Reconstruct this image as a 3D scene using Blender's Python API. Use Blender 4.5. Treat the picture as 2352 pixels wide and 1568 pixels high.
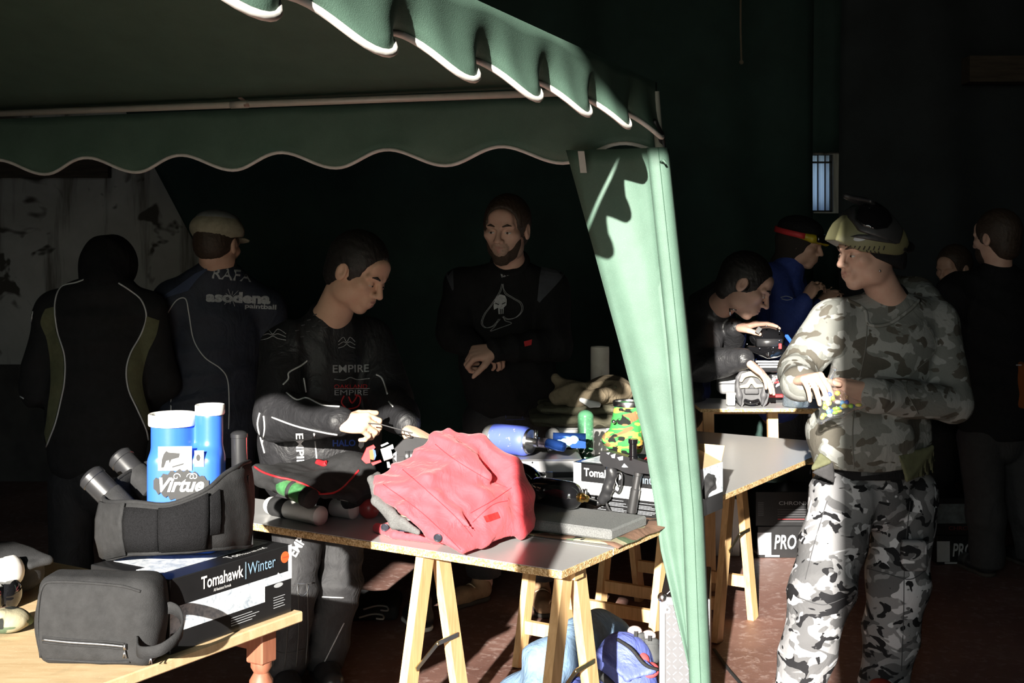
import bpy, math, random
import numpy as np
from mathutils import Vector, Matrix
from mathutils.bvhtree import BVHTree
random.seed(7)
scene = bpy.context.scene
for o in list(bpy.data.objects):
    bpy.data.objects.remove(o, do_unlink=True)
C = scene.collection

# ------------------------------------------------------------------ camera, sky, sun, exposure
FPX, HX, HY, CAMZ = 3000.0, 1176.0, 550.0, 1.66
cam_d = bpy.data.cameras.new('camera')
cam_d.sensor_width = 36.0
cam_d.lens = FPX / 2352 * 36.0
cam_d.shift_y = -(784 - HY) / 2352
cam_d.clip_start = 0.05
cam = bpy.data.objects.new('camera', cam_d)
C.objects.link(cam)
cam.location = (0, 0, CAMZ)
cam.rotation_euler = (math.pi / 2, 0, 0)
scene.camera = cam

SUN = Vector((0.22, 1.0, -0.31)).normalized()
sun_d = bpy.data.lights.new('sun', 'SUN')
sun_d.energy = 18.0
sun_d.angle = math.radians(0.55)
sun_d.color = (1.0, 0.945, 0.85)
sun = bpy.data.objects.new('sun', sun_d)
C.objects.link(sun)
sun.rotation_euler = SUN.to_track_quat('-Z', 'Y').to_euler()
sun.location = (-2, -8, 6)

world = bpy.data.worlds.new('sky')
scene.world = world
world.use_nodes = True
wn = world.node_tree.nodes
wl = world.node_tree.links
bg = wn['Background']
sky = wn.new('ShaderNodeTexSky')
sky.sky_type = 'HOSEK_WILKIE'
sky.sun_direction = (-SUN.x, -SUN.y, -SUN.z)
sky.turbidity = 3.0
sky.ground_albedo = 0.3
tint = wn.new('ShaderNodeMix'); tint.data_type = 'RGBA'; tint.blend_type = 'MULTIPLY'; tint.inputs[0].default_value = 1.0
tint.inputs[7].default_value = (0.80, 0.95, 1.22, 1.0)
wl.new(sky.outputs[0], tint.inputs[6])
wl.new(tint.outputs[2], bg.inputs[0])
bg.inputs[1].default_value = 11.5

# daylight enters through the doorway behind the camera: sampling portal in its opening
por_d = bpy.data.lights.new('door_portal', 'AREA')
por_d.shape = 'RECTANGLE'
por_d.size, por_d.size_y = 2.22, 3.86
por_d.cycles.is_portal = True
por = bpy.data.objects.new('door_portal', por_d)
C.objects.link(por)
por.location = (-1.43, -2.02, 1.935)
por.rotation_euler = (math.pi / 2, 0, 0)

scene.view_settings.view_transform = 'Standard'
scene.view_settings.look = 'None'
scene.view_settings.gamma = 1.0
scene.view_settings.use_curve_mapping = False
scene.view_settings.exposure = 0.0

# ------------------------------------------------------------------ helpers
def V(*a):
    return np.array(a[0] if len(a) == 1 else a, float)
def px(x, y, Y):
    return V((x - HX) / FPX * Y, Y, CAMZ - (y - HY) / FPX * Y)
def pz(x, y, z):
    return px(x, y, FPX * (CAMZ - z) / (y - HY))
def unit(v):
    v = V(v)
    return v / np.linalg.norm(v)
class Fr:
    """a local frame: origin and three axes"""
    def __init__(s, o, x=(1, 0, 0), z=(0, 0, 1)):
        s.o = V(o); s.z = unit(z); x = V(x); x = x - s.z * x.dot(s.z)
        s.x = unit(x); s.y = np.cross(s.z, s.x)
        s.R = np.array([s.x, s.y, s.z])
    def __call__(s, *p):
        p = V(*p)
        return s.o + p @ s.R
    def sub(s, o, x=(1, 0, 0), z=(0, 0, 1)):
        return Fr(s(*o), V(x) @ s.R, V(z) @ s.R)
W0 = Fr((0, 0, 0))

# ------------------------------------------------------------------ materials
MATS = {}
def nd(nt, t, **k):
    n = nt.nodes.new(t)
    for a, b in k.items():
        setattr(n, a, b)
    return n
def rgb(c):
    return (c[0], c[1], c[2], 1.0)
def noise(nt, co, scale, detail=3.0, rough=0.5, dist=0.0, w=0.0, stretch=None):
    n = nd(nt, 'ShaderNodeTexNoise', noise_dimensions='4D')
    n.inputs['Scale'].default_value = scale
    n.inputs['Detail'].default_value = detail
    n.inputs['Roughness'].default_value = rough
    n.inputs['Distortion'].default_value = dist
    n.inputs['W'].default_value = w
    if stretch:
        mp = nd(nt, 'ShaderNodeMapping')
        mp.inputs['Scale'].default_value = stretch
        nt.links.new(co, mp.inputs[0]); co = mp.outputs[0]
    nt.links.new(co, n.inputs['Vector'])
    return n.outputs['Fac']
def ramp(nt, fac, stops, const=False):
    r = nd(nt, 'ShaderNodeValToRGB')
    cr = r.color_ramp
    cr.interpolation = 'CONSTANT' if const else 'LINEAR'
    while len(cr.elements) < len(stops):
        cr.elements.new(0.5)
    for e, (p, c) in zip(cr.elements, stops):
        e.position = p; e.color = rgb(c) if len(c) == 3 else c
    nt.links.new(fac, r.inputs[0])
    return r.outputs[0]
def mixc(nt, fac, a, b):
    m = nd(nt, 'ShaderNodeMix', data_type='RGBA')
    if isinstance(fac, float): m.inputs[0].default_value = fac
    else: nt.links.new(fac, m.inputs[0])
    for s, v in ((6, a), (7, b)):
        if isinstance(v, (tuple, list)): m.inputs[s].default_value = rgb(v)
        else: nt.links.new(v, m.inputs[s])
    return m.outputs[2]
def newmat(name):
    m = bpy.data.materials.new(name)
    m.use_nodes = True
    nt = m.node_tree
    b = nt.nodes['Principled BSDF']
    co = nd(nt, 'ShaderNodeTexCoord').outputs['Object']
    MATS[name] = m
    return m, nt, b, co
def wrinkle(nt, b, co, strength, sc=16.0, dist=0.014):
    h = noise(nt, co, sc, 3.0, 0.55, 1.6, 3.0, (1.0, 1.0, 0.7))
    n = nd(nt, 'ShaderNodeBump'); n.inputs['Strength'].default_value = strength; n.inputs['Distance'].default_value = dist
    nt.links.new(h, n.inputs['Height'])
    old = b.inputs['Normal'].links
    if old: nt.links.new(old[0].from_socket, n.inputs['Normal'])
    nt.links.new(n.outputs[0], b.inputs['Normal'])
def bump(nt, b, h, strength, dist=0.002):
    n = nd(nt, 'ShaderNodeBump')
    n.inputs['Strength'].default_value = strength
    n.inputs['Distance'].default_value = dist
    nt.links.new(h, n.inputs['Height'])
    nt.links.new(n.outputs[0], b.inputs['Normal'])
def mk(name, col, rough=0.7, metal=0.0, var=0.12, vs=25.0, bmp=0.0, bs=300.0, spec=0.5, sheen=0.0, trans=0.0, coat=0.0, stretch=None, alpha=1.0, wr=0.0, wsc=16.0):
    if name in MATS: return MATS[name]
    m, nt, b, co = newmat(name)
    f = noise(nt, co, vs, 4.0, 0.6, stretch=stretch)
    lo = tuple(c * (1 - var) for c in col); hi = tuple(min(1, c * (1 + var)) for c in col)
    nt.links.new(ramp(nt, f, [(0.3, lo), (0.7, hi)]), b.inputs['Base Color'])
    b.inputs['Roughness'].default_value = rough
    b.inputs['Metallic'].default_value = metal
    b.inputs['Specular IOR Level'].default_value = spec
    b.inputs['Sheen Weight'].default_value = sheen
    b.inputs['Transmission Weight'].default_value = trans
    b.inputs['Coat Weight'].default_value = coat
    b.inputs['Alpha'].default_value = alpha
    if bmp: bump(nt, b, noise(nt, co, bs, 2.0), bmp)
    if wr: wrinkle(nt, b, co, wr, wsc)
    return m
def camo(name, base, layers, rough=0.85, stretch=(1, 1, 1.5), wr=0.45):
    m, nt, b, co = newmat(name)
    c = base
    for (col, sc, thr, w, dist) in layers:
        f = noise(nt, co, sc, 2.0, 0.45, dist, w, stretch)
        k = ramp(nt, f, [(0.0, (0, 0, 0)), (thr, (0, 0, 0)), (thr + 0.012, (1, 1, 1))])
        c = mixc(nt, k, c, col)
    nt.links.new(c, b.inputs['Base Color'])
    b.inputs['Roughness'].default_value = rough
    b.inputs['Specular IOR Level'].default_value = 0.2
    bump(nt, b, noise(nt, co, 500.0, 2.0), 0.25)
    wrinkle(nt, b, co, wr, 12.0)
    return m

# ------------------------------------------------------------------ mesh objects
def origin_of(parent):
    o = np.zeros(3)
    while parent is not None:
        o += V(parent.location); parent = parent.parent
    return o
def link(name, verts, faces, mats, parent=None, smooth=True, midx=None, loc=None):
    verts = np.asarray(verts, float)
    if parent is not None: off = origin_of(parent)
    elif loc is not None: off = V(loc)
    else:
        lo, hi = verts.min(0), verts.max(0)
        off = V((lo[0] + hi[0]) / 2, (lo[1] + hi[1]) / 2, lo[2])
    me = bpy.data.meshes.new(name)
    me.from_pydata((verts - off).tolist(), [], faces if isinstance(faces, list) else faces.tolist())
    if not isinstance(mats, (list, tuple)): mats = [mats]
    for m in mats: me.materials.append(m)
    n = len(me.polygons)
    if smooth is not False:
        me.polygons.foreach_set('use_smooth', np.ones(n, bool))
    if midx is not None:
        me.polygons.foreach_set('material_index', np.asarray(midx, np.int32))
    me.update()
    o = bpy.data.objects.new(name, me)
    C.objects.link(o)
    if parent is not None: o.parent = parent
    else: o.location = off
    if smooth == 'auto':
        try: me.set_sharp_from_angle(angle=math.radians(38))
        except Exception: pass
    return o
def tag(o, label, cat, group=None, kind=None):
    if label: o['label'] = label
    if cat: o['category'] = cat
    if group: o['group'] = group
    if kind: o['kind'] = kind
    return o
def thing(name, label, cat, loc, group=None):
    o = bpy.data.objects.new(name, None)
    o.empty_display_size = 0.1
    C.objects.link(o)
    o.location = tuple(loc)
    return tag(o, label, cat, group)
def copy_tree(o, loc=None, parent=None):
    c = o.copy(); C.objects.link(c)
    if parent is not None: c.parent = parent
    if loc is not None: c.location = tuple(loc)
    for ch in list(o.children): copy_tree(ch, None, c)
    return c
def catmull(pts, n=8, closed=False):
    pts = np.asarray(pts, float); out = []
    m = len(pts)
    for i in range(m if closed else m - 1):
        g = (lambda j: pts[j % m]) if closed else (lambda j: pts[min(max(j, 0), m - 1)])
        p0, p1, p2, p3 = g(i - 1), g(i), g(i + 1), g(i + 2)
        for t in np.linspace(0, 1, n, endpoint=False):
            out.append(0.5 * ((2 * p1) + (p2 - p0) * t + (2 * p0 - 5 * p1 + 4 * p2 - p3) * t * t + (3 * p1 - p0 - 3 * p2 + p3) * t ** 3))
    if not closed: out.append(pts[-1])
    return np.array(out)
class MB:
    def __init__(s, fr=None):
        s.v, s.f, s.m, s.fr, s.cm = [], [], [], fr or W0, 0
    def add(s, verts, faces):
        n = len(s.v)
        for p in verts: s.v.append(s.fr(p))
        for f in faces: s.f.append([i + n for i in f]); s.m.append(s.cm)
        return s
    def mat(s, i): s.cm = i; return s
    def box(s, c, size, b=0.0, fr=None):
        c = V(c); h = V(size) / 2
        fr = fr or W0
        if b <= 0:
            vs = [fr(x * h[0], y * h[1], z * h[2]) + c for x in (-1, 1) for y in (-1, 1) for z in (-1, 1)]
            return s.add(vs, [(0, 1, 3, 2), (4, 6, 7, 5), (0, 4, 5, 1), (2, 3, 7, 6), (0, 2, 6, 4), (1, 5, 7, 3)])
        b = min(b, h.min() * 0.98)
        vs, idx = [], {}
        for x in (-1, 1):
            for y in (-1, 1):
                for z in (-1, 1):
                    for a in range(3):
                        q = V(x, y, z) * (h - b); q[a] = V(x, y, z)[a] * h[a]
                        idx[(x, y, z, a)] = len(vs); vs.append(fr(q) + c)
        F = []
        S = (-1, 1)
        for a in range(3):
            u, w = (a + 1) % 3, (a + 2) % 3
            for sg in S:
                q = []
                for (p, r) in ((-1, -1), (1, -1), (1, 1), (-1, 1)):
                    k = [0, 0, 0]; k[a] = sg; k[u] = p; k[w] = r
                    q.append(idx[(k[0], k[1], k[2], a)])
                F.append(q if sg > 0 else q[::-1])
            for p in S:
                for r in S:
                    q = []
                    for (t, ax) in ((-1, u), (1, u), (1, w), (-1, w)):
                        k = [0, 0, 0]; k[a] = t; k[u] = p; k[w] = r
                        q.append(idx[(k[0], k[1], k[2], ax)])
                    F.append(q if p * r > 0 else q[::-1])
        for x in S:
            for y in S:
                for z in S:
                    q = [idx[(x, y, z, a)] for a in range(3)]
                    F.append(q if x * y * z > 0 else q[::-1])
        return s.add(vs, F)
    def tube(s, path, r, n=8, closed=False, caps=True, flat=1.0, up=None):
        P = np.asarray(path, float); m = len(P)
        R = np.full(m, r, float) if np.isscalar(r) else np.asarray(r, float)
        T = np.gradient(P, axis=0) if not closed else np.roll(P, -1, 0) - np.roll(P, 1, 0)
        T /= np.maximum(np.linalg.norm(T, axis=1, keepdims=True), 1e-9)
        u = V(up) if up is not None else (V(0, 0, 1) if abs(T[0][2]) < 0.9 else V(1, 0, 0))
        vs = []
        for i in range(m):
            u = u - T[i] * u.dot(T[i]); u = u / max(np.linalg.norm(u), 1e-9); w = np.cross(T[i], u)
            for j in range(n):
                a = 2 * math.pi * j / n
                vs.append(P[i] + R[i] * (math.cos(a) * w + flat * math.sin(a) * u))
            if up is not None: u = V(up)
        F = []
        for i in range(m if closed else m - 1):
            for j in range(n):
                a, b2 = i * n, ((i + 1) % m) * n
                F.append((a + j, a + (j + 1) % n, b2 + (j + 1) % n, b2 + j))
        if caps and not closed:
            F.append(tuple(range(n - 1, -1, -1))); F.append(tuple(range((m - 1) * n, m * n)))
        return s.add(vs, F)
    def bar(s, a, b, w, h, up=(0, 0, 1)):
        """rectangular bar from a to b"""
        a, b = V(a), V(b); t = unit(b - a); u = V(up); u = unit(u - t * u.dot(t)); x = np.cross(t, u)
        vs = [p + x * i * w / 2 + u * j * h / 2 for p in (a, b) for (i, j) in ((-1, -1), (1, -1), (1, 1), (-1, 1))]
        return s.add(vs, [(3, 2, 1, 0), (4, 5, 6, 7), (0, 1, 5, 4), (1, 2, 6, 5), (2, 3, 7, 6), (3, 0, 4, 7)])
    def lathe(s, prof, n=24, fr=None, sx=1.0, sy=1.0):
        fr = fr or W0
        vs = [fr(r * math.cos(2 * math.pi * j / n) * sx, r * math.sin(2 * math.pi * j / n) * sy, z) for (r, z) in prof for j in range(n)]
        F = [(i * n + j, i * n + (j + 1) % n, (i + 1) * n + (j + 1) % n, (i + 1) * n + j) for i in range(len(prof) - 1) for j in range(n)]
        F.append(tuple(range(n - 1, -1, -1))); F.append(tuple(range((len(prof) - 1) * n, len(prof) * n)))
        return s.add(vs, F)
    def prism(s, poly, z0, z1, fr=None):
        fr = fr or W0; n = len(poly)
        vs = [fr(p[0], p[1], z) for z in (z0, z1) for p in poly]
        F = [(i, (i + 1) % n, n + (i + 1) % n, n + i) for i in range(n)] + [tuple(range(n - 1, -1, -1)), tuple(range(n, 2 * n))]
        return s.add(vs, F)
    def sheet(s, P, t=0.003, closeu=False):
        """a cloth or board with thickness t from a grid of points P[u][v]"""
        P = np.asarray(P, float); nu, nv = P.shape[:2]
        if closeu:
            du = np.roll(P, -1, 0) - np.roll(P, 1, 0)
        else: du = np.gradient(P, axis=0)
        dv = np.gradient(P, axis=1)
        N = np.cross(du, dv); N /= np.maximum(np.linalg.norm(N, axis=2, keepdims=True), 1e-9)
        A = (P + N * t / 2).reshape(-1, 3); B = (P - N * t / 2).reshape(-1, 3)
        q = nu * nv; F = []
        for i in range(nu if closeu else nu - 1):
            for j in range(nv - 1):
                i2 = (i + 1) % nu
                a, b, c, d = i * nv + j, i2 * nv + j, i2 * nv + j + 1, i * nv + j + 1
                F.append((a, b, c, d)); F.append((q + d, q + c, q + b, q + a))
        rim = []
        for i in range(nu if closeu else nu - 1):
            i2 = (i + 1) % nu
            rim.append((i * nv, i2 * nv)); rim.append((i2 * nv + nv - 1, i * nv + nv - 1))
        if not closeu:
            for j in range(nv - 1):
                rim.append((j + 1, j)); rim.append(((nu - 1) * nv + j, (nu - 1) * nv + j + 1))
        for a, b in rim: F.append((b, a, q + a, q + b))
        return s.add(list(A) + list(B), F)
    def ball(s, c, r, n=12, m=8, sc=(1, 1, 1)):
        fr = Fr(c)
        prof = [(r * math.sin(math.pi * i / m) + 1e-5, -r * math.cos(math.pi * i / m)) for i in range(m + 1)]
        vs = [V(c) + V(p[0] * math.cos(2 * math.pi * j / n) * sc[0], p[0] * math.sin(2 * math.pi * j / n) * sc[1], p[1] * sc[2]) for p in prof for j in range(n)]
        F = [(i * n + j, i * n + (j + 1) % n, (i + 1) * n + (j + 1) % n, (i + 1) * n + j) for i in range(m) for j in range(n)]
        return s.add(vs, F)
    def build(s, name, mats, parent=None, smooth='auto', loc=None):
        multi = isinstance(mats, (list, tuple))
        return link(name, s.v, s.f, mats, parent, smooth, s.m if multi else None, loc)

# ------------------------------------------------------------------ soft bodies: signed distance fields meshed with surface nets
class SDF:
    def __init__(s): s.p = []
    def cap(s, a, b, r1, r2=None, k=0.02, m=0, w=None, sc=1.0, op=1):
        a, b = V(a), V(b); r2 = r1 if r2 is None else r2
        wv = None if w is None else unit(w)
        R = max(r1, r2) * max(sc, 1)
        def f(x, y, z):
            d = b - a; L = max(d.dot(d), 1e-12)
            t = np.clip(((x - a[0]) * d[0] + (y - a[1]) * d[1] + (z - a[2]) * d[2]) / L, 0, 1)
            ox, oy, oz = x - a[0] - t * d[0], y - a[1] - t * d[1], z - a[2] - t * d[2]
            q = ox * ox + oy * oy + oz * oz
            if wv is not None:
                c = ox * wv[0] + oy * wv[1] + oz * wv[2]
                q = q - c * c * (1 - 1 / (sc * sc))
            return np.sqrt(np.maximum(q, 0)) - (r1 + (r2 - r1) * t)
        s.p.append((f, np.minimum(a, b) - R, np.maximum(a, b) + R, k, m, op)); return s
    def chain(s, pts, rs, **kw):
        for i in range(len(pts) - 1): s.cap(pts[i], pts[i + 1], rs[i], rs[i + 1], **kw)
        return s
    def ell(s, c, r, fr=None, k=0.02, m=0, op=1):
        c, r = V(c), V(r); R = np.eye(3) if fr is None else fr.R
        ext = np.sqrt(((R.T * r) ** 2).sum(1))
        def f(x, y, z):
            X, Y, Z = x - c[0], y - c[1], z - c[2]
            q = [X * R[i][0] + Y * R[i][1] + Z * R[i][2] for i in range(3)]
            k0 = np.sqrt(sum((q[i] / r[i]) ** 2 for i in range(3)))
            k1 = np.sqrt(sum((q[i] / r[i] ** 2) ** 2 for i in range(3)))
            return k0 * (k0 - 1) / np.maximum(k1, 1e-9)
        s.p.append((f, c - ext, c + ext, k, m, op)); return s
    def box(s, c, h, fr=None, r=0.01, k=0.02, m=0, op=1):
        c, h = V(c), V(h) - r; R = np.eye(3) if fr is None else fr.R
        ext = (np.abs(R.T) * (h + r)).sum(1)
        def f(x, y, z):
            X, Y, Z = x - c[0], y - c[1], z - c[2]
            q = [np.abs(X * R[i][0] + Y * R[i][1] + Z * R[i][2]) - h[i] for i in range(3)]
            return np.sqrt(sum(np.maximum(a, 0) ** 2 for a in q)) + np.minimum(np.maximum(np.maximum(q[0], q[1]), q[2]), 0) - r
        s.p.append((f, c - ext, c + ext, k, m, op)); return s
    def tri(s, a, b, c, r, k=0.015, m=0, op=1):
        a, b, c = V(a), V(b), V(c)
        n = np.cross(b - a, c - a)
        def f(x, y, z):
            def sub(p): return (x - p[0], y - p[1], z - p[2])
            def dot(u, v): return u[0] * v[0] + u[1] * v[1] + u[2] * v[2]
            E = []; ins = True
            for p, q in ((a, b), (b, c), (c, a)):
                e = q - p; w = sub(p)
                ins = (dot(w, np.cross(n, e)) >= 0) & ins
                t = np.clip(dot(w, e) / e.dot(e), 0, 1)
                E.append((w[0] - e[0] * t) ** 2 + (w[1] - e[1] * t) ** 2 + (w[2] - e[2] * t) ** 2)
            dpl = dot(sub(a), n) ** 2 / n.dot(n)
            return np.sqrt(np.where(ins, dpl, np.minimum(np.minimum(E[0], E[1]), E[2]))) - r
        P = np.array([a, b, c]); s.p.append((f, P.min(0) - r, P.max(0) + r, k, m, op)); return s
    def mesh(s, res, fine=(), fold=None, clip=None):
        lo = np.min([p[1] for p in s.p if p[5] > 0], 0) - 0.02
        hi = np.max([p[2] for p in s.p if p[5] > 0], 0) + 0.02
        ax = []
        for d in range(3):
            g = [lo[d]]
            while g[-1] < hi[d]:
                h = res
                for (fl, fh, fr_) in fine:
                    if fl[d] - res <= g[-1] <= fh[d]: h = min(h, fr_)
                g.append(g[-1] + h)
            ax.append(np.array(g))
        n = [len(a) for a in ax]
        F = np.full(n, 0.5, np.float32); O = np.zeros(n, np.uint8)
        for (f, a, b, k, m, op) in s.p:
            pad = k + 2.5 * res
            sl = tuple(slice(max(np.searchsorted(ax[d], a[d] - pad) - 1, 0), np.searchsorted(ax[d], b[d] + pad) + 1) for d in range(3))
            x, y, z = np.meshgrid(*[ax[d][sl[d]] for d in range(3)], indexing='ij', sparse=True)
            d = f(x, y, z).astype(np.float32)
            g = F[sl]
            if op > 0:
                O[sl] = np.where(d < g, m, O[sl])
                h = np.clip(0.5 + 0.5 * (g - d) / k, 0, 1)
                F[sl] = g + (d - g) * h - k * h * (1 - h)
            else:
                d = -d; h = np.clip(0.5 - 0.5 * (g - d) / k, 0, 1)
                F[sl] = g + (d - g) * h + k * h * (1 - h)
        if fold is not None or clip is not None:
            I = np.nonzero(np.abs(F) < 0.06)
            X, Y, Z = ax[0][I[0]], ax[1][I[1]], ax[2][I[2]]
            if fold is not None: F[I] += fold(X, Y, Z)
            if clip is not None: F[I] = np.maximum(F[I], clip(X, Y, Z))
        F[0], F[-1], F[:, 0], F[:, -1], F[:, :, 0], F[:, :, -1] = 1, 1, 1, 1, 1, 1
        return nets(F, O, ax)
def nets(F, O, ax):
    S = F < 0
    n = np.array(F.shape) - 1
    cnt = np.zeros(n, np.int8)
    cor = [(i, j, k) for i in (0, 1) for j in (0, 1) for k in (0, 1)]
    for (i, j, k) in cor: cnt += S[i:i + n[0], j:j + n[1], k:k + n[2]]
    I = np.argwhere((cnt > 0) & (cnt < 8))
    ids = np.full(n, -1, np.int32); ids[tuple(I.T)] = np.arange(len(I))
    acc = np.zeros((len(I), 3)); c = np.zeros(len(I))
    val = {q: F[I[:, 0] + q[0], I[:, 1] + q[1], I[:, 2] + q[2]] for q in cor}
    pos = [[ax[d][I[:, d]], ax[d][I[:, d] + 1]] for d in range(3)]
    for q in cor:
        for d in range(3):
            if q[d]: continue
            r = list(q); r[d] = 1; r = tuple(r)
            a, b = val[q], val[r]; mk_ = (a < 0) != (b < 0)
            t = np.where(mk_, a / np.where(mk_, a - b, 1), 0)
            for e in range(3):
                p = pos[e][q[e]] if e != d else pos[e][0] + t * (pos[e][1] - pos[e][0])
                acc[:, e] += np.where(mk_, p, 0)
            c += mk_
    verts = acc / c[:, None]
    own = O[I[:, 0], I[:, 1], I[:, 2]]
    Q = []
    for d in range(3):
        u, w = (d + 1) % 3, (d + 2) % 3
        s0 = [slice(None)] * 3; s1 = [slice(None)] * 3
        s0[d] = slice(0, -1); s1[d] = slice(1, None)
        A, B = S[tuple(s0)], S[tuple(s1)]
        for (X, flip) in ((A & ~B, False), (B & ~A, True)):
            E = np.argwhere(X)
            E = E[(E[:, u] > 0) & (E[:, w] > 0)]
            E = E[(E[:, u] < n[u]) & (E[:, w] < n[w])]
            du = np.zeros(3, int); du[u] = 1; dw = np.zeros(3, int); dw[w] = 1
            q = np.stack([ids[tuple((E - du - dw).T)], ids[tuple((E - dw).T)], ids[tuple(E.T)], ids[tuple((E - du).T)]], 1)
            if flip: q = q[:, ::-1]
            Q.append(q)
    Q = np.concatenate(Q)
    Q = Q[(Q >= 0).all(1)]
    return verts, Q, own[Q[:, 0]]
def folds(amp, f=16.0, seed=0, d1=None):
    rs = np.random.RandomState(seed)
    D = rs.normal(size=(5, 3)); D /= np.linalg.norm(D, axis=1, keepdims=True)
    if d1 is not None: D[0] = unit(d1); D[2] = unit(V(d1) + 0.5 * D[2])
    ph = rs.rand(6) * 6.3
    def g(x, y, z):
        p = lambda i: x * D[i][0] + y * D[i][1] + z * D[i][2]
        a = np.sin(f * p(0) * 2 + 1.6 * np.sin(f * 0.6 * p(1) + ph[0]) + ph[1])
        b = np.sin(f * 1.3 * p(2) * 2 + 1.9 * np.sin(f * 0.5 * p(3) + ph[2]) + ph[3])
        e = 0.5 + 0.5 * np.sin(f * 0.45 * p(4) + ph[4])
        return -amp * ((1 - np.abs(a)) * 1.4 * e + 0.5 * b * (1 - e) - 0.4)
    return g
def soft(name, S, mats, res, parent=None, fine=(), fold=None, clip=None, bvh=False, loc=None):
    v, f, own = S.mesh(res, fine, fold, clip)
    o = link(name, v, f, mats, parent, True, own if isinstance(mats, (list, tuple)) else None, loc)
    if bvh: return o, BVHTree.FromPolygons(v.tolist(), f.tolist())
    return o

# ------------------------------------------------------------------ printed marks: thin geometry laid on a surface
def text_mesh(txt, size=1.0, shear=0.0, bold=0.0, spacing=1.0, res=3):
    cu = bpy.data.curves.new('lettering', 'FONT')
    cu.body = txt; cu.size = size; cu.shear = shear; cu.offset = bold; cu.space_character = spacing
    cu.align_x = 'CENTER'; cu.align_y = 'CENTER'; cu.resolution_u = res
    ob = bpy.data.objects.new('lettering', cu); C.objects.link(ob)
    dg = bpy.context.evaluated_depsgraph_get()
    me = bpy.data.meshes.new_from_object(ob.evaluated_get(dg))
    v = np.array([p.co[:] for p in me.vertices]) if len(me.vertices) else np.zeros((0, 3))
    f = [list(p.vertices) for p in me.polygons]
    bpy.data.objects.remove(ob, do_unlink=True); bpy.data.curves.remove(cu); bpy.data.meshes.remove(me)
    return v, f
def text_on(fr, txt, size, mat, parent, name='lettering', shear=0.0, bold=0.0, spacing=1.0, width=None, label=None):
    """flat lettering in the x-y plane of fr"""
    v, f = text_mesh(txt, size, shear, bold * size, spacing)
    if width:
        v = v * V(width / (v[:, 0].max() - v[:, 0].min()), 1, 1)
    v[:, 2] = 0.0008
    o = MB(fr).add(v, f).build(name, mat, parent, smooth=False)
    if label: o['label'] = label
    return o
def pix_ray(x, y):
    return Vector(((x - HX) / FPX, 1.0, -(y - HY) / FPX)).normalized()
CAMV = Vector((0, 0, CAMZ))
def hit(bvh, x, y, off=0.002, last=None):
    d = pix_ray(x, y)
    h = bvh.ray_cast(CAMV, d)
    if h[0] is None: return None
    n = h[1] if h[1].dot(d) < 0 else -h[1]
    return V(h[0] + n * off)
def print_on(bvh, verts, faces, mat, parent, name, off=0.0022, thick=0.0):
    """lay flat 2-D shapes (given where they show on the garment) onto its surface"""
    P = [hit(bvh, x, y, off) for (x, y) in verts]
    F = [f for f in faces if all(P[i] is not None for i in f)]
    if not F: return None
    P = [p if p is not None else np.zeros(3) for p in P]
    used = sorted({i for f in F for i in f}); mp = {i: j for j, i in enumerate(used)}
    return link(name, [P[i] for i in used], [[mp[i] for i in f] for f in F], mat, parent, False)
def text_print(bvh, txt, cx, cy, w, h, mat, parent, ang=0.0, shear=0.0, bold=0.0, name='lettering', spacing=1.0, arc=0.0):
    v, f = text_mesh(txt, 1.0, shear, bold, spacing)
    v = v[:, :2]; lo, hi = v.min(0), v.max(0)
    v = (v - (lo + hi) / 2) / (hi - lo) * V(w, h)
    v[:, 1] += arc * (v[:, 0] / w) ** 2
    a = math.radians(ang); R = np.array([[math.cos(a), math.sin(a)], [-math.sin(a), math.cos(a)]])
    q = v @ R
    return print_on(bvh, [(cx + p[0], cy - p[1]) for p in q], f, mat, parent, name)
def line_print(bvh, pts, r, mat, parent, name='piping', n=6, flat=0.6, step=6, off=0.001):
    P = catmull([(p[0], p[1]) for p in pts], step)
    H = [hit(bvh, x, y, off) for (x, y) in P]
    runs, cur = [], []
    for p in H:
        if p is None or (cur and np.linalg.norm(p - cur[-1]) > 0.09):
            if len(cur) > 1: runs.append(cur)
            cur = [] if p is None else [p]
        else: cur.append(p)
    if len(cur) > 1: runs.append(cur)
    if not runs: return None
    o = None
    for c in runs: o = MB().tube(c, r, n).build(name, mat, parent, smooth=True)
    return o
# ------------------------------------------------------------------ common materials
m, nt, b, co = newmat('floor_concrete')
n1 = noise(nt, co, 1.6, 5.0, 0.6); n2 = noise(nt, co, 26.0, 4.0, 0.65, 0.6, 2.0)
c1 = ramp(nt, n1, [(0.3, (0.15, 0.075, 0.06)), (0.55, (0.24, 0.13, 0.105)), (0.75, (0.32, 0.20, 0.17))])
c2 = ramp(nt, n2, [(0.52, (0, 0, 0)), (0.72, (1, 1, 1))])
nt.links.new(mixc(nt, c2, c1, (0.40, 0.29, 0.26)), b.inputs['Base Color'])
b.inputs['Roughness'].default_value = 0.55
bump(nt, b, n2, 0.35, 0.004)
FLOOR = m

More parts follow.
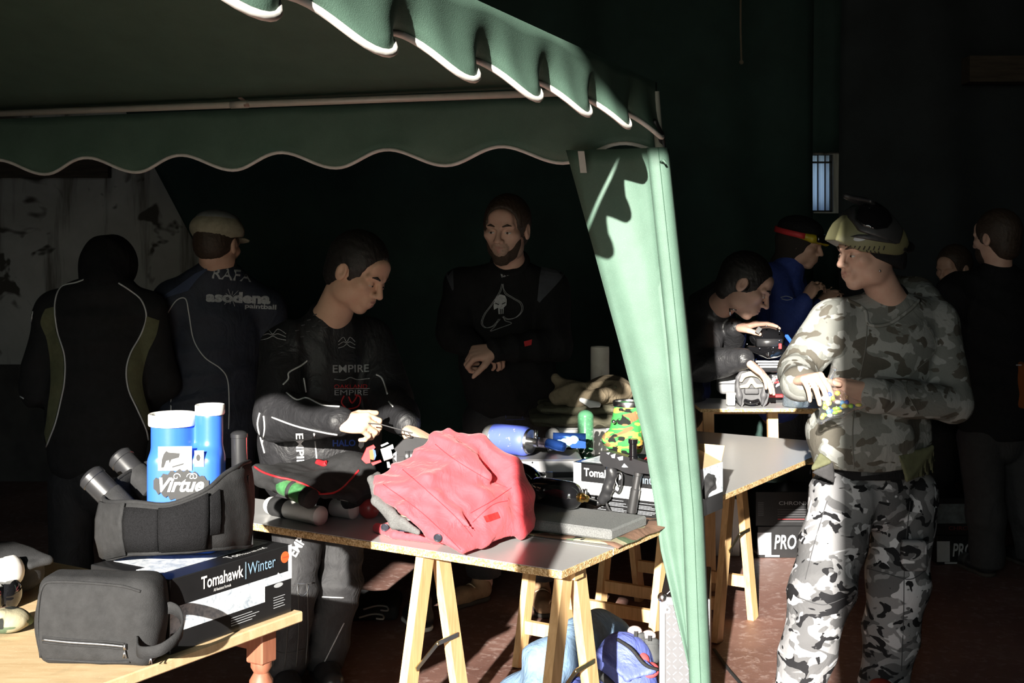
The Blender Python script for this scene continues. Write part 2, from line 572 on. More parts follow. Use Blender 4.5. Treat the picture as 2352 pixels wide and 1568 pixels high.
m, nt, b, co = newmat('stained_plaster')
n1 = noise(nt, co, 1.3, 6.0, 0.62, 0.4, 1.0); n2 = noise(nt, co, 1.0, 5.0, 0.6, 0.2, 5.0, (6.0, 6.0, 0.55)); n3 = noise(nt, co, 2.6, 3.0, 0.6, 0.8, 9.0)
c = ramp(nt, n1, [(0.35, (0.36, 0.35, 0.32)), (0.6, (0.52, 0.51, 0.48))])
k = ramp(nt, n2, [(0.48, (0, 0, 0)), (0.62, (1, 1, 1))])
c = mixc(nt, k, c, (0.09, 0.075, 0.058))
k = ramp(nt, n3, [(0.57, (0, 0, 0)), (0.61, (1, 1, 1))])
c = mixc(nt, k, c, (0.07, 0.062, 0.05))
nt.links.new(c, b.inputs['Base Color']); b.inputs['Roughness'].default_value = 0.9
bump(nt, b, n3, 0.5, 0.01)
PLASTER = m
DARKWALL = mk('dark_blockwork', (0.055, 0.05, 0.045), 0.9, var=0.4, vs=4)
ROOFSHEET = mk('roof_sheeting', (0.035, 0.032, 0.03), 0.85, var=0.4, vs=3)
TIMBER = mk('old_timber', (0.06, 0.045, 0.032), 0.85, var=0.35, vs=6, stretch=(1, 8, 8))
GROUND = mk('yard_earth', (0.07, 0.064, 0.055), 0.95, var=0.3, vs=1.5)
NET = mk('shade_net_green', (0.016, 0.040, 0.034), 0.85, var=0.25, vs=3, bmp=0.6, bs=260)

# ------------------------------------------------------------------ the hall
def struct(name, mb, mat, label=None, smooth=False):
    o = mb.build(name, mat, None, smooth); o['kind'] = 'structure'
    if label: o['label'] = label
    return o
BY = 9.0
struct('ground', MB().box((0, -22, -0.06), (90, 39.9, 0.1)), GROUND, 'pale bare earth yard outside the doorway')
struct('floor', MB().box((1, 3.6, -0.05), (10.6, 11.4, 0.1)), FLOOR, 'worn reddish brown concrete floor of the hall')
wx0, wx1, wz0, wz1 = 2.07, 2.215, 1.85, 2.245
w = MB()
w.box(((-4.2 + wx0) / 2, BY + .12, 2.4), (wx0 + 4.2, .24, 4.8)).box(((6.2 + wx1) / 2, BY + .12, 2.4), (6.2 - wx1, .24, 4.8))
w.box(((wx0 + wx1) / 2, BY + .12, wz0 / 2), (wx1 - wx0, .24, wz0)).box(((wx0 + wx1) / 2, BY + .12, (wz1 + 4.8) / 2), (wx1 - wx0, .24, 4.8 - wz1))
struct('wall_back', w, PLASTER, 'stained grey plaster wall at the back of the hall')
struct('wall_left', MB().box((-4.3, 3.5, 2.4), (.2, 11.4, 4.8)), PLASTER, 'grey plaster wall of the hall')
struct('wall_right', MB().box((6.3, 3.5, 2.4), (.2, 11.4, 4.8)), DARKWALL, 'dark blockwork wall of the hall')
dx0, dx1, dz = -2.54, -0.315, 3.87
w = MB().box(((-4.2 + dx0) / 2, -2.1, 2.4), (dx0 + 4.2, .2, 4.8)).box(((6.2 + dx1) / 2, -2.1, 2.4), (6.2 - dx1, .2, 4.8)).box(((dx0 + dx1) / 2, -2.1, (4.8 + dz) / 2), (dx1 - dx0, .2, 4.8 - dz))
struct('wall_front', w, DARKWALL, 'dark front wall with the tall open doorway')
struct('ceiling', MB().box((1, 3.5, 4.86), (10.8, 11.6, .12)), ROOFSHEET, 'dark roof sheeting over the hall')
for i, y in enumerate((5.6, 8.3)):
    struct('trim_%d' % (i + 1), MB().box((1, y, 4.62 - .05), (10.4, .16, .36)), TIMBER, ('near' if i == 0 else 'far') + ' dark timber roof beam')
struct('trim_3', MB().box((4.6, BY - .36, 2.78), (3.2, .16, .17)), TIMBER, 'dark timber ledge high on the back wall')
struct('trim_4', MB().box((-3.15, BY - .04, 2.17), (.78, .08, .17)), TIMBER, 'dark lintel board set in the plaster wall')
struct('trim_5', MB().box((-3.05, BY - .015, .40), (2.3, .03, .80)), DARKWALL, 'added dark panel standing in for the darkness at the foot of the plaster wall')  # no real dado: added dark sheet that stands in for darkness low on the wall
win = bpy.data.objects.new('window_1', None); C.objects.link(win); win.location = ((wx0 + wx1) / 2, BY + .05, wz0)
win['kind'] = 'structure'; win['label'] = 'narrow pale slit window at the back of the hall'
BARS = mk('window_iron', (0.03, 0.03, 0.035), 0.6)
fm = MB()
for x in (wx0 + .006, wx1 - .006): fm.box((x, BY + .06, (wz0 + wz1) / 2), (.012, .03, wz1 - wz0))
fm.box(((wx0 + wx1) / 2, BY + .06, wz0 + .006), (wx1 - wx0, .03, .012)); fm.box(((wx0 + wx1) / 2, BY + .06, wz1 - .05), (wx1 - wx0, .03, .012))
fm.build('window_frame', BARS, win, False)
for x in (wx0 + .05, wx0 + .10):
    MB().box((x, BY + .055, (wz0 + wz1) / 2), (.007, .012, wz1 - wz0)).build('window_bar', BARS, win, False)
m, nt, b, co = newmat('dusty_glass')
b.inputs['Base Color'].default_value = (0.75, 0.8, 0.95, 1); b.inputs['Roughness'].default_value = 0.6
tr = nd(nt, 'ShaderNodeBsdfTranslucent'); tr.inputs[0].default_value = (0.78, 0.80, 0.86, 1)
ms = nd(nt, 'ShaderNodeMixShader'); ms.inputs[0].default_value = 0.85
nt.links.new(b.outputs[0], ms.inputs[1]); nt.links.new(tr.outputs[0], ms.inputs[2]); nt.links.new(ms.outputs[0], nt.nodes['Material Output'].inputs[0])
DUSTY = m
xs = np.linspace(wx0 + .004, wx1 - .004, 24)
MB().sheet([[V(x, BY + .10 + .012 * math.sin(90 * x) + .006 * math.sin(211 * x), z) for z in np.linspace(wz0, wz1, 4)] for x in xs], .002).build('window_pane', DUSTY, win, True)

# green shade net hung in front of the plaster
def net_y(x, z):
    return BY - .16 - .035 * math.sin(5.2 * x + .8 * math.sin(1.7 * x)) - .02 * math.sin(12.7 * x + .9 * z) - .05 * math.sin(1.1 * x + 1.3 * z)
def net_sheet(mb, f0, f1, z0, z1, nu, nv=14):
    mb.sheet([[(lambda x, z: V(x, net_y(x, z), z))(f0(z) + (f1(z) - f0(z)) * i / (nu - 1), z) for z in np.linspace(z0, z1, nv)] for i in range(nu)], .004)
mb = MB()
edge = lambda z: -2.44 + (2.2 - z) * .52 if z > 1.3 else -1.97 - (z - 1.3) * .05
net_sheet(mb, edge, lambda z: wx0 - .02, .02, 4.3, 90)
net_sheet(mb, lambda z: wx0 - .02, lambda z: wx1 + .02, .02, wz0 - .01, 4)
net_sheet(mb, lambda z: wx0 - .02, lambda z: wx1 + .02, wz1 + .01, 4.3, 4)
tag(mb.build('shade_net', NET, None, True), 'dark green shade netting hung across the back wall beside the slit window', 'netting')
mb = MB()
net_sheet(mb, lambda z: wx1 + .02, lambda z: 6.1, .02, 4.5, 70)
tag(mb.build('shade_net', mk('shade_net_grey', (0.022, 0.028, 0.032), 0.85, var=0.3, vs=3, bmp=0.6, bs=260), None, True), 'dark grey netting on the back wall under the timber ledge', 'netting')
ROPE = mk('old_rope', (0.16, 0.13, 0.09), 0.9)
tag(MB().tube([px(1702, -160, 8.1), px(1701, 60, 8.1), px(1703, 140, 8.1)], .006, 6).ball(px(1703, 143, 8.1), .014).build('hanging_rope', ROPE), 'thin rope hanging from the roof above the green net', 'rope')

# ------------------------------------------------------------------ gazebo
Cx, Cy = 0.45, 4.17
gu = unit((-.349, -.937, 0)); gw = V(-.937, .349, 0); gw = unit(gw); gn = -gw
LV, LW = 3.3, 3.1
GZ = 2.16
def G(w_, v_, z): return V(Cx, Cy, z) + gw * w_ + gu * v_ - V(0, 0, 0)
def fabric(name, col, tl=0.0):
    m, nt, b, co = newmat(name)
    f = noise(nt, co, 9.0, 4.0, 0.6)
    g = noise(nt, co, 420.0, 1.0)
    c = ramp(nt, f, [(0.3, tuple(x * .88 for x in col)), (0.7, tuple(x * 1.1 for x in col))])
    c = mixc(nt, ramp(nt, g, [(0.55, (0, 0, 0)), (0.8, (.35, .35, .35))]), c, tuple(min(1, x * 1.5 + .05) for x in col))
    nt.links.new(c, b.inputs['Base Color'])
    b.inputs['Roughness'].default_value = 0.6; b.inputs['Specular IOR Level'].default_value = 0.35
    bump(nt, b, g, 0.3)
    return m
TENT = fabric('gazebo_green_cloth', (0.088, 0.155, 0.118))
BIND = mk('white_binding', (0.72, 0.70, 0.66), 0.8, var=0.15)
CREAM = mk('cream_enamel', (0.52, 0.50, 0.43), 0.35, var=0.06)
gz = thing('gazebo', 'green fabric gazebo with scalloped white-edged valance over the tables', 'gazebo', (Cx + gw[0] * 1.5 + gu[0] * 1.6, Cy + gw[1] * 1.5 + gu[1] * 1.6, 0))
def valance(name, P, L, N, zb, amp, per, ph, curl, top, bind):
    """P(t): point on the eave line; N outward; scalloped hem"""
    nu = int(L / .022); rows = 7; grid = []; hem = []
    for i in range(nu + 1):
        t = L * i / nu
        c = math.cos(2 * math.pi * (t - ph) / per)
        z0 = zb + amp * (1 - c)
        col = []
        for j in range(rows):
            h = j / (rows - 1)
            z = top + (z0 - top) * h
            off = curl * (c * h ** 3 + .12 * math.sin(31 * t + 3) * h)
            p = P(t) + N * (off + .012); p[2] = z
            col.append(p)
        grid.append(col); hem.append(col[-1])
    v = MB().sheet(grid, .003).build(name, TENT, gz, True)
    bm = MB(); bm.tube(hem, bind, 6, flat=1.0); bm.build('hem_binding', BIND, v, True)
    return v
valance('valance', lambda t: G(0, t, 0), LV, gn, 1.98, .034, .395, .462, .036, GZ, .0075)
valance('valance', lambda t: G(t, 0, 0), LW, -gu, 1.912, .029, .42, .73, .012, 2.13, .0065)
valance('valance', lambda t: G(t, LV, 0), LW, gu, 2.065, .02, .395, .3, .03, GZ, .0075)
valance('valance', lambda t: G(LW, t, 0), LV, gw, 1.98, .034, .395, .3, .03, GZ, .0075)
# roof slopes
pk = G(LW / 2, LV / 2, 2.85)
cs = [G(0, 0, GZ), G(0, LV, GZ), G(LW, LV, GZ), G(LW, 0, GZ)]
for i in range(4):
    a, b2 = cs[i], cs[(i + 1) % 4]
    g = []
    for u in np.linspace(0, 1, 15):
        e = a + (b2 - a) * u
        g.append([e + (pk - e) * h + V(0, 0, -.10 * math.sin(math.pi * h) * (1 - abs(2 * u - 1) ** 2) * .7) for h in np.linspace(0, 1, 12)])
    MB().sheet(g, .003).build('roof_panel', TENT, gz, True)
# frame tubes
def pole(a, b2, r=.0125, joint=None):
    mb = MB().tube([a, b2], r, 12)
    o = mb.build('pole', CREAM, gz, True)
    if joint is not None:
        p = V(a) + (V(b2) - V(a)) * joint; d = unit(V(b2) - V(a))
        MB().tube([p - d * .035, p + d * .035], r + .0015, 12).build('pole_sleeve', CREAM, o, True)
    return o
pz0 = 2.136
bp = pole(G(.04, .035, pz0), G(LW - .04, .035, pz0 + .012), .0125, .485)
TAPE = mk('kraft_tape', (0.42, 0.29, 0.24), 0.8)
pt = px(558, 240, 4.62); d = G(1, .035, pz0) - G(0, .035, pz0)
MB().sheet([[G(1.46 + .022 * a + .02 * h, .035, pz0) + V(0, 0, 0) + (-V(0, 1, 0) * .0145 * math.cos(h * 3.6 - .3) + V(0, 0, 1) * .0155 * math.sin(h * 3.6 - .3)) for h in np.linspace(0, 1, 8)] for a in (0, .5, 1)], .001).build('tape_strip', TAPE, gz, True)
MB().sheet([[G(1.47 + .02 * a + .04 * h, .03, pz0 + .012 + .028 * h) for h in (0, .5, 1)] for a in (0, 1)], .001).build('tape_strip', TAPE, gz, True)
pole(G(.035, .05, pz0), G(.035, LV - .04, pz0)); pole(G(.04, LV - .035, pz0), G(LW - .04, LV - .035, pz0)); pole(G(LW - .035, .04, pz0), G(LW - .035, LV - .04, pz0))
for c_ in cs: pole(c_ + V(0, 0, -.02), pk + V(0, 0, -.05), .011)
# legs and their corner curtains
LX = lambda z: np.interp(z, [0, .25, .79, 1.34, 1.99, 2.16], [.615, .603, .58, .532, .464, .45])
def legp(z, w_, v_): return V(LX(z), Cy - .05, z) + gw * w_ + gu * v_
pole(legp(2.13, .01, -.035), legp(0.0, .01, -.035), .014)
zs = np.linspace(0.03, 1.95, 40)
WL = lambda z: np.interp(z, [0, .25, .68, 1.03, 1.34, 1.63, 1.95], [.02, .027, .12, .152, .204, .254, .315])
def leg_section(z):
    wl = WL(z); out = []
    for t in np.linspace(0, 1, 10):
        w_ = .035 + (wl - .035) * (1 - t)
        if wl < .05: w_ = wl + (.04 - wl) * t * .5
        out.append((w_, .006 * math.sin(9 * t + 3 * z) + .01 * math.sin(5 * z + 2 * t)))
    out += [(.034, .004), (.038, .020), (.026, .024), (.006, .020), (-.010, .012), (-.018, -.004), (-.016, -.03), (-.012, -.06)]
    return out
MB().sheet([[legp(z, w_, v_) for z in zs] for (w_, v_) in [None] * 0] or np.transpose(np.array([[legp(z, w_, v_) for (w_, v_) in leg_section(z)] for z in zs]), (1, 0, 2)), .003).build('corner_curtain', TENT, gz, True)
# seam on the corner curtain
MB().tube([legp(z, .002, .0225) for z in zs], .0012, 5).build('curtain_seam', mk('dark_green_thread', (.03, .08, .05), .8), gz, True)
MB().sheet([[px(1334 - 7 + 15 * i + 6 * h, 347 + 50 * h, 4.145) for h in (0, .5, 1)] for i in (0, 1)], .001).build('care_tag', mk('tag_white', (.6, .6, .56), .8), gz, False)
LETTER_GREY = mk('print_grey', (.25, .25, .25), .8)
MB().tube([px(1518, 372, 4.1), px(1524, 368, 4.08), px(1530, 376, 4.08)], .004, 6).build('tie_cord', TENT, gz, True)
# black corner fitting under the valance hem
MB().tube([G(-.03, .10, 2.03), G(-.035, .03, 1.985), G(-.03, -.02, 1.95)], [.008, .012, .008], 8).build('corner_hook', mk('black_plastic', (.012, .012, .013), .45), gz, True)
# the leg nearest the doorway, with its gathered curtain
nl = lambda z: V(np.interp(z, [0, 1.3, 1.56, 2.13], [-.36, -.53, -.565, -.70]), np.interp(z, [0, 2.13], [.98, 1.08]), z)
MB().tube([nl(2.13), nl(1.56), nl(1.3), nl(0)], .014, 10).build('pole', CREAM, gz, True)
gr = []
for i in range(10):
    t = i / 9
    gr.append([nl(z) - gw * (t * np.interp(z, [0, 1.95], [.085, .11])) + gu * (.02 * math.sin(9 * t)) for z in np.linspace(.05, 1.98, 14)])
MB().sheet(gr, .003).build('corner_curtain', TENT, gz, True)
for (w_, v_, sw, sv) in ((LW, 0, .06, -.06), (LW, LV, .06, .06)):
    MB().tube([G(w_ - .02, v_ * .99, 2.13), G(w_ + sw, v_ + sv, 0)], .014, 10).build('pole', CREAM, gz, True)

# ------------------------------------------------------------------ trestle tables
A3 = unit((.53, .848, 0)); B3 = V(-A3[1], A3[0], 0); P1 = V(.138, 3.63, 0)
def tab(a, b2, z=0.0): return P1 + A3 * a + B3 * b2 + V(0, 0, z)
TF = Fr((P1[0], P1[1], 0), A3)            # x along the row, y across
def laminate(name, col):
    m, nt, b, co = newmat(name)
    f = noise(nt, co, 60.0, 3.0, 0.6, 0.0, 0.0, (1, 6, 1))
    nt.links.new(ramp(nt, f, [(0.3, tuple(x * .93 for x in col)), (0.8, tuple(x * 1.05 for x in col))]), b.inputs['Base Color'])
    b.inputs['Roughness'].default_value = 0.32; b.inputs['Specular IOR Level'].default_value = 0.5
    return m
LAM = laminate('grey_laminate', (0.40, 0.40, 0.40))
m, nt, b, co = newmat('chipboard_edge')
vo = nd(nt, 'ShaderNodeTexVoronoi'); vo.inputs['Scale'].default_value = 210.0; nt.links.new(co, vo.inputs['Vector'])
nt.links.new(ramp(nt, vo.outputs['Color'], [(0.1, (.30, .17, .06)), (0.5, (.55, .36, .16)), (0.9, (.80, .62, .36))]), b.inputs['Base Color'])
b.inputs['Roughness'].default_value = 0.9; bump(nt, b, vo.outputs['Distance'], .6, .003)
CHIP = m
def pine(name, col, dark, sc=1.0):
    m, nt, b, co = newmat(name)
    f = noise(nt, co, 14.0 * sc, 3.0, 0.6, 0.6, 0.0, (5, 5, .5))
    k = noise(nt, co, 7.0, 1.0, 0.5, 0.0, 4.0)
    c = ramp(nt, f, [(0.3, dark), (0.65, col)])
    c = mixc(nt, ramp(nt, k, [(0.74, (0, 0, 0)), (0.78, (1, 1, 1))]), c, tuple(x * .45 for x in dark))
    nt.links.new(c, b.inputs['Base Color']); b.inputs['Roughness'].default_value = 0.55
    return m
PINE = pine('pine_wood', (.74, .50, .25), (.56, .34, .15))
BRASS = mk('zinc_plated_steel', (.46, .42, .28), .35, 1.0)
STEEL = mk('steel', (.55, .55, .56), .25, 1.0, var=.05)
def board(name, a0, a1, b0, b1, ztop, label, th=.02, tongue=None):
    t = thing(name, label, 'table board', tab((a0 + a1) / 2, (b0 + b1) / 2, ztop - th), None)
    cr = MB().box(tab((a0 + a1) / 2, (b0 + b1) / 2, ztop - th / 2 - .001), (a1 - a0, b1 - b0, th - .002), .0015, Fr((0, 0, 0), A3))
    cr.build('core', CHIP, t, False)
    if tongue: MB().box(tab((a1 + tongue) / 2, (b0 + b1) / 2 + .08, ztop - th / 2 - .001), (tongue - a1, b1 - b0 - .2, th - .002), 0, Fr((0, 0, 0), A3)).build('end_batten', CHIP, t, False)
    MB().box(tab((a0 + a1) / 2, (b0 + b1) / 2, ztop - .0008), (a1 - a0 - .001, b1 - b0 - .001, .0016), 0, Fr((0, 0, 0), A3)).build('laminate_top', LAM, t, False)
    return t
TZ = .74
board('tabletop_board', 0.0, .305, 0.0, 1.50, TZ, 'narrow grey laminate chipboard top carrying the red jacket', .024)
board('tabletop_board', .310, 1.105, 0.0, .98, TZ, 'grey chipboard top under the camouflage cloth and the marker gear', .022, 1.42)
board('tabletop_board', 1.11, 2.50, 0.0, .92, TZ + .0225, 'bare grey laminate tabletop beside the open cardboard box', .022)
def trestle(label, a, b0, b1, top):
    t = thing('trestle', label, 'trestle', tab(a, (b0 + b1) / 2, 0), 'folding pine trestles under the tabletops')
    MB().bar(tab(a, b0 - .03, top - .018), tab(a, b1 + .03, top - .018), .05, .036).build('top_rail', PINE, t, False)
    for b2 in (b0, b1):
        for s_ in (-1, 1):
            MB().bar(tab(a + s_ * .035, b2, top - .01), tab(a + s_ * .20, b2, 0), .028, .058, up=A3).build('leg', PINE, t, False)
        q = .39
        f0, f1 = tab(a - .035 - .165 * (1 - q / top) - .0, b2 - .018, q - .03), tab(a + .035 + .165 * (1 - q / top), b2 - .018, q + .02)
        mid = (f0 + f1) / 2 + V(0, 0, .025)
        MB().bar(f0, mid, .004, .014).bar(mid, f1, .004, .014).ball(mid, .006).build('folding_brace', BRASS, t, 'auto')
    MB().bar(tab(a + .16, b0, .17), tab(a + .16, b1, .17), .024, .05).build('lower_rail', PINE, t, False)
    MB().bar(tab(a - .165, b0, .15), tab(a - .165, b1, .15), .024, .05).build('lower_rail', PINE, t, False)
    return t
trestle('pine trestle under the red jacket end of the table row', .155, .06, .55, TZ - .024)
trestle('pine trestle at the middle of the table row behind the blue bag', 1.365, .30, .86, TZ - .022)
trestle('pine trestle under the bare grey tabletop', 2.06, .33, .88, TZ)

# far table (taller) with the goggles
FT = Fr((.93, 6.1, 0), (1, .02, 0))
FZ = 1.66 - 388 / 3000 * 6.1
f = thing('work_table', 'small pale table with goggles and water bottle in front of the crouching man', 'table', FT(.3, .22, 0))
MB(FT).box((.28, .20, FZ - .009), (.66, .40, .016), .001).build('core', CHIP, f, False)
MB(FT).box((.28, .20, FZ - .0006), (.659, .399, .0012)).build('laminate_top', LAM, f, False)
for (x, y) in ((.0, .34), (.0, .08), (.585, .34), (.585, .08)):
    MB(FT).bar((x, y, FZ - .018), (x + .01, y, 0), .05, .03, up=(0, 1, 0)).build('leg', PINE, f, False)
MB(FT).bar((-.0, .34, FZ - .045), (.585, .34, FZ - .045), .02, .05).build('apron', PINE, f, False)
MB(FT).bar((.0, .2, .60), (.585, .2, .60), .02, .05).build('stretcher', PINE, f, False)
MB(FT).bar((.33, .2, FZ - .018), (.335, .2, .60), .05, .03, up=(0, 1, 0)).build('strut', PINE, f, False)

# near table with the turned leg
NA = V(-.545, 3.23, 0)
def ntab(a, b2, z=0.0): return NA + A3 * a + B3 * b2 + V(0, 0, z)
m, nt, b, co = newmat('plywood_top')
f1 = noise(nt, co, 9.0, 4.0, 0.6, 0.3, 0.0, (1, 5, 1)); f2 = noise(nt, co, 3.2, 3.0, 0.6, 0.7, 3.0); f3 = noise(nt, co, 170.0, 2.0)
c = ramp(nt, f1, [(0.3, (.52, .36, .19)), (0.7, (.68, .51, .30))])
c = mixc(nt, ramp(nt, f2, [(0.60, (0, 0, 0)), (0.74, (.7, .7, .7))]), c, (.16, .16, .10))
c = mixc(nt, ramp(nt, f3, [(0.60, (0, 0, 0)), (0.75, (.5, .5, .5))]), c, (.80, .66, .44))
nt.links.new(c, b.inputs['Base Color']); b.inputs['Roughness'].default_value = 0.7
PLY = m
REDWOOD = pine('reddish_turned_wood', (.30, .115, .065), (.20, .07, .04))
nt_ = thing('side_table', 'wooden table with reddish turned legs under the blue jug', 'table', ntab(-.6, .8, 0))
AF = Fr((0, 0, 0), A3)
MB().box(ntab(-.60, .80, TZ - .013), (1.24, 1.64, .026), .003, AF).build('tabletop', PLY, nt_, False)
MB().bar(ntab(-.04, .06, TZ - .06), ntab(-.04, 1.5, TZ - .06), .02, .07).build('apron', REDWOOD, nt_, False)
MB().bar(ntab(-1.12, .30, TZ - .06), ntab(-.06, .30, TZ - .06), .02, .07).build('apron', REDWOOD, nt_, False)
prof = [(.017, 0), (.02, .02), (.026, .05), (.018, .09), (.022, .12), (.029, .20), (.031, .30), (.026, .38), (.018, .42), (.027, .435), (.018, .452), (.029, .468), (.029, .484), (.018, .50), (.026, .512), (.026, .522)]
for (a, b2) in ((-.06, .045), (-.06, 1.52), (-1.12, .045), (-1.12, 1.52)):
    q = ntab(a, b2, 0)
    MB().lathe([(r_, z_ * 1.2) for r_, z_ in prof], 20, Fr(q)).box(q + V(0, 0, .626 + .043), (.054, .054, .086), .004, AF).build('leg', REDWOOD, nt_, 'auto')
# ------------------------------------------------------------------ object materials
BLACK = mk('black_cordura', (.022, .022, .023), .85, var=.25, vs=40, bmp=.5, bs=420, spec=.3)
BLACK2 = mk('black_webbing', (.020, .020, .021), .8, var=.2, vs=60, bmp=.5, bs=300, spec=.3)
VELCRO = mk('velcro', (.010, .010, .011), .95, var=.4, vs=350, bmp=1.0, bs=600, spec=.1)
GLOSS = mk('gloss_black', (.006, .006, .007), .08, var=.0, coat=.6)
SATIN = mk('satin_black', (.022, .022, .024), .35, var=.1)
GUN = mk('dark_gun_metal', (.16, .16, .165), .34, .85, var=.06)
WHITE = mk('white_plastic', (.78, .77, .74), .3, var=.03)
CARDW = mk('white_card', (.78, .78, .76), .6, var=.03)
INK = mk('print_white', (.80, .80, .80), .6, var=.02)
INKS = mk('print_silver', (.42, .44, .47), .5, var=.1)
INKB = mk('print_ice_blue', (.28, .45, .60), .6, var=.05)
INKK = mk('print_black', (.012, .012, .013), .5, var=.05)
INKR = mk('print_red', (.55, .03, .035), .6, var=.08)
INKBL = mk('print_blue', (.05, .12, .55), .5, var=.08)
ORANGE = mk('orange_sticker', (.85, .12, .03), .55)
CARTON = mk('black_printed_card', (.014, .014, .015), .30, var=.1)
KRAFT = mk('kraft_card', (.52, .36, .21), .85, var=.08)
m, nt, b, co = newmat('ice_print')
f = noise(nt, co, 30.0, 6.0, .7, 1.5)
nt.links.new(ramp(nt, f, [(.35, (.30, .36, .44)), (.5, (.66, .70, .74)), (.65, (.85, .87, .88))]), b.inputs['Base Color']); b.inputs['Roughness'].default_value = .35
ICE = m
BLUEP = mk('blue_plastic', (.035, .13, .62), .32, var=.05, vs=8)
BLUEM = mk('blue_anodised', (.03, .10, .42), .22, .8, var=.1)
CYANP = mk('pale_cyan_rubber', (.36, .58, .60), .5)
RED = mk('red_jacket_cloth', (.70, .075, .095), .75, var=.10, vs=14, bmp=.3, bs=500, spec=.25, sheen=.15, wr=.8, wsc=13.0)
FELT = mk('grey_fleece', (.13, .13, .13), .95, var=.2, vs=200, bmp=.6, bs=500, spec=.1)
NAVY = mk('navy_lining', (.035, .040, .075), .42, var=.2)
REDP = mk('red_piping', (.45, .012, .018), .6)
FOAM = mk('grey_foam', (.16, .165, .165), .95, var=.35, vs=320, bmp=.8, bs=600, spec=.1)
KHAKI = mk('khaki_cloth', (.21, .17, .115), .9, var=.18, vs=20, bmp=.3, spec=.15, wr=.8)
OLIVE = mk('olive_cloth', (.10, .095, .065), .9, var=.18, vs=20, bmp=.3, spec=.15, wr=.7)
DENIM = mk('light_denim', (.20, .31, .46), .85, var=.14, vs=50, bmp=.3, bs=400, spec=.2, wr=1.0, wsc=11.0)
BAGBLUE = mk('blue_nylon', (.10, .13, .40), .6, var=.12, vs=20, bmp=.25, wr=.8)
NEOPR = mk('grey_neoprene', (.065, .068, .070), .8, var=.2, bmp=.4)
PINKP = mk('red_pod_lid', (.62, .10, .11), .4)
ALU = mk('aluminium', (.58, .58, .60), .32, .85, var=.05)
ALUP = mk('diamond_plate', (.12, .12, .13), .55, .2, var=.08)
BOOT = mk('tan_suede', (.26, .155, .085), .85, var=.2, vs=30, bmp=.4)
LACE = mk('beige_lace', (.45, .35, .24), .8)
SOLE = mk('dark_sole', (.05, .042, .036), .8)
WOODC = camo('woodland_camo', (.33, .30, .20), [((.09, .125, .075), 9.0, .50, 1.0, .6), ((.17, .10, .07), 9.0, .54, 4.0, .6), ((.02, .022, .02), 11.0, .64, 8.0, .6)])
SWIRL = camo('swirl_camo', (.05, .30, .07), [((.62, .40, .08), 8.0, .52, 1.0, 1.5), ((.22, .13, .06), 9.0, .57, 5.0, 1.5), ((.012, .014, .012), 9.0, .56, 9.0, 1.6)], stretch=(1, 1, 2.4))
m, nt, b, co = newmat('clear_plastic')
b.inputs['Base Color'].default_value = (.92, .95, .98, 1); b.inputs['Roughness'].default_value = .08
b.inputs['Transmission Weight'].default_value = .95; b.inputs['IOR'].default_value = 1.2; b.inputs['Alpha'].default_value = .45
CLEAR = m
m, nt, b, co = newmat('green_clear_plastic')
b.inputs['Base Color'].default_value = (.10, .30, .16, 1); b.inputs['Roughness'].default_value = .25; b.inputs['Alpha'].default_value = .55
GREENCLR = m
PBALL = mk('green_paintball', (.03, .14, .05), .3, var=.3, vs=60)

def rp(x, y, P0, N):
    d = V(pix_ray(x, y)); o = V(CAMV)
    return o + d * ((V(P0) - o).dot(N) / d.dot(N))
def plate(poly, P0, N, t, mb=None):
    """a solid of thickness t whose outline is given on the plane (P0, N)"""
    N = unit(N); mb = mb or MB(); n = len(poly)
    q = [rp(x, y, P0, N) for (x, y) in poly]
    vs = [p + N * t / 2 for p in q] + [p - N * t / 2 for p in q]
    a = sum((q[i][0] * q[(i + 1) % n][2] - q[(i + 1) % n][0] * q[i][2]) for i in range(n))
    F = [(i, (i + 1) % n, n + (i + 1) % n, n + i) for i in range(n)] + [tuple(range(n - 1, -1, -1)), tuple(range(n, 2 * n))]
    if a < 0: F = [f[::-1] for f in F]
    return mb.add(vs, F)
def panel(fr, x0, y0, x1, y1, mat, parent, t=.0006, name='printed_panel'):
    return MB(fr).box(((x0 + x1) / 2, (y0 + y1) / 2, t / 2), (x1 - x0, y1 - y0, t)).build(name, mat, parent, False)

# ------------------------------------------------------------------ printed carton on the near table
def tomahawk_print(F, w, h, c, k=1.0):
    panel(F, .0, h * .28, w * .76, h * .62, ICE, c); panel(F, w * .76, h * .50, w, h * .62, ICE, c)
    panel(F, w * .97, h * .62, w, h, ICE, c)
    t = text_on(F.sub((w * .40, h * .82, .001)), 'Tomahawk', h * .24, INK, c, bold=.018, width=w * .34)
    text_on(F.sub((w * .40, h * .685, .001)), 'All Resistant Formula', h * .06, INK, c, width=w * .14)
    MB(F).box((w * .595, h * .82, .0012), (.0016, h * .24, .0006)).build('printed_rule', INKB, c, False)
    text_on(F.sub((w * .73, h * .82, .001)), 'Winter', h * .24, INKB, c, width=w * .24)
    return t
BH = .167
bx = thing('printed_carton', 'closed black and white printed carton under the blue jug', 'box', ntab(-.20, .13, TZ))
F1 = Fr(ntab(-.40, 0.0, TZ), A3, -B3)
MB(F1).box((.20, BH / 2, -.13), (.40, BH, .26), .002).build('body', CARTON, bx, False)
tomahawk_print(F1, .40, BH, bx)
T1 = Fr(ntab(-.40, 0.0, TZ + BH), A3)
panel(T1, .02, .06, .38, .13, ICE, bx); panel(T1, .05, .13, .37, .24, ICE, bx)
text_on(T1.sub((.27, .03, .001)), 'Tomahawk', .034, INK, bx, width=.13)
for (x0, x1, y) in ((.20, .32, .17), (.22, .34, .145), (.30, .36, .20)): panel(T1, x0, y - .008, x1, y + .008, INKR, bx, .001)
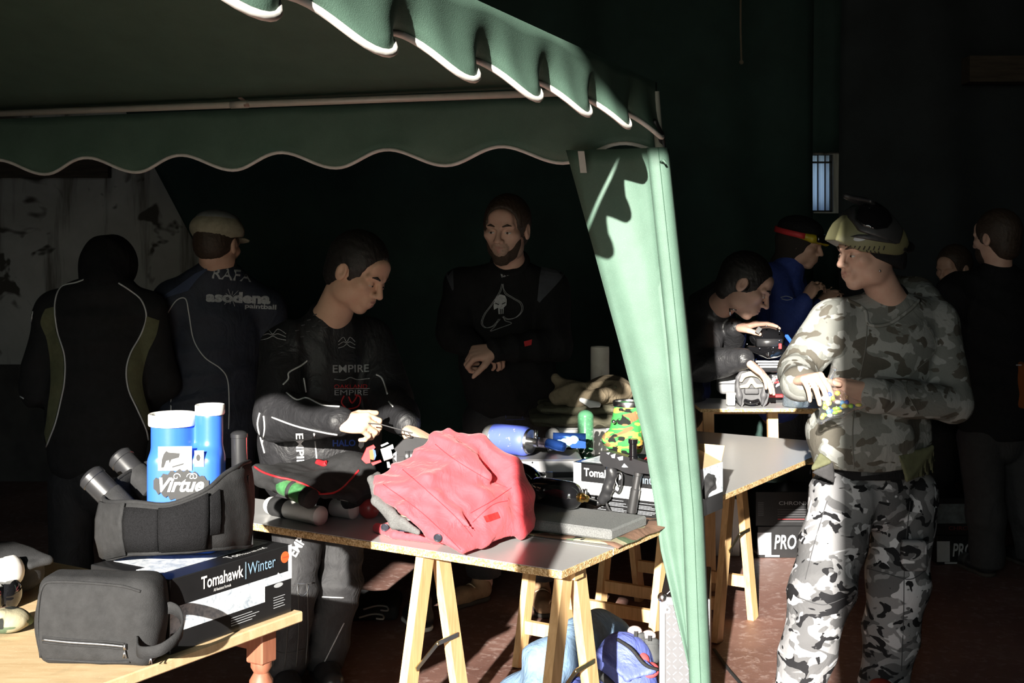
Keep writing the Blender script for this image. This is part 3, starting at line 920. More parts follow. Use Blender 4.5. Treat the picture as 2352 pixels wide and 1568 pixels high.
MB(F1).lathe([(.0001, .0003), (.014, .0003), (.014, .001), (.0001, .001)], 20, Fr((.375, BH * .84, 0))).build('round_sticker', ORANGE, bx, False)
text_on(F1.sub((.375, BH * .84, .0012)), 'TOMAHAWK', .005, INKR, bx, width=.02)
MB(F1).lathe([(.0001, .0003), (.010, .0003), (.010, .0008), (.0001, .0008)], 16, Fr((.352, BH * .46, 0)), 1.6, .55).build('printed_badge', INKS, bx, False)
MB(F1).prism([(-.006, 0), (.006, 0), (.003, .008), (.005, .014), (-.001, .019), (-.005, .012)], .0003, .0008, Fr((.352, BH * .53, 0))).build('printed_figure', INK, bx, False)
for i in range(5): panel(F1, .335, BH * (.14 + .037 * i), .335 + (.035 if i % 2 else .04), BH * (.148 + .037 * i), INKS, bx)
for i in range(4): panel(F1, .19, BH * (.10 + .035 * i), .19 + .07 + .012 * (i % 3), BH * (.108 + .035 * i), INKS, bx)

# blue jug
JZ = TZ + BH + .0015
jx, jy = -.785, 3.15
JF = Fr((jx, jy, JZ), (1, .05, 0))
jg = thing('paintball_jug', 'blue plastic twin-neck jug with white lids and stickers inside the black belt', 'jug', (jx, jy, JZ))
S = SDF()
S.box(JF(0, 0, .125), (.088, .055, .125), JF, r=.03, k=.01)
S.cap(JF(-.033, 0, .20), JF(-.033, 0, .318), .051, .051, k=.012)
S.cap(JF(.056, 0, .20), JF(.056, 0, .335), .031, .031, k=.02)
soft('body', S, BLUEP, .006, jg, clip=lambda x, y, z: np.maximum(z - (JZ + np.where(x < jx + .02, .318, .335)), (JZ) - z))
MB(JF).lathe([(.0565, .305), (.0575, .308), (.0575, .330), (.0555, .333), (.049, .331), (.047, .326), (.001, .325)], 40, Fr((-.033, 0, 0))).build('lid', WHITE, jg, 'auto')
MB(JF).lathe([(.034, .330), (.0355, .333), (.0355, .352), (.034, .354), (.029, .352), (.027, .340), (.001, .339)], 32, Fr((.056, 0, 0))).build('lid', WHITE, jg, 'auto')
JS = Fr(JF(0, -.0575, 0), (1, .05, 0), unit((.05, -1, 0)))
panel(JS, -.055, .205, .024, .262, CARDW, jg, .0008, 'sticker')
pg = MB(JS)                                                   # revolver drawing on the sticker
pg.prism([(-.048, .212), (-.042, .212), (-.036, .228), (-.030, .230), (-.028, .222), (-.024, .231), (-.006, .236), (-.004, .246), (-.030, .248), (-.036, .252), (-.042, .244), (-.046, .232)], .0009, .0014)
pg.prism([(-.022, .212), (.004, .219), (.006, .223), (-.022, .215)], .0009, .0014)
pg.build('sticker_print', INKK, jg, False)
MB(JS).lathe([(.0001, .0009), (.0065, .0009), (.0065, .0013), (.0001, .0013)], 14, Fr((.008, .224, 0)), 1, .7).build('sticker_print', INKS, jg, False)
panel(JS, .030, .214, .052, .252, CARDW, jg, .0008, 'sticker')
MB(JS).lathe([(.0001, .0009), (.005, .0009), (.005, .0013), (.0001, .0013)], 12, Fr((.039, .235, 0)), 1, 1.6).build('sticker_print', INKK, jg, False)
vp = [(-.066 + .13 * i / 23, .182 + .024 * math.sin(math.pi * i / 23) + .004 * math.sin(i * 1.9)) for i in range(24)] + [(.064 - .13 * i / 23, .160 - .026 * math.sin(math.pi * i / 23) + .005 * math.sin(i * 2.3)) for i in range(24)]
MB(JS).prism(vp, .0006, .0012).build('sticker', INKK, jg, False)
text_on(JS.sub((-.006, .170, .0012)), 'Virtue', .046, INK, jg, shear=.35, bold=.03, width=.105)
for cx_, s_ in ((-.012, 1), (.03, -1), (.0, 1), (.022, -1)):
    cy_ = .190 if s_ * cx_ <= 0 and abs(cx_) > .005 else .128
    sp = [(cx_ + (.010 - .0010 * i * .7) * math.cos(i * .55) * s_, cy_ + (.010 - .0007 * i) * math.sin(i * .55)) for i in range(13)]
    MB(JS).tube([(x, y, .0016) for x, y in sp], .0011, 5).build('sticker_scroll', INK, jg, True)
# pod belt around the jug
bl = thing('pod_belt', 'black padded paintball pod belt wrapped around the blue jug', 'belt', (jx + .02, jy - .02, JZ))
ring = [px(238, 1215, 3.10), px(300, 1212, 3.00), px(390, 1214, 2.965), px(470, 1205, 2.985), px(530, 1180, 3.05), px(566, 1160, 3.14), px(560, 1140, 3.25), px(500, 1128, 3.32), px(420, 1120, 3.34), px(330, 1130, 3.30), px(275, 1160, 3.20)]
top = [px(238, 1148, 3.10), px(300, 1152, 3.00), px(390, 1157, 2.965), px(470, 1125, 2.985), px(530, 1078, 3.05), px(566, 1062, 3.14), px(560, 1060, 3.25), px(500, 1055, 3.32), px(420, 1050, 3.34), px(330, 1066, 3.30), px(275, 1100, 3.20)]
bot = [px(240, 1284, 3.10), px(300, 1272, 3.00), px(390, 1268, 2.965), px(470, 1262, 2.985), px(530, 1256, 3.05), px(572, 1252, 3.14), px(566, 1230, 3.25), px(500, 1215, 3.32), px(420, 1210, 3.34), px(330, 1215, 3.30), px(275, 1235, 3.20)]
tc, bc = catmull(top, 6, True), catmull(bot, 6, True)
bc[:, 2] = np.maximum(bc[:, 2], JZ + .004)
cen = V(jx, jy, 0)
def out(p):
    d = (p - cen) * V(1, 1, 0); return d / np.linalg.norm(d)
G_ = [[bc[i] + (tc[i] - bc[i]) * h + out(bc[i]) * (.008 * math.sin(math.pi * h) + .003 * math.sin(i * .9 + 4 * h)) for h in np.linspace(0, 1, 7)] for i in range(len(tc))]
MB().sheet(G_, .010, True).build('belt_body', BLACK, bl, True)
for h in (0, 6): MB().tube([g[h] + out(g[h]) * .001 for g in G_], .0055, 8, True).build('edge_binding', BLACK2, bl, True)
def belt_patch(u0, u1, h0, h1, mat, name, o_=.010):
    n = len(G_); us = np.linspace(u0 * 6, u1 * 6, 10)
    def at(u, h):
        i = int(u) % n; t = u - int(u); j = h * 6; k = min(int(j), 5); s_ = j - k
        p = lambda a, c: G_[a % n][c]
        q = (p(i, k) * (1 - s_) + p(i, k + 1) * s_) * (1 - t) + (p(i + 1, k) * (1 - s_) + p(i + 1, k + 1) * s_) * t
        return q + out(q) * o_
    MB().sheet([[at(u, h) for h in np.linspace(h0, h1, 4)] for u in us], .005).build(name, mat, bl, True)
belt_patch(.02, .95, .0, .99, BLACK, 'front_flap', .011); belt_patch(.97, 1.75, .06, .92, VELCRO, 'velcro_panel'); belt_patch(1.78, 3.05, .04, .96, VELCRO, 'velcro_panel', .014); belt_patch(3.1, 3.45, .25, .88, VELCRO, 'velcro_panel', .009)
def pod(parent, a, b2, r, mat, mat2=None, name='pod', band=None, label=None, group=None):
    a, b2 = V(a), V(b2); L = np.linalg.norm(b2 - a); fr = Fr(a, (1, .3, .2) if abs(unit(b2 - a)[0]) < .8 else (0, 1, 0), b2 - a)
    pr = [(.001, -r * .02)] + [(r * math.sin(t), r - r * math.cos(t)) for t in np.linspace(.25, math.pi / 2, 5)] + [(r, L - r * .9), (r * 1.06, L - r * .85), (r * 1.06, L - r * .4)] + [(r * 1.0 * math.cos(t), L - r * .4 + r * .4 * math.sin(t)) for t in np.linspace(.2, 1.5, 4)]
    o = MB(fr).lathe(pr, 20).build(name, mat, None if label else parent, 'auto')
    if label: tag(o, label, 'pod', group)
    if band:
        for (t0, t1, bm) in band:
            MB(fr).lathe([(r * 1.01, L * t0), (r * 1.07, L * t0 + .002), (r * 1.07, L * t1 - .002), (r * 1.01, L * t1)], 20).build('elastic_band', bm, o, True)
    return o
pod(bl, px(300, 1185, 3.14), px(200, 1085, 3.16), .031, SATIN, band=[(.0, .5, BLACK)], label='black pod at the outer end of the belt around the jug', group='pods with the belts and pouches')
pod(bl, px(350, 1130, 3.26), px(268, 1042, 3.30), .031, SATIN, band=[(.0, .5, BLACK)], label="black pod tucked in the belt next to the jug's left side", group='pods with the belts and pouches')
pod(bl, px(553, 1256, 3.17), px(549, 988, 3.17), .0195, SATIN, band=[(.0, .62, BLACK)], label="slim black pod standing upright in the belt pocket beside the jug's small neck", group='pods with the belts and pouches')
MB().bar(px(571, 1240, 3.12), px(569, 1092, 3.12), .012, .006).bar(px(578, 1250, 3.13), px(574, 1150, 3.13), .004, .008).build('strap', BLACK2, bl, False)
MB().bar(px(565, 1000, 3.165), px(564, 1100, 3.165), .0016, .004).build('red_trim', REDP, bl, False)

# toiletry bag
tb = thing('toiletry_bag', 'black zipped toiletry bag with side handle lying before the carton', 'bag', (-.9, 2.86, TZ))
BF = Fr((-.893, 2.852, TZ), unit((1, -.10, 0)))
S = SDF()
S.box(BF(0, 0, .096), (.133, .052, .096), BF, r=.03, k=.01)
S.ell(BF(-.06, -.035, .09), (.075, .022, .07), BF, k=.03); S.ell(BF(.09, .0, .11), (.05, .05, .075), BF, k=.03)
tbo, tbb = soft('body', S, BLACK, .006, tb, fold=folds(.004, 14, 3), clip=lambda x, y, z: TZ - z + .001, bvh=True)
def on_bag(u, h, o_=.002):
    p = BF(u, -.2, h); r = tbb.ray_cast(Vector(p), Vector(BF.y))
    return V(r[0]) - BF.y * o_ if r[0] else BF(u, -.05, h)
ed = [on_bag(u, h, .001) for (u, h) in [(-.118, .02), (-.122, .10), (-.115, .170), (-.08, .182), (.05, .178), (.105, .168)]]
MB().tube(catmull(ed, 6), .0035, 6).build('edge_piping', BLACK2, tb, True)
MB().tube(catmull([on_bag(u, h, .001) for (u, h) in [(-.105, .018), (0, .013), (.08, .016)]], 6), .003, 6).build('edge_piping', BLACK2, tb, True)
zp = catmull([on_bag(u, h, .001) for (u, h) in [(-.11, .062), (-.05, .058), (.02, .054), (.07, .05)]], 6)
MB().tube(zp, .0035, 6).build('zip', GUN, tb, True)
for dz in (.006, -.006): MB().tube(zp + V(0, 0, dz), .0022, 5).build('zip_tape', BLACK2, tb, True)
for (u, h) in ((.072, .045), (.125, .03)):
    p = on_bag(u, h, .006)
    MB().tube([p + V(0, 0, .012), p], .004, 6).tube([p + V(0, 0, -.002), p + V(.003, -.002, -.018), p + V(-.003, -.002, -.018), p + V(0, 0, -.002)], .0016, 5).build('zip_pull', STEEL, tb, True)
hp = catmull([BF(.100, -.056, .062), BF(.118, -.085, .050), BF(.165, -.085, .058), BF(.192, -.045, .082), BF(.178, -.008, .108), BF(.150, .01, .118), BF(.133, .01, .112)], 6)
MB().sheet([[p + V(0, 0, 1) * w_ + BF.y * (-abs(w_) * .1) for w_ in (-.013, 0, .013)] for p in hp], .004).build('handle', BLACK2, tb, True)

# bag of pods at the left end of the near table
pb = thing('pod_pouch', 'black pod pouch with white and black pods at the far end of the wooden table', 'pouch', ntab(-.25, 1.07, TZ))
q0 = pz(-30, 1395, TZ)
S = SDF()
S.tri(px(-70, 1262, 3.42), px(30, 1258, 3.45), px(-60, 1300, 3.36), .012).tri(px(30, 1258, 3.45), px(112, 1284, 3.36), px(-60, 1300, 3.36), .008).tri(px(30, 1258, 3.45), px(112, 1284, 3.36), px(70, 1298, 3.33), .008)
S.ell(q0 + V(-.06, .12, .06), (.16, .09, .075), k=.03)
soft('flap', S, BLACK, .006, pb, fold=folds(.003, 20, 5))
zr = .034
pod(pb, px(-90, 1330, 3.36), px(40, 1308, 3.28), .036, WHITE, label='white pod in the pouch at the end of the wooden table', group='pods with the belts and pouches')
for (x, y, Y, lb) in ((44, 1352, 3.26, 'glossy black pod under the white pod in the pouch'), (4, 1372, 3.22, 'glossy black pod at the picture edge below the white pod')):
    e = px(x, y, Y); e[2] = TZ + zr
    pod(pb, e + V(-.16, .03, 0), e, zr, GLOSS, label=lb, group='pods with the belts and pouches')
S = SDF(); e = pz(-8, 1470, TZ)
S.ell(e + V(0, .06, .028), (.055, .05, .03)).tri(e + V(-.05, .05, .02), e + V(.05, .08, .02), e + V(.0, .02, .05), .008)
tag(soft('camo_pouch', S, WOODC, .006, fold=folds(.005, 22, 8), clip=lambda x, y, z: TZ - z), 'small crumpled camouflage pouch lying on the wooden table', 'pouch')

# ------------------------------------------------------------------ things on the trestle boards
# pod harness with red piping
hn = thing('pod_harness', 'black pod harness with red piping and white pods on the narrow tabletop', 'harness', tab(.13, .92, TZ))
S = SDF()
hp_ = {k_: px(*v_) for k_, v_ in dict(a=(590, 1080, 4.28), b=(640, 1072, 4.40), c=(720, 1065, 4.46), d=(790, 1055, 4.48), e=(845, 1075, 4.42), f=(872, 1110, 4.34), g=(812, 1140, 4.22), h=(745, 1135, 4.18), i=(690, 1118, 4.16), j=(640, 1100, 4.18), k=(740, 1095, 4.32)).items()}
g = hp_
for t_ in ('abk', 'bck', 'cdk', 'dek', 'efk', 'fgk', 'ghk', 'hik', 'ijk', 'jak'): S.tri(g[t_[0]], g[t_[1]], g[t_[2]], .014, k=.02)
S.ell(px(800, 1075, 4.42), (.085, .07, .055), k=.04)
S.cap(px(605, 1098, 4.28), px(680, 1122, 4.20), .036, .034, k=.03)
S.cap(px(850, 1125, 4.35), px(800, 1150, 4.3), .03, .03, k=.03)
_, hb = soft('harness_body', S, BLACK, .007, hn, fold=folds(.006, 18, 11), bvh=True)
line_print(hb, [(585, 1072), (606, 1085), (640, 1096), (665, 1101), (700, 1113), (735, 1132)], .0035, REDP, hn)
line_print(hb, [(824, 1080), (805, 1102), (785, 1122), (765, 1132), (730, 1134)], .0035, REDP, hn)
line_print(hb, [(730, 1062), (745, 1066), (752, 1064)], .012, REDP, hn, name='red_tab')
def flatpod(x0, y0, x1, y1, r, z=None, **kw):
    z = TZ + r if z is None else z
    return pz(x0, y0, z), pz(x1, y1, z)
a_, b_ = flatpod(612, 1158, 742, 1186, .030); pod(hn, a_, b_, .030, WHITE, band=[(.14, .40, BLACK)], label='white pod with black band lying nearest the front edge under the harness', group='pods with the belts and pouches')
a_, b_ = flatpod(735, 1160, 820, 1172, .029); pod(hn, a_, b_, .029, WHITE, band=[(.05, .38, BLACK)], label='white pod lying on the tabletop beside the dark red cap', group='pods with the belts and pouches')
pod(hn, px(745, 1120, 4.30), px(830, 1138, 4.27), .028, WHITE, band=[(.40, .50, BLACK), (.72, 1.0, BLACK)], label='white pod with two black bands held in the harness above the others', group='pods with the belts and pouches')
pod(hn, px(640, 1110, 4.20), px(716, 1146, 4.11), .030, mk('green_pod', (.05, .16, .06), .3, var=.4, vs=60), band=[(.40, .50, BLACK), (.80, 1.0, BLACK)], label='green pod with black bands strapped in the harness', group='pods with the belts and pouches')
S = SDF().ell(pz(848, 1168, TZ + .03), (.035, .03, .034))
tag(soft('red_pod_cap', S, mk('red_translucent', (.35, .05, .05), .3), .006), 'dark red plastic cap between the white pods and the jacket', 'cap')

# red jacket
jk = thing('red_jacket', 'bright red winter jacket heaped on the tabletop with grey fleece lining', 'jacket', tab(.15, .35, TZ))
g = {k_: px(*v_) for k_, v_ in dict(l=(868, 1105, 4.02), t0=(910, 1075, 4.08), t1=(962, 1046, 4.12), t2=(1003, 1003, 4.16), t3=(1030, 995, 4.18), t4=(1095, 1016, 4.2), r0=(1152, 1068, 4.2), r1=(1188, 1115, 4.16), r2=(1208, 1152, 4.1), r3=(1208, 1192, 4.04), b0=(1195, 1222, 3.98), b1=(1108, 1236, 3.86), b2=(1062, 1266, 3.775), b3=(1000, 1226, 3.82), b4=(925, 1172, 3.86), l2=(872, 1130, 3.95), m1=(985, 1110, 3.94), m2=(1110, 1140, 3.95), m3=(1060, 1060, 4.04)).items()}
S = SDF()
for t_ in ('l t0 m1', 't0 t1 m1', 't1 m3 m1', 't1 t2 m3', 't2 t3 m3', 't3 t4 m3', 't4 r0 m3', 'r0 m2 m3', 'm3 m1 m2', 'r0 r1 m2', 'r1 r2 m2', 'r2 r3 m2', 'r3 b0 m2', 'b0 b1 m2', 'b1 b3 m2', 'b1 b2 b3', 'b3 m1 m2', 'b3 b4 m1', 'b4 l2 m1', 'l2 l m1'):
    a_, b_, c_ = t_.split(); S.tri(g[a_], g[b_], g[c_], .014, k=.022)
S.ell(px(1075, 1130, 4.16), (.17, .10, .10), k=.03); S.ell(px(960, 1120, 4.14), (.12, .10, .08), k=.03)
S.chain([px(1100, 1030, 4.17), px(1165, 1085, 4.15), px(1198, 1140, 4.07), px(1200, 1195, 4.0)], [.045, .05, .042, .034], k=.02)
S.chain([px(1010, 1012, 4.14), px(1050, 1040, 4.08), px(1120, 1095, 4.0)], [.018, .024, .018], k=.02)
S.chain([px(920, 1085, 4.03), px(1000, 1140, 3.90), px(1085, 1215, 3.83)], [.010, .013, .010], k=.02)
_, jb = soft('jacket_shell', S, RED, .0065, jk, fold=(lambda f1, f2: (lambda x, y, z: f1(x, y, z) + f2(x, y, z)))(folds(.008, 13, 21, (.6, .3, -.7)), folds(.0045, 30, 23, (.3, .2, .9))), clip=lambda x, y, z: TZ + .001 - z, bvh=True)
SEAM = mk('red_seam', (.40, .03, .04), .8)
for pts in ([(925, 1078), (985, 1130), (1050, 1190), (1085, 1232)], [(880, 1112), (960, 1170), (1010, 1215), (1058, 1262)], [(1000, 1020), (1040, 1052), (1110, 1095), (1165, 1120)], [(1080, 1178), (1130, 1150), (1175, 1120)], [(1085, 1200), (1130, 1160), (1165, 1150)]):
    line_print(jb, pts, .0011, SEAM, jk, 'seam', step=14, off=.0004)
print_on(jb, [(1110 + 32 * i / 4 + 3 * j, 1186 - 10 * i / 4 + 14 * j / 2) for j in range(3) for i in range(5)], [[j * 5 + i, j * 5 + i + 1, j * 5 + i + 6, j * 5 + i + 5] for j in range(2) for i in range(4)], mk('red_patch', (.50, .02, .02), .6), jk, 'patch', .003)
S = SDF()
q = [px(852, 1100, 4.02), px(868, 1088, 4.06), px(882, 1130, 3.96), px(862, 1150, 3.93), px(900, 1178, 3.88), px(925, 1196, 3.85), px(960, 1222, 3.83), px(905, 1205, 3.87)]
for a_, b_, c_ in ((0, 1, 2), (0, 2, 3), (3, 2, 4), (3, 4, 7), (4, 5, 7), (5, 6, 7)): S.tri(q[a_], q[b_], q[c_], .009)
soft('fleece_lining', S, FELT, .006, jk, clip=lambda x, y, z: TZ + .001 - z)
S = SDF()
S.chain([pz(866, 1212, TZ + .012), pz(905, 1228, TZ + .012), pz(1000, 1240, TZ + .012), pz(1050, 1243, TZ + .012)], [.014, .013, .013, .012], k=.01)
S.tri(pz(866, 1210, TZ + .014), pz(905, 1226, TZ + .012), pz(895, 1200, TZ + .02), .007)
soft('jacket_hem', S, RED, .006, jk, fold=folds(.003, 24, 5), clip=lambda x, y, z: TZ + .0005 - z)
S = SDF()
S.tri(pz(900, 1210, TZ + .02), pz(1000, 1234, TZ + .012), pz(915, 1196, TZ + .05), .008).tri(pz(1000, 1234, TZ + .012), pz(915, 1196, TZ + .05), pz(985, 1222, TZ + .03), .008)
soft('quilted_lining', S, NAVY, .005, jk, fold=folds(.005, 40, 6), clip=lambda x, y, z: TZ + .0005 - z)
BUTTON = mk('dark_snap_button', (.06, .065, .085), .3, .5)
for (x, y) in ((884, 1211), (1006, 1234)):
    h_ = hit(jb, x, y, .004); h_ = h_ if h_ is not None else pz(x, y, TZ + .03)
    fr = Fr(h_, (1, 0, 0), (.1, -.75, .6))
    MB(fr).lathe([(.0005, -.002), (.0125, -.002), (.013, .001), (.010, .0035), (.008, .002), (.0005, .0022)], 20).build('snap_button', BUTTON, jk, 'auto')

# marker being worked on (in the hands of the man in the jersey)
YG = 4.28
mg = thing('paintball_marker', 'black paintball marker with red and blue parts being repaired beside the jacket', 'paintball marker', px(920, 1080, YG))
Ng = unit((.15, -1, .1)); Pg = px(930, 1040, YG)
plate([(905, 1030), (925, 1010), (945, 1002), (1010, 1012), (1040, 1025), (1040, 1048), (1000, 1052), (960, 1045), (915, 1048)], Pg, Ng, .030).build('body', SATIN, mg, False)
plate([(900, 1046), (935, 1040), (935, 1075), (945, 1110), (915, 1112), (905, 1078)], Pg, Ng, .026).build('grip_frame', SATIN, mg, False)
for (dx_) in (0, 10, 20, 30): MB().tube([rp(935 + dx_, 1035, Pg, Ng), rp(935 + dx_ + 2, 1062, Pg, Ng)], .018, 10).build('eye_ring', GUN, mg, True)
MB().tube([rp(878, 1045, Pg, Ng), rp(899, 1038, Pg, Ng)], .021, 14).build('feed_clamp', WHITE, mg, 'auto')
plate([(884, 1028), (902, 1020), (904, 1030), (886, 1034)], Pg, Ng, .02).build('clamp_lever', CARDW, mg, False)
plate([(874, 1022), (890, 1015), (893, 1018), (876, 1026)], Pg, Ng, .012).build('clamp_tab', INKS, mg, False)
plate([(830, 1054), (842, 1028), (858, 1021), (862, 1026), (850, 1042), (850, 1062), (840, 1064)], Pg, Ng, .03).build('bolt_housing', INKR, mg, False)
plate([(848, 1034), (858, 1030), (862, 1040), (858, 1056), (850, 1054)], Pg - Ng * -.016, Ng, .01).build('bolt_ring', ORANGE, mg, False)
plate([(856, 1030), (862, 1034), (864, 1046), (860, 1056), (858, 1042)], Pg - Ng * -.018, Ng, .01).build('bolt_ring', INKBL, mg, False)
plate([(852, 1062), (874, 1056), (876, 1060), (856, 1068)], Pg - Ng * -.016, Ng, .02).build('bolt_plate', INKR, mg, False)
plate([(888, 1060), (894, 1060), (898, 1074), (890, 1074)], Pg - Ng * -.015, Ng, .004).build('logo_plate', INKS, mg, False)
plate([(903, 1042), (911, 1036), (911, 1060), (904, 1052), (908, 1050), (908, 1044), (904, 1047)], Pg - Ng * -.016, Ng, .003).build('printed_mark', INKS, mg, False)
ak = MB().tube([px(846, 972, 4.27), px(873, 974, 4.27), px(945, 994, 4.26), px(948, 994, 4.26)], .0022, 6)
ak.tube(catmull([px(928, 990, 4.26), px(933, 1002, 4.26), px(946, 1004, 4.26), px(938, 994, 4.26)], 5), .0014, 5)
tag(ak.build('hex_key', GUN), 'long dark hex key held by the man in the black jersey', 'tool')

# camo cloth and foam pad
cl_t = []
for i in range(24):
    a = .318 + .50 * i / 23; row = []
    for j in range(30):
        b2 = -.012 + .86 * j / 29
        z = TZ + .004 + .002 * math.sin(40 * a + 9 * b2) + (.010 * math.exp(-((b2 - .03) / .025) ** 2) * (1 if i > 2 else .3))
        if b2 < 0: z -= .004
        row.append(tab(a + .006 * math.sin(20 * b2), b2, z))
    cl_t.append(row)
tag(MB().sheet(cl_t, .003).build('camo_cloth', WOODC, None, True), 'woodland camouflage cloth spread under the grey foam pad', 'cloth')
fp = thing('foam_pad', 'thick grey foam pad lying on the camouflage cloth', 'foam pad', tab(.48, .32, TZ + .006))
MB().box(tab(.475, .33, TZ + .026), (.245, .60, .034), .006, AF).build('pad', FOAM, fp, False)

# carton two, open, with a marker leaning on it
BW2, BH2, BD2 = .43, .158, .27
B2o = tab(.73, .372, TZ + .006)
F2 = Fr(B2o, -B3, -A3)
b2t = thing('open_carton', 'open black and white printed carton behind the leaning marker', 'box', tab(.86, .15, TZ + .006))
wall = .004
mbx = MB(F2)
mbx.box((BW2 / 2, BH2 / 2, -wall / 2), (BW2, BH2, wall)).box((BW2 / 2, BH2 / 2, -BD2 + wall / 2), (BW2, BH2, wall)).box((wall / 2, BH2 / 2, -BD2 / 2), (wall, BH2, BD2 - 2 * wall)).box((BW2 / 2, wall / 2, -BD2 / 2), (BW2 - 2 * wall, wall, BD2 - 2 * wall))
mbx.build('body', CARTON, b2t, False)
MB(F2).box((BW2 - wall / 2, BH2 * .5, -BD2 / 2), (wall, BH2, BD2 - 2 * wall)).build('end_wall', CARDW, b2t, False)
FE = Fr(F2(BW2, 0, 0), A3, -B3)
panel(FE, .0, .0, BD2, BH2 * .36, CARTON, b2t); panel(FE, 0, BH2 * .36, BD2, BH2, ICE, b2t)
MB(F2).box((BW2 * .36, BH2 - .002, -BD2 / 2), (BW2 * .72, .004, BD2)).build('top_flap', CARTON, b2t, False)
TP2 = Fr(F2(0, BH2 + .001, 0), -B3, (0, 0, 1))
for (x0, x1, y0, y1, mt) in ((.02, .10, .02, .26, ICE), (.10, .17, .02, .26, INKB), (.17, .24, .03, .25, INKR), (.19, .20, .03, .25, INK), (.24, .30, .03, .25, INK)): panel(TP2, x0, y0, x1, y1, mt, b2t)
MB(F2).bar((BW2 - .002, BH2, -BD2 * .62), (BW2 * .80, BH2 + .035, -BD2 * .62), BD2 * .7, .003, up=(0, 1, 0)).build('end_flap', KRAFT, b2t, False)
MB(F2).bar((BW2 * .86, BH2 - .002, -BD2), (BW2 * .86, BH2 + .05, -BD2 - .03), BW2 * .26, .003, up=(0, 0, 1)).build('end_flap', KRAFT, b2t, False)
panel(F2, .0, BH2 * .34, .03, BH2 * .99, ICE, b2t); panel(F2, .03, BH2 * .34, BW2 * .9, BH2 * .60, CARDW, b2t)
text_on(F2.sub((.115, BH2 * .80, .001)), 'Tomahawk', BH2 * .24, INK, b2t, bold=.018, width=.15)
text_on(F2.sub((.275, BH2 * .77, .001)), 'Winter', BH2 * .24, INKB, b2t, width=.10)
for i in range(9):
    for x in (.05, .135, .24): panel(F2, x, BH2 * (.05 + .028 * i), x + .055 + .01 * ((i * 7 + int(x * 100)) % 3), BH2 * (.058 + .028 * i), INKS if i % 4 != 3 else CARTON, b2t)
S = SDF(); e = [px(1598, 1085, 4.36), px(1640, 1092, 4.33), px(1618, 1140, 4.30), px(1600, 1120, 4.30), px(1634, 1110, 4.30)]
S.tri(e[0], e[1], e[4], .006).tri(e[0], e[4], e[2], .006).tri(e[0], e[2], e[3], .006)
tag(soft('black_wrapper', S, BLACK2, .005, fold=folds(.003, 30, 2)), 'crumpled black wrapper hanging on the end of the open carton', 'wrapper')

def on2(x, y, o_=.03): return rp(x, y, F2(0, 0, o_), -A3)
mk2 = thing('paintball_marker', 'black paintball marker with grey regulator leaning against the open carton', 'paintball marker', on2(1410, 1175))
P2, N2 = F2(0, 0, .035), -A3
plate([(1384, 1036), (1396, 1034), (1440, 1046), (1520, 1070), (1520, 1090), (1470, 1084), (1462, 1090), (1440, 1084), (1420, 1074), (1392, 1070), (1382, 1056)], P2, N2, .030).build('body', SATIN, mk2, False)
for pl in ([(1393, 1040), (1402, 1038), (1398, 1044)], [(1403, 1045), (1414, 1041), (1412, 1052), (1406, 1051)], [(1418, 1050), (1431, 1047), (1431, 1056), (1423, 1057)], [(1428, 1072), (1434, 1064), (1443, 1073), (1432, 1073)]):
    plate(pl, P2 + N2 * .0155, N2, .003).build('body_inset', INKS, mk2, False)
gp = SDF()
gp.chain([on2(1404, 1084, .035), on2(1396, 1120, .035), on2(1384, 1148, .035)], [.015, .017, .017], k=.01)
for (x, y) in ((1404, 1108), (1400, 1124), (1395, 1140)): gp.cap(on2(x, y, .035), on2(x - 8, y - 3, .035), .014, .012, k=.006)
gp.cap(on2(1404, 1078, .035), on2(1410, 1090, .035), .014, .012)
soft('grip', gp, SATIN, .004, mk2)
MB().tube(catmull([on2(x, y, .035) for (x, y) in [(1412, 1090), (1418, 1084), (1428, 1088), (1428, 1110), (1420, 1130), (1410, 1124)]], 5), .0035, 6).build('trigger_guard', SATIN, mk2, True)
MB().tube(catmull([on2(x, y, .035) for (x, y) in [(1417, 1088), (1414, 1104), (1420, 1118)]], 5), .003, 6).build('trigger', STEEL, mk2, True)
MB(Fr(on2(1450, 1178, .036), A3, on2(1466, 1085, .036) - on2(1450, 1178, .036))).lathe([(.006, -.016), (.006, -.006), (.009, -.004), (.0125, .0), (.0165, .004), (.0165, .082), (.014, .085), (.0135, .128), (.0165, .130), (.0165, .14)], 20).build('regulator', GUN, mk2, 'auto')
MB().tube([on2(1383, 1150, .035), on2(1370, 1156, .035), on2(1340, 1146, .035)], .011, 10).build('tank_adapter', SATIN, mk2, True)
MB().tube(catmull([on2(1392, 1155, .045), on2(1400, 1172, .05), on2(1418, 1182, .05), on2(1440, 1176, .045)], 5), .004, 6).build('hose', SATIN, mk2, True)
hopb = on2(1454, 1050, .035)
MB(Fr(hopb, (1, 0, 0))).lathe([(.016, -.008), (.016, .004), (.013, .006), (.013, .045), (.016, .047), (.016, .06)], 18).build('feed_neck', GLOSS, mk2, 'auto')
hp2 = thing('hopper', 'paintball hopper wrapped in swirled green and tan camouflage cover', 'hopper', hopb + V(0, 0, .04))
c0 = px(1432, 1030, 4.52); c1 = px(1444, 925, 4.56)
S = SDF().chain([c0 + V(.01, 0, .02), px(1440, 985, 4.53), c1 + V(0, 0, -.02)], [.062, .052, .052], k=.03)
S.ell(px(1420, 1008, 4.5), (.058, .05, .035), k=.03)
soft('cover', S, SWIRL, .005, hp2, fold=folds(.004, 26, 9), clip=lambda x, y, z: np.maximum(z - c1[2], c0[2] - .012 - z))
MB(Fr(c1 + V(0, 0, -.002))).lathe([(.048, -.01), (.054, -.008), (.056, .006), (.054, .010), (.048, .008), (.046, -.006), (.001, -.008)], 28).build('rim', STEEL, hp2, 'auto')
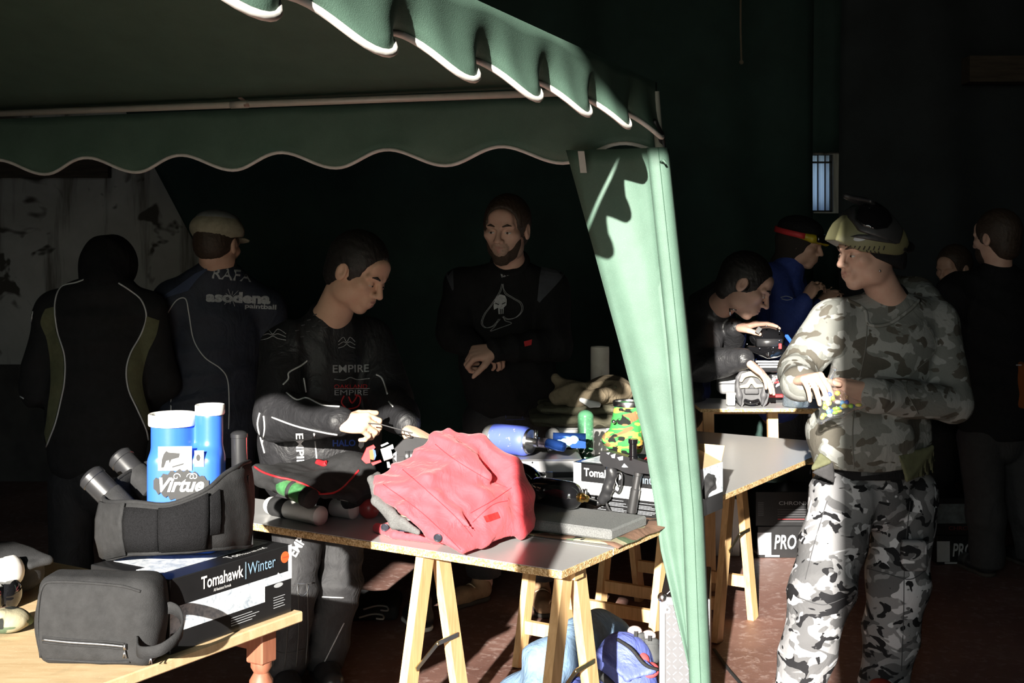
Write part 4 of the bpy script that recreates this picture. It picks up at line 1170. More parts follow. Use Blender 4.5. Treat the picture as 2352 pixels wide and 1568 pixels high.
MB().ball(px(1410, 968, 4.47), .007).build('clip', STEEL, hp2, True)

# black air bottle, hopper shell, plastic bag
bt = thing('air_bottle', 'small black air bottle with brass fitting lying on the foam pad', 'air bottle', tab(.5, .42, TZ + .043))
a_ = px(1232, 1098, 4.34); b_ = px(1322, 1128, 4.22); r_ = .045; a_[2] = b_[2] = TZ + .043 + r_ + .002
fr = Fr(a_, (0, 0, 1), b_ - a_); L_ = np.linalg.norm(b_ - a_)
MB(fr).lathe([(.001, -.028), (.02, -.026), (.034, -.016), (r_, .012), (r_, L_ - .02), (.038, L_), (.024, L_ + .014), (.015, L_ + .018)], 28).build('bottle', GLOSS, bt, 'auto')
MB(fr).lathe([(.015, L_ + .018), (.0155, L_ + .022), (.0155, L_ + .03), (.012, L_ + .031), (.011, L_ + .05), (.006, L_ + .052)], 18).build('valve', mk('brass', (.62, .40, .13), .25, 1.0), bt, 'auto')
MB().tube([b_ + (b_ - a_) / L_ * .04, b_ + (b_ - a_) / L_ * .045 + V(0, 0, .03)], .005, 8).build('gauge_pin', STEEL, bt, True)
S = SDF().ell(px(1182, 1055, 4.43) * V(1, 1, 0) + V(0, 0, TZ + .085), (.100, .066, .080), k=.02).ell(px(1118, 1030, 4.47) * V(1, 1, 0) + V(0, 0, TZ + .09), (.06, .06, .07), k=.03)
hs = soft('loader_shell', S, GLOSS, .006); tag(hs, 'glossy black rounded paintball loader behind the red jacket', 'loader')
for (x, y) in ((1190, 1060), (1223, 1062)): MB().ball(px(x, y, 4.362), .003).build('screw', STEEL, hs, True)
S = SDF(); e = [px(1215, 1110, 4.32), px(1252, 1090, 4.34), px(1240, 1140, 4.26), px(1222, 1150, 4.26)]
S.tri(e[0], e[1], e[2], .006).tri(e[0], e[2], e[3], .006)
tag(soft('plastic_bag', S, CLEAR, .005, fold=folds(.006, 40, 4), clip=lambda x, y, z: TZ + .044 - z), 'small crumpled clear plastic bag between jacket and air bottle', 'bag')

# aluminium case with the blue bottle and marker on top
CF = Fr(px(1180, 1060, 4.70) * V(1, 1, 0) + V(0, 0, TZ + .001), unit((1, .03, 0)))
ch = .148
cs_ = thing('tool_case', 'flat aluminium tool case under the blue air bottle', 'case', CF(0, 0, 0))
MB(CF).box((.04, .0, ch / 2), (.40, .22, ch - .004), .006).build('body', ALU, cs_, False)
MB(CF).box((.04, .0, ch * .62), (.404, .224, .022), .003).build('seam_band', SATIN, cs_, False)
for x in (-.08, .12): MB(CF).box((x, -.112, ch * .55), (.03, .008, .045), .002).build('latch', STEEL, cs_, False)
ctop = TZ + .001 + ch
bb = thing('air_bottle', 'scuffed blue air bottle with grey end lying on the tool case', 'air bottle', px(1180, 1030, 4.7))
m, nt, b, co = newmat('scuffed_blue_paint')
f = noise(nt, co, 34.0, 5.0, .7, .6)
c = mixc(nt, ramp(nt, f, [(.60, (0, 0, 0)), (.68, (1, 1, 1))]), (.09, .13, .52), (.50, .42, .38)); nt.links.new(c, b.inputs['Base Color']); b.inputs['Roughness'].default_value = .45
SCUFF = m
r_ = .053; a_ = px(1130, 1000, 4.73); b_ = px(1212, 1012, 4.65); a_[2] = b_[2] = ctop + r_
fr = Fr(a_, (0, 0, 1), b_ - a_); L_ = np.linalg.norm(b_ - a_); dd = unit(b_ - a_)
MB(fr).lathe([(.001, -.032), (.025, -.03), (.044, -.018), (.053, .0), (r_ - .002, .014)], 28).build('bottle_end', FELT, bb, 'auto')
MB(fr).lathe([(r_, .014), (r_, L_ - .03), (.052, L_ - .008), (.044, L_ + .004), (.042, L_ + .005)], 28).build('bottle', SCUFF, bb, 'auto')
MB(fr).lathe([(.043, L_), (.046, L_ + .006), (.042, L_ + .014), (.030, L_ + .012), (.014, L_ + .013), (.013, L_ + .03), (.018, L_ + .032), (.018, L_ + .045), (.010, L_ + .046)], 24).build('regulator', STEEL, bb, 'auto')
MB().tube([b_ + dd * .03 + V(0, 0, .0), b_ + dd * .035 + V(0, 0, .045)], .007, 8).build('fill_nipple', STEEL, bb, True)
bmk = thing('paintball_marker', 'metallic blue and silver paintball marker beside the blue air bottle', 'paintball marker', px(1290, 1030, 4.66))
q0 = b_ + dd * .05
MB(Fr(q0, (0, 0, 1), dd)).lathe([(.010, .0), (.017, .002), (.018, .028), (.016, .03)], 18).build('coupling', mk('mauve_steel', (.38, .33, .40), .3, .8), bmk, 'auto')
MB(Fr(q0 + dd * .03, (0, 0, 1), dd + V(0, 0, -.12))).lathe([(.016, 0), (.0185, .004), (.0185, .05), (.016, .07), (.011, .072)], 18).build('barrel_end', BLUEM, bmk, 'auto')
zt = ctop + .045
for i, x in enumerate((1285, 1297, 1308, 1318)):
    MB().ball(px(x, 1020 - i * 3, 4.66), .019, 14, 9, (1, 1, .9)).build('grip_swell', CYANP, bmk, True)
MB().tube([px(1270, 1003, 4.74), px(1345, 1005, 4.74)], .016, 12).build('body', BLUEM, bmk, True)
plate([(1306, 1018), (1330, 1011), (1345, 1014), (1345, 1029), (1312, 1028)], px(1320, 1020, 4.66), unit((0, -1, .1)), .03).build('body_block', BLUEM, bmk, False)
MB().tube([px(1258, 1028, 4.62), px(1270, 1031, 4.61), px(1258, 1034, 4.61)], .005, 6).build('hose_end', STEEL, bmk, True)
S = SDF().ell(px(1270, 1001, 4.78), (.028, .03, .03)).ell(px(1280, 1010, 4.78), (.02, .02, .016)); 
gl = thing('knit_cap', 'dark grey rolled cap with white tag beside the white carton', 'cap', px(1270, 1020, 4.78))
soft('cap_body', S, FELT, .006, gl)
MB().bar(px(1262, 1012, 4.74), px(1278, 1015, 4.74), .008, .008).build('red_trim', INKR, gl, False)
MB().box(px(1277, 1002, 4.745), (.022, .002, .018)).build('white_tag', CARDW, gl, False)

# beer can and green pod
can = thing('beer_can', 'green beer can standing beside the green paintball pod', 'can', pz(1310, 1096, TZ + .001))
cp = V(can.location); fr = Fr(cp)
MB(fr).lathe([(.020, .003), (.027, .0), (.0325, .012), (.0332, .016), (.0332, .100), (.031, .106), (.0275, .111)], 36).build('body', mk('can_green', (.03, .16, .03), .25, .4), can, 'auto')
MB(fr).lathe([(.0275, .111), (.0282, .114), (.0265, .115), (.025, .110), (.001, .109)], 32).build('rim', STEEL, can, 'auto')
def can_print(txt, z, w_, h_, mat, a0=-90):
    v, f_ = text_mesh(txt, 1.0, bold=.01); lo, hi = v.min(0), v.max(0)
    q = []
    for p in v:
        t = (p[0] - (lo[0] + hi[0]) / 2) / (hi[0] - lo[0]) * w_; a = math.radians(a0) + t / .0332
        q.append((.0338 * math.cos(a), .0338 * math.sin(a), z + (p[1] - (lo[1] + hi[1]) / 2) / (hi[1] - lo[1]) * h_))
    MB(fr).add(q, f_).build('lettering', mat, can, False)
for k_, (rr, mt) in enumerate(((.021, INKK), (.0185, mk('can_mid_green', (.05, .22, .05), .3, .3)), (.016, INKK))):
    vs = [(0, 0)] + [(rr * math.cos(t), rr * 1.15 * math.sin(t)) for t in np.linspace(0, 2 * math.pi, 24, endpoint=False)]
    q = [((.0333 + .0002 * k_) * math.cos(-math.pi / 2 + x / .0332), (.0333 + .0002 * k_) * math.sin(-math.pi / 2 + x / .0332), .062 + y) for x, y in vs]
    MB(fr).add(q, [(0, i + 1, (i + 1) % 24 + 1) for i in range(24)]).build('printed_oval', mt, can, True)
can_print('Steinburg', .052, .050, .013, INK); can_print('Classic', .036, .026, .008, mk('print_pink', (.5, .28, .3), .6))
can_print('HHHHHHHHHHHHHHHH', .0, .001, .001, INK) if False else None
for i in range(9): MB(fr).box((.0333 * math.cos(math.radians(-138)), .0333 * math.sin(math.radians(-138)), .018 + i * .0095), (.0022, .0012, .006)).build('printed_bar', INK, can, False)
for z in (.095, .088): MB(fr).lathe([(.0333, z), (.0336, z + .0008), (.0333, z + .0016)], 36).build('printed_line', INKS, can, True)
gp_ = thing('paintball_pod', 'tall translucent green pod full of green paintballs standing by the beer can', 'pod', pz(1345, 1112, TZ + .001))
fr = Fr(V(gp_.location)); R_ = .030
MB(fr).lathe([(.001, .0)] + [(R_, .004), (R_ * 1.06, .006), (R_ * 1.06, .115), (R_, .118), (R_, .255)] + [(R_ * math.cos(t), .255 + R_ * .8 * math.sin(t)) for t in np.linspace(.2, 1.55, 7)], 32).build('shell', GREENCLR, gp_, 'auto')
mb = MB(fr); rs = np.random.RandomState(4)
for k_ in range(13):
    for j in range(5):
        a = j * 1.2566 + k_ * .6; mb.ball((.0185 * math.cos(a), .0185 * math.sin(a), .012 + k_ * .0195), .0092, 8, 5)
o = mb.build('paintballs', PBALL, gp_, True); o['kind'] = 'stuff'

# khaki clothes on a white carton, white tube behind
kc = Fr(px(1350, 990, 5.35) * V(1, 1, 0) + V(0, 0, TZ + .024), unit((1, .1, 0)))
wc = thing('white_carton', 'plain white carton under the folded khaki clothes', 'box', kc(0, 0, 0))
MB(kc).box((.05, .05, .068), (.36, .26, .135), .003).build('body', CARDW, wc, False)
MB(kc).bar((-.13, -.083, .132), (.23, -.083, .132), .002, .004).build('lid_edge', INKS, wc, False)
lz = TZ + .024 + .138
for i, (n_, lab, mt, z0, hh, w_, x0, sd) in enumerate((('folded_trousers', 'olive folded trousers at the bottom of the clothes pile', OLIVE, 0, .05, .215, 1340, 31), ('folded_shirt', 'folded olive shirt in the middle of the clothes pile', OLIVE, .05, .036, .20, 1352, 32))):
    p = px(x0, 950, 5.38); p[2] = lz + z0 + hh / 2
    S = SDF().box(p, (w_, .13, hh / 2), r=.02, k=.02).box(p + V(-.03, -.02, .006), (w_ * .9, .13, hh / 2 * .6), r=.014, k=.015)
    tag(soft(n_, S, mt, .008, fold=folds(.007, 17, sd)), lab, 'clothes')
kj = thing('khaki_jacket', 'crumpled khaki jacket on top of the clothes pile', 'clothes', (p[0], p[1], lz + .09))
S = SDF()
S.ell(px(1350, 905, 5.36), (.155, .11, .05), k=.03).ell(px(1400, 895, 5.4), (.10, .1, .06), k=.03)
S.chain([px(1277, 872, 5.36), px(1310, 895, 5.33), px(1360, 915, 5.3)], [.022, .036, .03], k=.03).chain([px(1280, 918, 5.3), px(1320, 905, 5.28)], [.028, .034], k=.03)
S.chain([px(1315, 935, 5.27), px(1330, 910, 5.25), px(1375, 905, 5.24), px(1420, 890, 5.3)], [.02, .024, .024, .02], k=.02)
soft('body', S, KHAKI, .007, kj, fold=folds(.010, 15, 33))
S = SDF().tri(px(1335, 918, 5.2), px(1375, 930, 5.2), px(1355, 934, 5.2), .006).tri(px(1335, 918, 5.2), px(1376, 926, 5.21), px(1375, 930, 5.2), .006)
soft('white_lining', S, CARDW, .005, kj)
MB().ball(px(1413, 889, 5.21), .007, 10, 6, (1, .5, 1)).build('button', OLIVE, kj, True)
tu = thing('white_tube', 'stained white tube standing behind the khaki clothes', 'tube', px(1378, 900, 5.75) * V(1, 1, 0) + V(0, 0, TZ + .024))
m, nt, b, co = newmat('stained_white'); f = noise(nt, co, 18, 4, .6, .5)
nt.links.new(ramp(nt, f, [(.4, (.62, .58, .52)), (.62, (.55, .50, .44)), (.70, (.25, .14, .10))]), b.inputs['Base Color']); b.inputs['Roughness'].default_value = .6
MB(Fr(V(tu.location))).lathe([(.040, 0), (.041, .002), (.041, .42), (.039, .425), (.036, .425), (.036, .38), (.001, .38)], 28).build('body', m, tu, 'auto')

# ------------------------------------------------------------------ far table things
gg = thing('goggle_mask', 'grey and black paintball goggles standing upright on the far table', 'goggles', px(1726, 930, 6.18))
Yg = 6.16
Ng = V(0, -1, 0); Pg = px(1726, 885, Yg)
GR = mk('grey_rubber', (.075, .075, .08), .6, var=.15)
plate([(1690, 905), (1690, 880), (1697, 860), (1710, 847), (1726, 842), (1742, 847), (1757, 860), (1764, 880), (1764, 905), (1759, 924), (1751, 933), (1741, 916), (1737, 927), (1715, 927), (1711, 916), (1702, 933), (1694, 924)], px(1726, 885, Yg + .03), Ng, .06).build('shell', GR, gg, False)
S = SDF().chain([px(x, y, Yg - .008) for x, y in [(1693, 888), (1695, 868), (1706, 851), (1726, 845), (1746, 851), (1758, 868), (1761, 888)]], [.008, .010, .012, .013, .012, .010, .008], k=.01)
for sx in (-1, 1): S.chain([px(1726 + sx * 31, 888, Yg - .005), px(1726 + sx * 28, 908, Yg - .012), px(1726 + sx * 25, 928, Yg - .002)], [.013, .014, .007], k=.01)
S.box(px(1726, 898, Yg - .012), (.034, .012, .014), r=.006, k=.008)
soft('rim', S, GR, .0045, gg)
MB().tube(catmull([px(1710, 920, Yg - .006), px(1726, 924, Yg - .02), px(1742, 920, Yg - .006)], 5), .011, 8).build('mouth_vent', GLOSS, gg, True)
fo = SDF().chain([px(x, y, Yg - .014) for x, y in [(1702, 874), (1708, 862), (1726, 857), (1744, 862), (1752, 874)]], [.009, .012, .013, .012, .009], k=.006)
fo.chain([px(x, y, Yg - .014) for x, y in [(1702, 888), (1716, 886), (1726, 872), (1736, 886), (1750, 886)]], [.008, .010, .010, .010, .008], k=.006)
soft('foam_lining', fo, mk('beige_foam', (.42, .38, .30), .9, var=.1, vs=200), .0045, gg)
MB().sheet([[px(1726 + 22 * math.sin(u), 868 + 14 * v_, Yg + .02 - .012 * math.cos(u)) for v_ in (0, .5, 1)] for u in np.linspace(-1.2, 1.2, 8)], .002).build('lens', mk('smoke_lens', (.20, .20, .20), .1, var=.0), gg, True)
for i in range(6): MB().bar(px(1715 + 4 * i, 848, Yg - .022), px(1717 + 4 * i, 852, Yg - .024), .003, .004).build('vent', GLOSS, gg, False)
S = SDF().box(px(1688, 882, 6.34), (.085, .05, .045), r=.022); gb = thing('hard_case', 'grey moulded case behind the upright goggles', 'case', px(1688, 905, 6.34)); 
soft('body', S, mk('grey_plastic', (.22, .22, .225), .6), .008, gb); MB().bar(px(1650, 881, 6.288), px(1725, 881, 6.288), .002, .003).build('seam', SATIN, gb, False)
wb = thing('white_block', 'small white box at the front of the far table beside the goggles', 'box', px(1680, 930, 6.18))
MB().box(px(1678, 916, 6.2), (.036, .05, .056), .003).build('body', CARDW, wb, False); MB().box(px(1690, 904, 6.2), (.06, .03, .010), .002).build('lid', CARDW, wb, False)
pk_ = thing('snack_packet', 'colourful printed packet between the goggles and the water bottle', 'packet', px(1784, 910, 6.3))
S = SDF().box(px(1784, 882, 6.3), (.036, .018, .055), r=.012); _, pkb = soft('packet', S, mk('foil_dark', (.02, .02, .022), .25), .006, pk_, fold=folds(.004, 30, 6), bvh=True)
rs = np.random.RandomState(3)
for i in range(14):
    x, y = 1772 + rs.rand() * 24, 856 + rs.rand() * 34
    line_print(pkb, [(x, y), (x + 6 + 5 * rs.rand(), y - 3 - 4 * rs.rand())], .004, [INKR, INK, INKS, INKBL, INK][i % 5], pk_, 'printed_mark', step=3)
MB().box(px(1780, 908, 6.28), (.085, .05, .014), .002).build('tray', INKR, pk_, False)
# water bottle
wbt = thing('water_bottle', 'large clear plastic water bottle on the far table beside the camouflage hoodie', 'bottle', px(1826, 936, 6.16))
fr = Fr(px(1828, 935, 6.17)); h_ = .30
MB(fr).lathe([(.02, .004), (.05, .0), (.062, .012), (.064, .03), (.060, .05), (.064, .07), (.060, .09), (.064, .11), (.064, .20), (.056, .24), (.030, .275), (.016, .285), (.016, .30)], 32).build('bottle', CLEAR, wbt, True)
MB(fr).lathe([(.0648, .115), (.0652, .117), (.0652, .195), (.0648, .197)], 32).build('label', mk('label_blue', (.12, .32, .75), .4, var=.5, vs=14), wbt, True)
MB(fr).lathe([(.001, .006), (.058, .008), (.058, .10), (.001, .10)], 28).build('water', mk('water', (.75, .86, .95), .03, var=0, trans=.9), wbt, True)
MB(fr).lathe([(.018, .296), (.019, .298), (.019, .318), (.001, .32)], 20).build('cap', BLUEP, wbt, 'auto')
MB().bar(px(1806, 770, 6.2), px(1828, 800, 6.12), .014, .01).build('carry_strap', BLUEP, wbt, False)
# black mask being handled
bm_ = thing('full_face_mask', 'glossy black full face mask under the hands of the crouching man', 'mask', px(1765, 830, 6.25))
S = SDF()
S.ell(px(1762, 775, 6.3), (.085, .09, .060), k=.02).ell(px(1768, 800, 6.24), (.075, .07, .05), k=.02)
S.chain([px(1722, 800, 6.24), px(1765, 812, 6.18), px(1805, 803, 6.24)], [.016, .02, .016], k=.015)
soft('shell', S, GLOSS, .006, bm_)
MB().sheet([[px(1768 + 38 * math.sin(u), 778 + 18 * v_, 6.255 - .085 * math.cos(u)) for v_ in (0, .5, 1)] for u in np.linspace(-1.0, 1.0, 10)], .003).build('lens', SATIN, bm_, True)
for (x, y) in ((1716, 790), (1722, 812), (1745, 800), (1776, 798), (1790, 782), (1800, 812), (1790, 760), (1760, 748)): MB().ball(px(x, y, 6.165), .004, 8, 5).build('rivet', STEEL, bm_, True)
MB().box(px(1792, 795, 6.16), (.014, .006, .026), .002).build('sticker', INKR, bm_, False)
MB().bar(px(1738, 764, 6.2), px(1746, 752, 6.2), .012, .02).build('vent_plate', STEEL, bm_, False)
S = SDF().box(px(1770, 842, 6.30), (.085, .06, .022), r=.012)
mg_ = thing('packet_pile', 'glossy printed pile of packets under the black mask', 'packets', px(1770, 860, 6.3))
soft('pile', S, mk('foil_dark', (.02, .02, .022), .25), .007, mg_)
for i, mt in enumerate((INK, INKS, INK)): MB().box(px(1772, 830 + 6 * i, 6.232), (.15 - .02 * i, .012, .008), .001).build('sheet_edge', mt, mg_, False)
tag(MB().box(px(1770, 890, 6.36) + V(0, 0, .011), (.14, .08, .19), .004).build('dark_carton', SATIN, None, False), 'dark carton on the far table under the pile of packets', 'box')

# ------------------------------------------------------------------ under and beside the tables
def stack_box(name, lab, P, w_, h_, d_, word, top_word, cat='box'):
    t = thing(name, lab, cat, P)
    fr = Fr(V(P) + V(-w_ / 2, -d_ / 2, 0), (1, 0, 0), (0, -1, 0))
    MB(fr).box((w_ / 2, h_ / 2, -d_ / 2), (w_, h_, d_), .003).build('body', CARTON, t, False)
    if word:
        panel(fr, .0, h_ * .10, w_ * .22, h_ * .80, INKS, t)
        text_on(fr.sub((w_ * .66, h_ * .48, .001)), word, h_ * .62, INKS, t, shear=.15, bold=.02, width=w_ * .80)
        panel(fr, .04, h_ * .03, w_ * .35, h_ * .09, INKS, t)
    if top_word:
        text_on(fr.sub((w_ * .62, h_ * .66, .001)), top_word, h_ * .15, INKS, t, width=w_ * .5)
        for i in range(6): panel(fr, w_ * .35, h_ * (.12 + .07 * i), w_ * .9, h_ * (.14 + .07 * i), INKR if i == 1 else mk('print_dark_grey', (.06, .06, .065), .4), t)
        for i in range(7): panel(fr, w_ * .04, h_ * (.3 + .06 * i), w_ * .13, h_ * (.33 + .06 * i), mk('print_dark_grey', (.06, .06, .065), .4), t)
    return t
p = pz(1800, 1282, 0) + V(.03, .14, 0)
stack_box('paintball_carton', 'black carton printed in block capitals under the tables beside the camouflage trousers', p, .33, .165, .26, 'PRO BALL', None)
stack_box('paintball_carton', 'black carton with thin grey stripes stacked on another under the grey tabletop', p + V(-.01, 0, .166), .33, .18, .26, None, 'CHRONIC')
p = pz(2215, 1300, 0) + V(.02, .15, 0)
stack_box('paintball_carton', 'black carton printed in block capitals beside the dark trousers at right', p, .30, .15, .24, 'PRO BALL', None)
t = stack_box('paintball_carton', 'carton with pale streaked top print stacked behind the camouflage trousers', p + V(-.02, 0, .151), .30, .19, .24, None, None)
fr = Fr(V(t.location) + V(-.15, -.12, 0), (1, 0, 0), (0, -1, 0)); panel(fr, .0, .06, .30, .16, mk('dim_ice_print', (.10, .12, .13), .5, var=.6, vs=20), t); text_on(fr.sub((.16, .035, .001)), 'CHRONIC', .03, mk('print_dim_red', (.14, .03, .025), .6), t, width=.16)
wbx = thing('white_carton', 'plain white carton on the floor under the bare grey tabletop', 'box', pz(1640, 1280, 0) + V(0, .16, 0))
MB().box(V(wbx.location) + V(.02, 0, .15), (.24, .26, .30), .003).build('body', CARDW, wbx, False)
MB().bar(V(wbx.location) + V(.10, -.131, .02), V(wbx.location) + V(.10, -.131, .29), .004, .002, up=(0, 1, 0)).build('tape_edge', INKS, wbx, False)

# flight case
fc = thing('flight_case', 'tall black flight case with diamond plate aluminium end beside the tent leg', 'case', (.55, 4.44, 0))
FC = Fr((.481, 4.23, 0), unit((1, -.17, 0))); cw, cd, chh = .155, .42, .505
MB(FC).box((cw / 2, cd / 2, chh / 2), (cw, cd, chh), .004).build('body', SATIN, fc, False)
MB(FC).box((cw / 2, -.002, chh / 2 - .01), (cw - .004, .004, chh - .03), 0).build('end_panel', ALUP, fc, False)
for x in (.006, cw - .006): MB(FC).box((x, -.004, chh / 2), (.02, .008, chh), .002).build('edge_rail', ALU, fc, False)
MB(FC).box((cw / 2, -.004, chh - .012), (cw, .008, .026), .002).build('edge_rail', ALU, fc, False)
tr = MB(FC)
for i in range(26):
    for j in range(6):
        x, z = .026 + j * .020, .02 + i * .020; s_ = 1 if (i + j) % 2 else -1
        tr.bar((x - .005, -.0048, z - .005 * s_), (x + .005, -.0048, z + .005 * s_), .0022, .0016, up=(0, 1, 0))
tr.build('tread_pattern', ALU, fc, False)
MB(FC).ball((.006, -.002, chh - .002), .016).build('ball_corner', STEEL, fc, True)
MB(FC).prism([(.008, chh - .05), (.03, chh - .05), (.034, chh - .036), (.018, chh - .02), (.008, chh - .02)], .0, .004, Fr((0, -.008, 0), (1, 0, 0), (0, -1, 0))).build('corner_plate', ALU, fc, False)
MB(FC).ball((.022, -.012, chh - .038), .004).build('rivet', STEEL, fc, True)
MB(FC).box((cw / 2 + .03, cd - .10, chh + .008), (.05, .05, .02), .003).build('latch', STEEL, fc, False)
# straps on the floor
tag(MB().tube(catmull([pz(1640, 1490, 0.008), pz(1668, 1530, .008), pz(1700, 1568, .008), pz(1740, 1620, .008)], 6), .008, 6, flat=.4).build('floor_strap', BLACK2), 'black strap lying on the floor beside the flight case', 'strap')

# blue bag with pods
bgp = pz(1455, 1650, 0)
bg_ = thing('sports_bag', 'blue nylon bag holding grey sleeved pods under the tabletop', 'bag', V(bgp[0], 4.5, 0))
S = SDF()
S.ell(px(1430, 1560, 4.42), (.12, .10, .16), k=.03).ell(px(1462, 1580, 4.44), (.06, .10, .14), k=.03).box(V(.33, 4.46, .07), (.14, .12, .07), r=.04, k=.04)
S.tri(px(1368, 1500, 4.35), px(1420, 1472, 4.42), px(1440, 1560, 4.30), .012).tri(px(1420, 1472, 4.42), px(1500, 1540, 4.32), px(1440, 1560, 4.30), .012)
_, bgb = soft('bag_body', S, BAGBLUE, .008, bg_, fold=folds(.008, 16, 41), clip=lambda x, y, z: .002 - z, bvh=True)
MB().tube(catmull([px(1418, 1468, 4.38), px(1450, 1490, 4.33), px(1480, 1525, 4.31), px(1510, 1538, 4.32)], 6), .006, 6).build('zip_edge', BLACK2, bg_, True)
line_print(bgb, [(1362, 1540), (1380, 1550), (1400, 1568), (1420, 1590)], .014, NEOPR, bg_, 'strap')
for (x0, y0, x1, y1, r_, lb) in ((1478, 1520, 1458, 1452, .032, 'grey sleeved pod in the blue bag, farther from the flight case'), (1496, 1530, 1490, 1462, .032, 'grey sleeved pod in the blue bag, right beside the flight case')):
    o = pod(bg_, px(x0, y0, 4.42), px(x1, y1, 4.46), r_, NEOPR, label=lb, group='sleeved pods in the blue bag'); e = px(x1, y1 - 3, 4.455)
    MB().ball(e, r_ * .8, 12, 8, (1, 1, .7)).build('pod_lid', mk('pale_pink_lid', (.62, .48, .46), .5), o, True)
    MB().bar(px(x1 + 2, y1 - 3, 4.41), px(x1 + 2, y1 + 10, 4.405), .012, .006).build('pull_tab', BLACK2, o, False)
for (x, y) in ((1470, 1515), (1492, 1538)): MB().ball(px(x, y, 4.37), .033, 14, 9, (1, 1, .8)).build('pod_lid', PINKP, bg_, True)
# denim on the floor
S = SDF()
S.chain([V(.02, 4.15, .05), px(1260, 1530, 4.45), px(1330, 1470, 4.6), px(1375, 1450, 4.7)], [.06, .08, .08, .08], k=.05)
S.chain([px(1375, 1450, 4.75), px(1415, 1462, 4.72), px(1405, 1480, 4.68)], [.05, .05, .04], k=.05).ell(V(.08, 4.5, .09), (.13, .14, .09), k=.06)
tag(soft('jeans', S, DENIM, .009, fold=folds(.020, 9, 51), clip=lambda x, y, z: .002 - z), 'light blue denim jeans lying heaped under the red jacket table', 'clothes')
# black and white boot on the floor, black bag with cords
def shoe(parent_or_none, name, lab, heel, toe, h, mats, cat='shoe', hi=.10, w_=.045):
    heel, toe = V(heel), V(toe); L = np.linalg.norm(toe - heel); fr = Fr(heel, toe - heel)
    if parent_or_none is None: t = thing(name, lab, cat, (heel + toe) / 2)
    else:
        t = bpy.data.objects.new(name, None); C.objects.link(t); t.parent = parent_or_none; t.location = tuple((heel + toe) / 2 - origin_of(parent_or_none))
    S = SDF()
    S.chain([fr(.03, 0, .05), fr(L * .55, 0, .045), fr(L - .045, 0, .038)], [.038, .040, .038], k=.02, w=fr.y, sc=1.12)
    S.cap(fr(.035, 0, .06), fr(.04, 0, hi), .038, .040, k=.03)
    S.cap(fr(.055, 0, hi + .03), fr(.052, 0, hi - .02), .026, .022, op=-1, k=.006)
    soft('upper', S, mats[0], .006, t, clip=lambda x, y, z: heel[2] + .016 - z)
    S = SDF().chain([fr(.035, 0, .018), fr(L * .5, 0, .015), fr(L - .045, 0, .017)], [.040, .036, .042], k=.02, w=fr.y, sc=1.12)
    soft('sole', S, mats[1], .006, t, clip=lambda x, y, z: np.maximum(heel[2] + .002 - z, z - heel[2] - .022))
    for i in range(4):
        u = L * (.38 + .09 * i); zz = .090 - .006 * i
        MB(fr).tube(catmull([(u, -.03, zz - .014), (u + .004, 0, zz), (u, .03, zz - .014)], 5), .0035, 5).build('lace', mats[2], t, True)
    return t
heel = pz(965, 1462, 0)
shoe(None, 'boot', 'black and white boot lying on the floor behind the trestle', heel + V(.02, .05, 0), heel + V(-.07, .26, 0), .1, [SATIN, WHITE, CARDW], hi=.13)
bk = thing('flat_bag', 'flat black bag with white cord loops on the floor by the black trousers', 'bag', pz(850, 1430, 0))
p = pz(850, 1428, 0)
S = SDF().box(p + V(.0, .14, .035), (.12, .14, .035), r=.025); soft('body', S, BLACK, .009, bk, fold=folds(.006, 15, 61), clip=lambda x, y, z: .002 - z)
CORD = mk('grey_cord', (.35, .34, .32), .8)
for (x, y) in ((880, 1393), (870, 1412)):
    MB().tube(catmull([pz(x - 45, y + 6, .075), pz(x - 15, y - 2, .078), pz(x + 8, y, .078), pz(x + 10, y + 9, .075), pz(x - 6, y + 8, .075)], 6), .004, 6).build('cord_loop', CORD, bk, True)
# ------------------------------------------------------------------ people
def skinmat(name, col):
    m, nt, b, co = newmat(name)
    f = noise(nt, co, 30.0, 4.0, .6); g = noise(nt, co, 220.0, 2.0)
    nt.links.new(ramp(nt, f, [(.3, (col[0] * .92, col[1] * .84, col[2] * .82)), (.7, col)]), b.inputs['Base Color'])
    b.inputs['Roughness'].default_value = .5; b.inputs['Specular IOR Level'].default_value = .35
    bump(nt, b, g, .12, .001)
    return m
SKIN1 = skinmat('skin_warm', (.64, .42, .30)); SKIN2 = skinmat('skin_light', (.62, .40, .31)); SKIN3 = skinmat('skin_mid', (.60, .38, .28))
LIPS = mk('lips', (.44, .22, .18), .5); STUB = mk('stubble_skin', (.40, .26, .20), .7, var=.25, vs=160)
EYEW = mk('eye_white', (.62, .60, .57), .2, var=0); EYED = mk('eye_iris', (.035, .022, .015), .12, var=0)
HAIR = mk('hair_black', (.012, .010, .009), .55, var=.4, vs=120, bmp=.8, bs=300); HAIRB = mk('hair_brown', (.045, .028, .018), .6, var=.4, vs=120, bmp=.8, bs=300)
JERSEY = mk('black_jersey', (.015, .015, .017), .55, var=.2, vs=30, bmp=.4, bs=380, spec=.5, wr=.9, wsc=11.0)
NAVYJ = mk('navy_jersey', (.016, .020, .034), .7, var=.25, vs=20, bmp=.3, wr=.7, wsc=12.0)
SWEAT = mk('black_sweatshirt', (.011, .011, .012), .9, var=.2, vs=30, bmp=.3, spec=.2, wr=.7, wsc=12.0)
LEATHER = mk('black_windbreaker', (.022, .022, .024), .38, var=.2, vs=30, bmp=.3, wr=.7, wsc=12.0)
BLUEJ = mk('blue_jacket', (.035, .065, .30), .75, var=.2, vs=20, bmp=.3, wr=.7, wsc=12.0)
PANTS = mk('black_trousers', (.018, .018, .020), .75, var=.25, vs=30, bmp=.4, wr=.7, wsc=12.0)
GREYP = mk('charcoal_trousers', (.035, .034, .036), .85, var=.2, vs=30, bmp=.3, wr=.7, wsc=12.0)
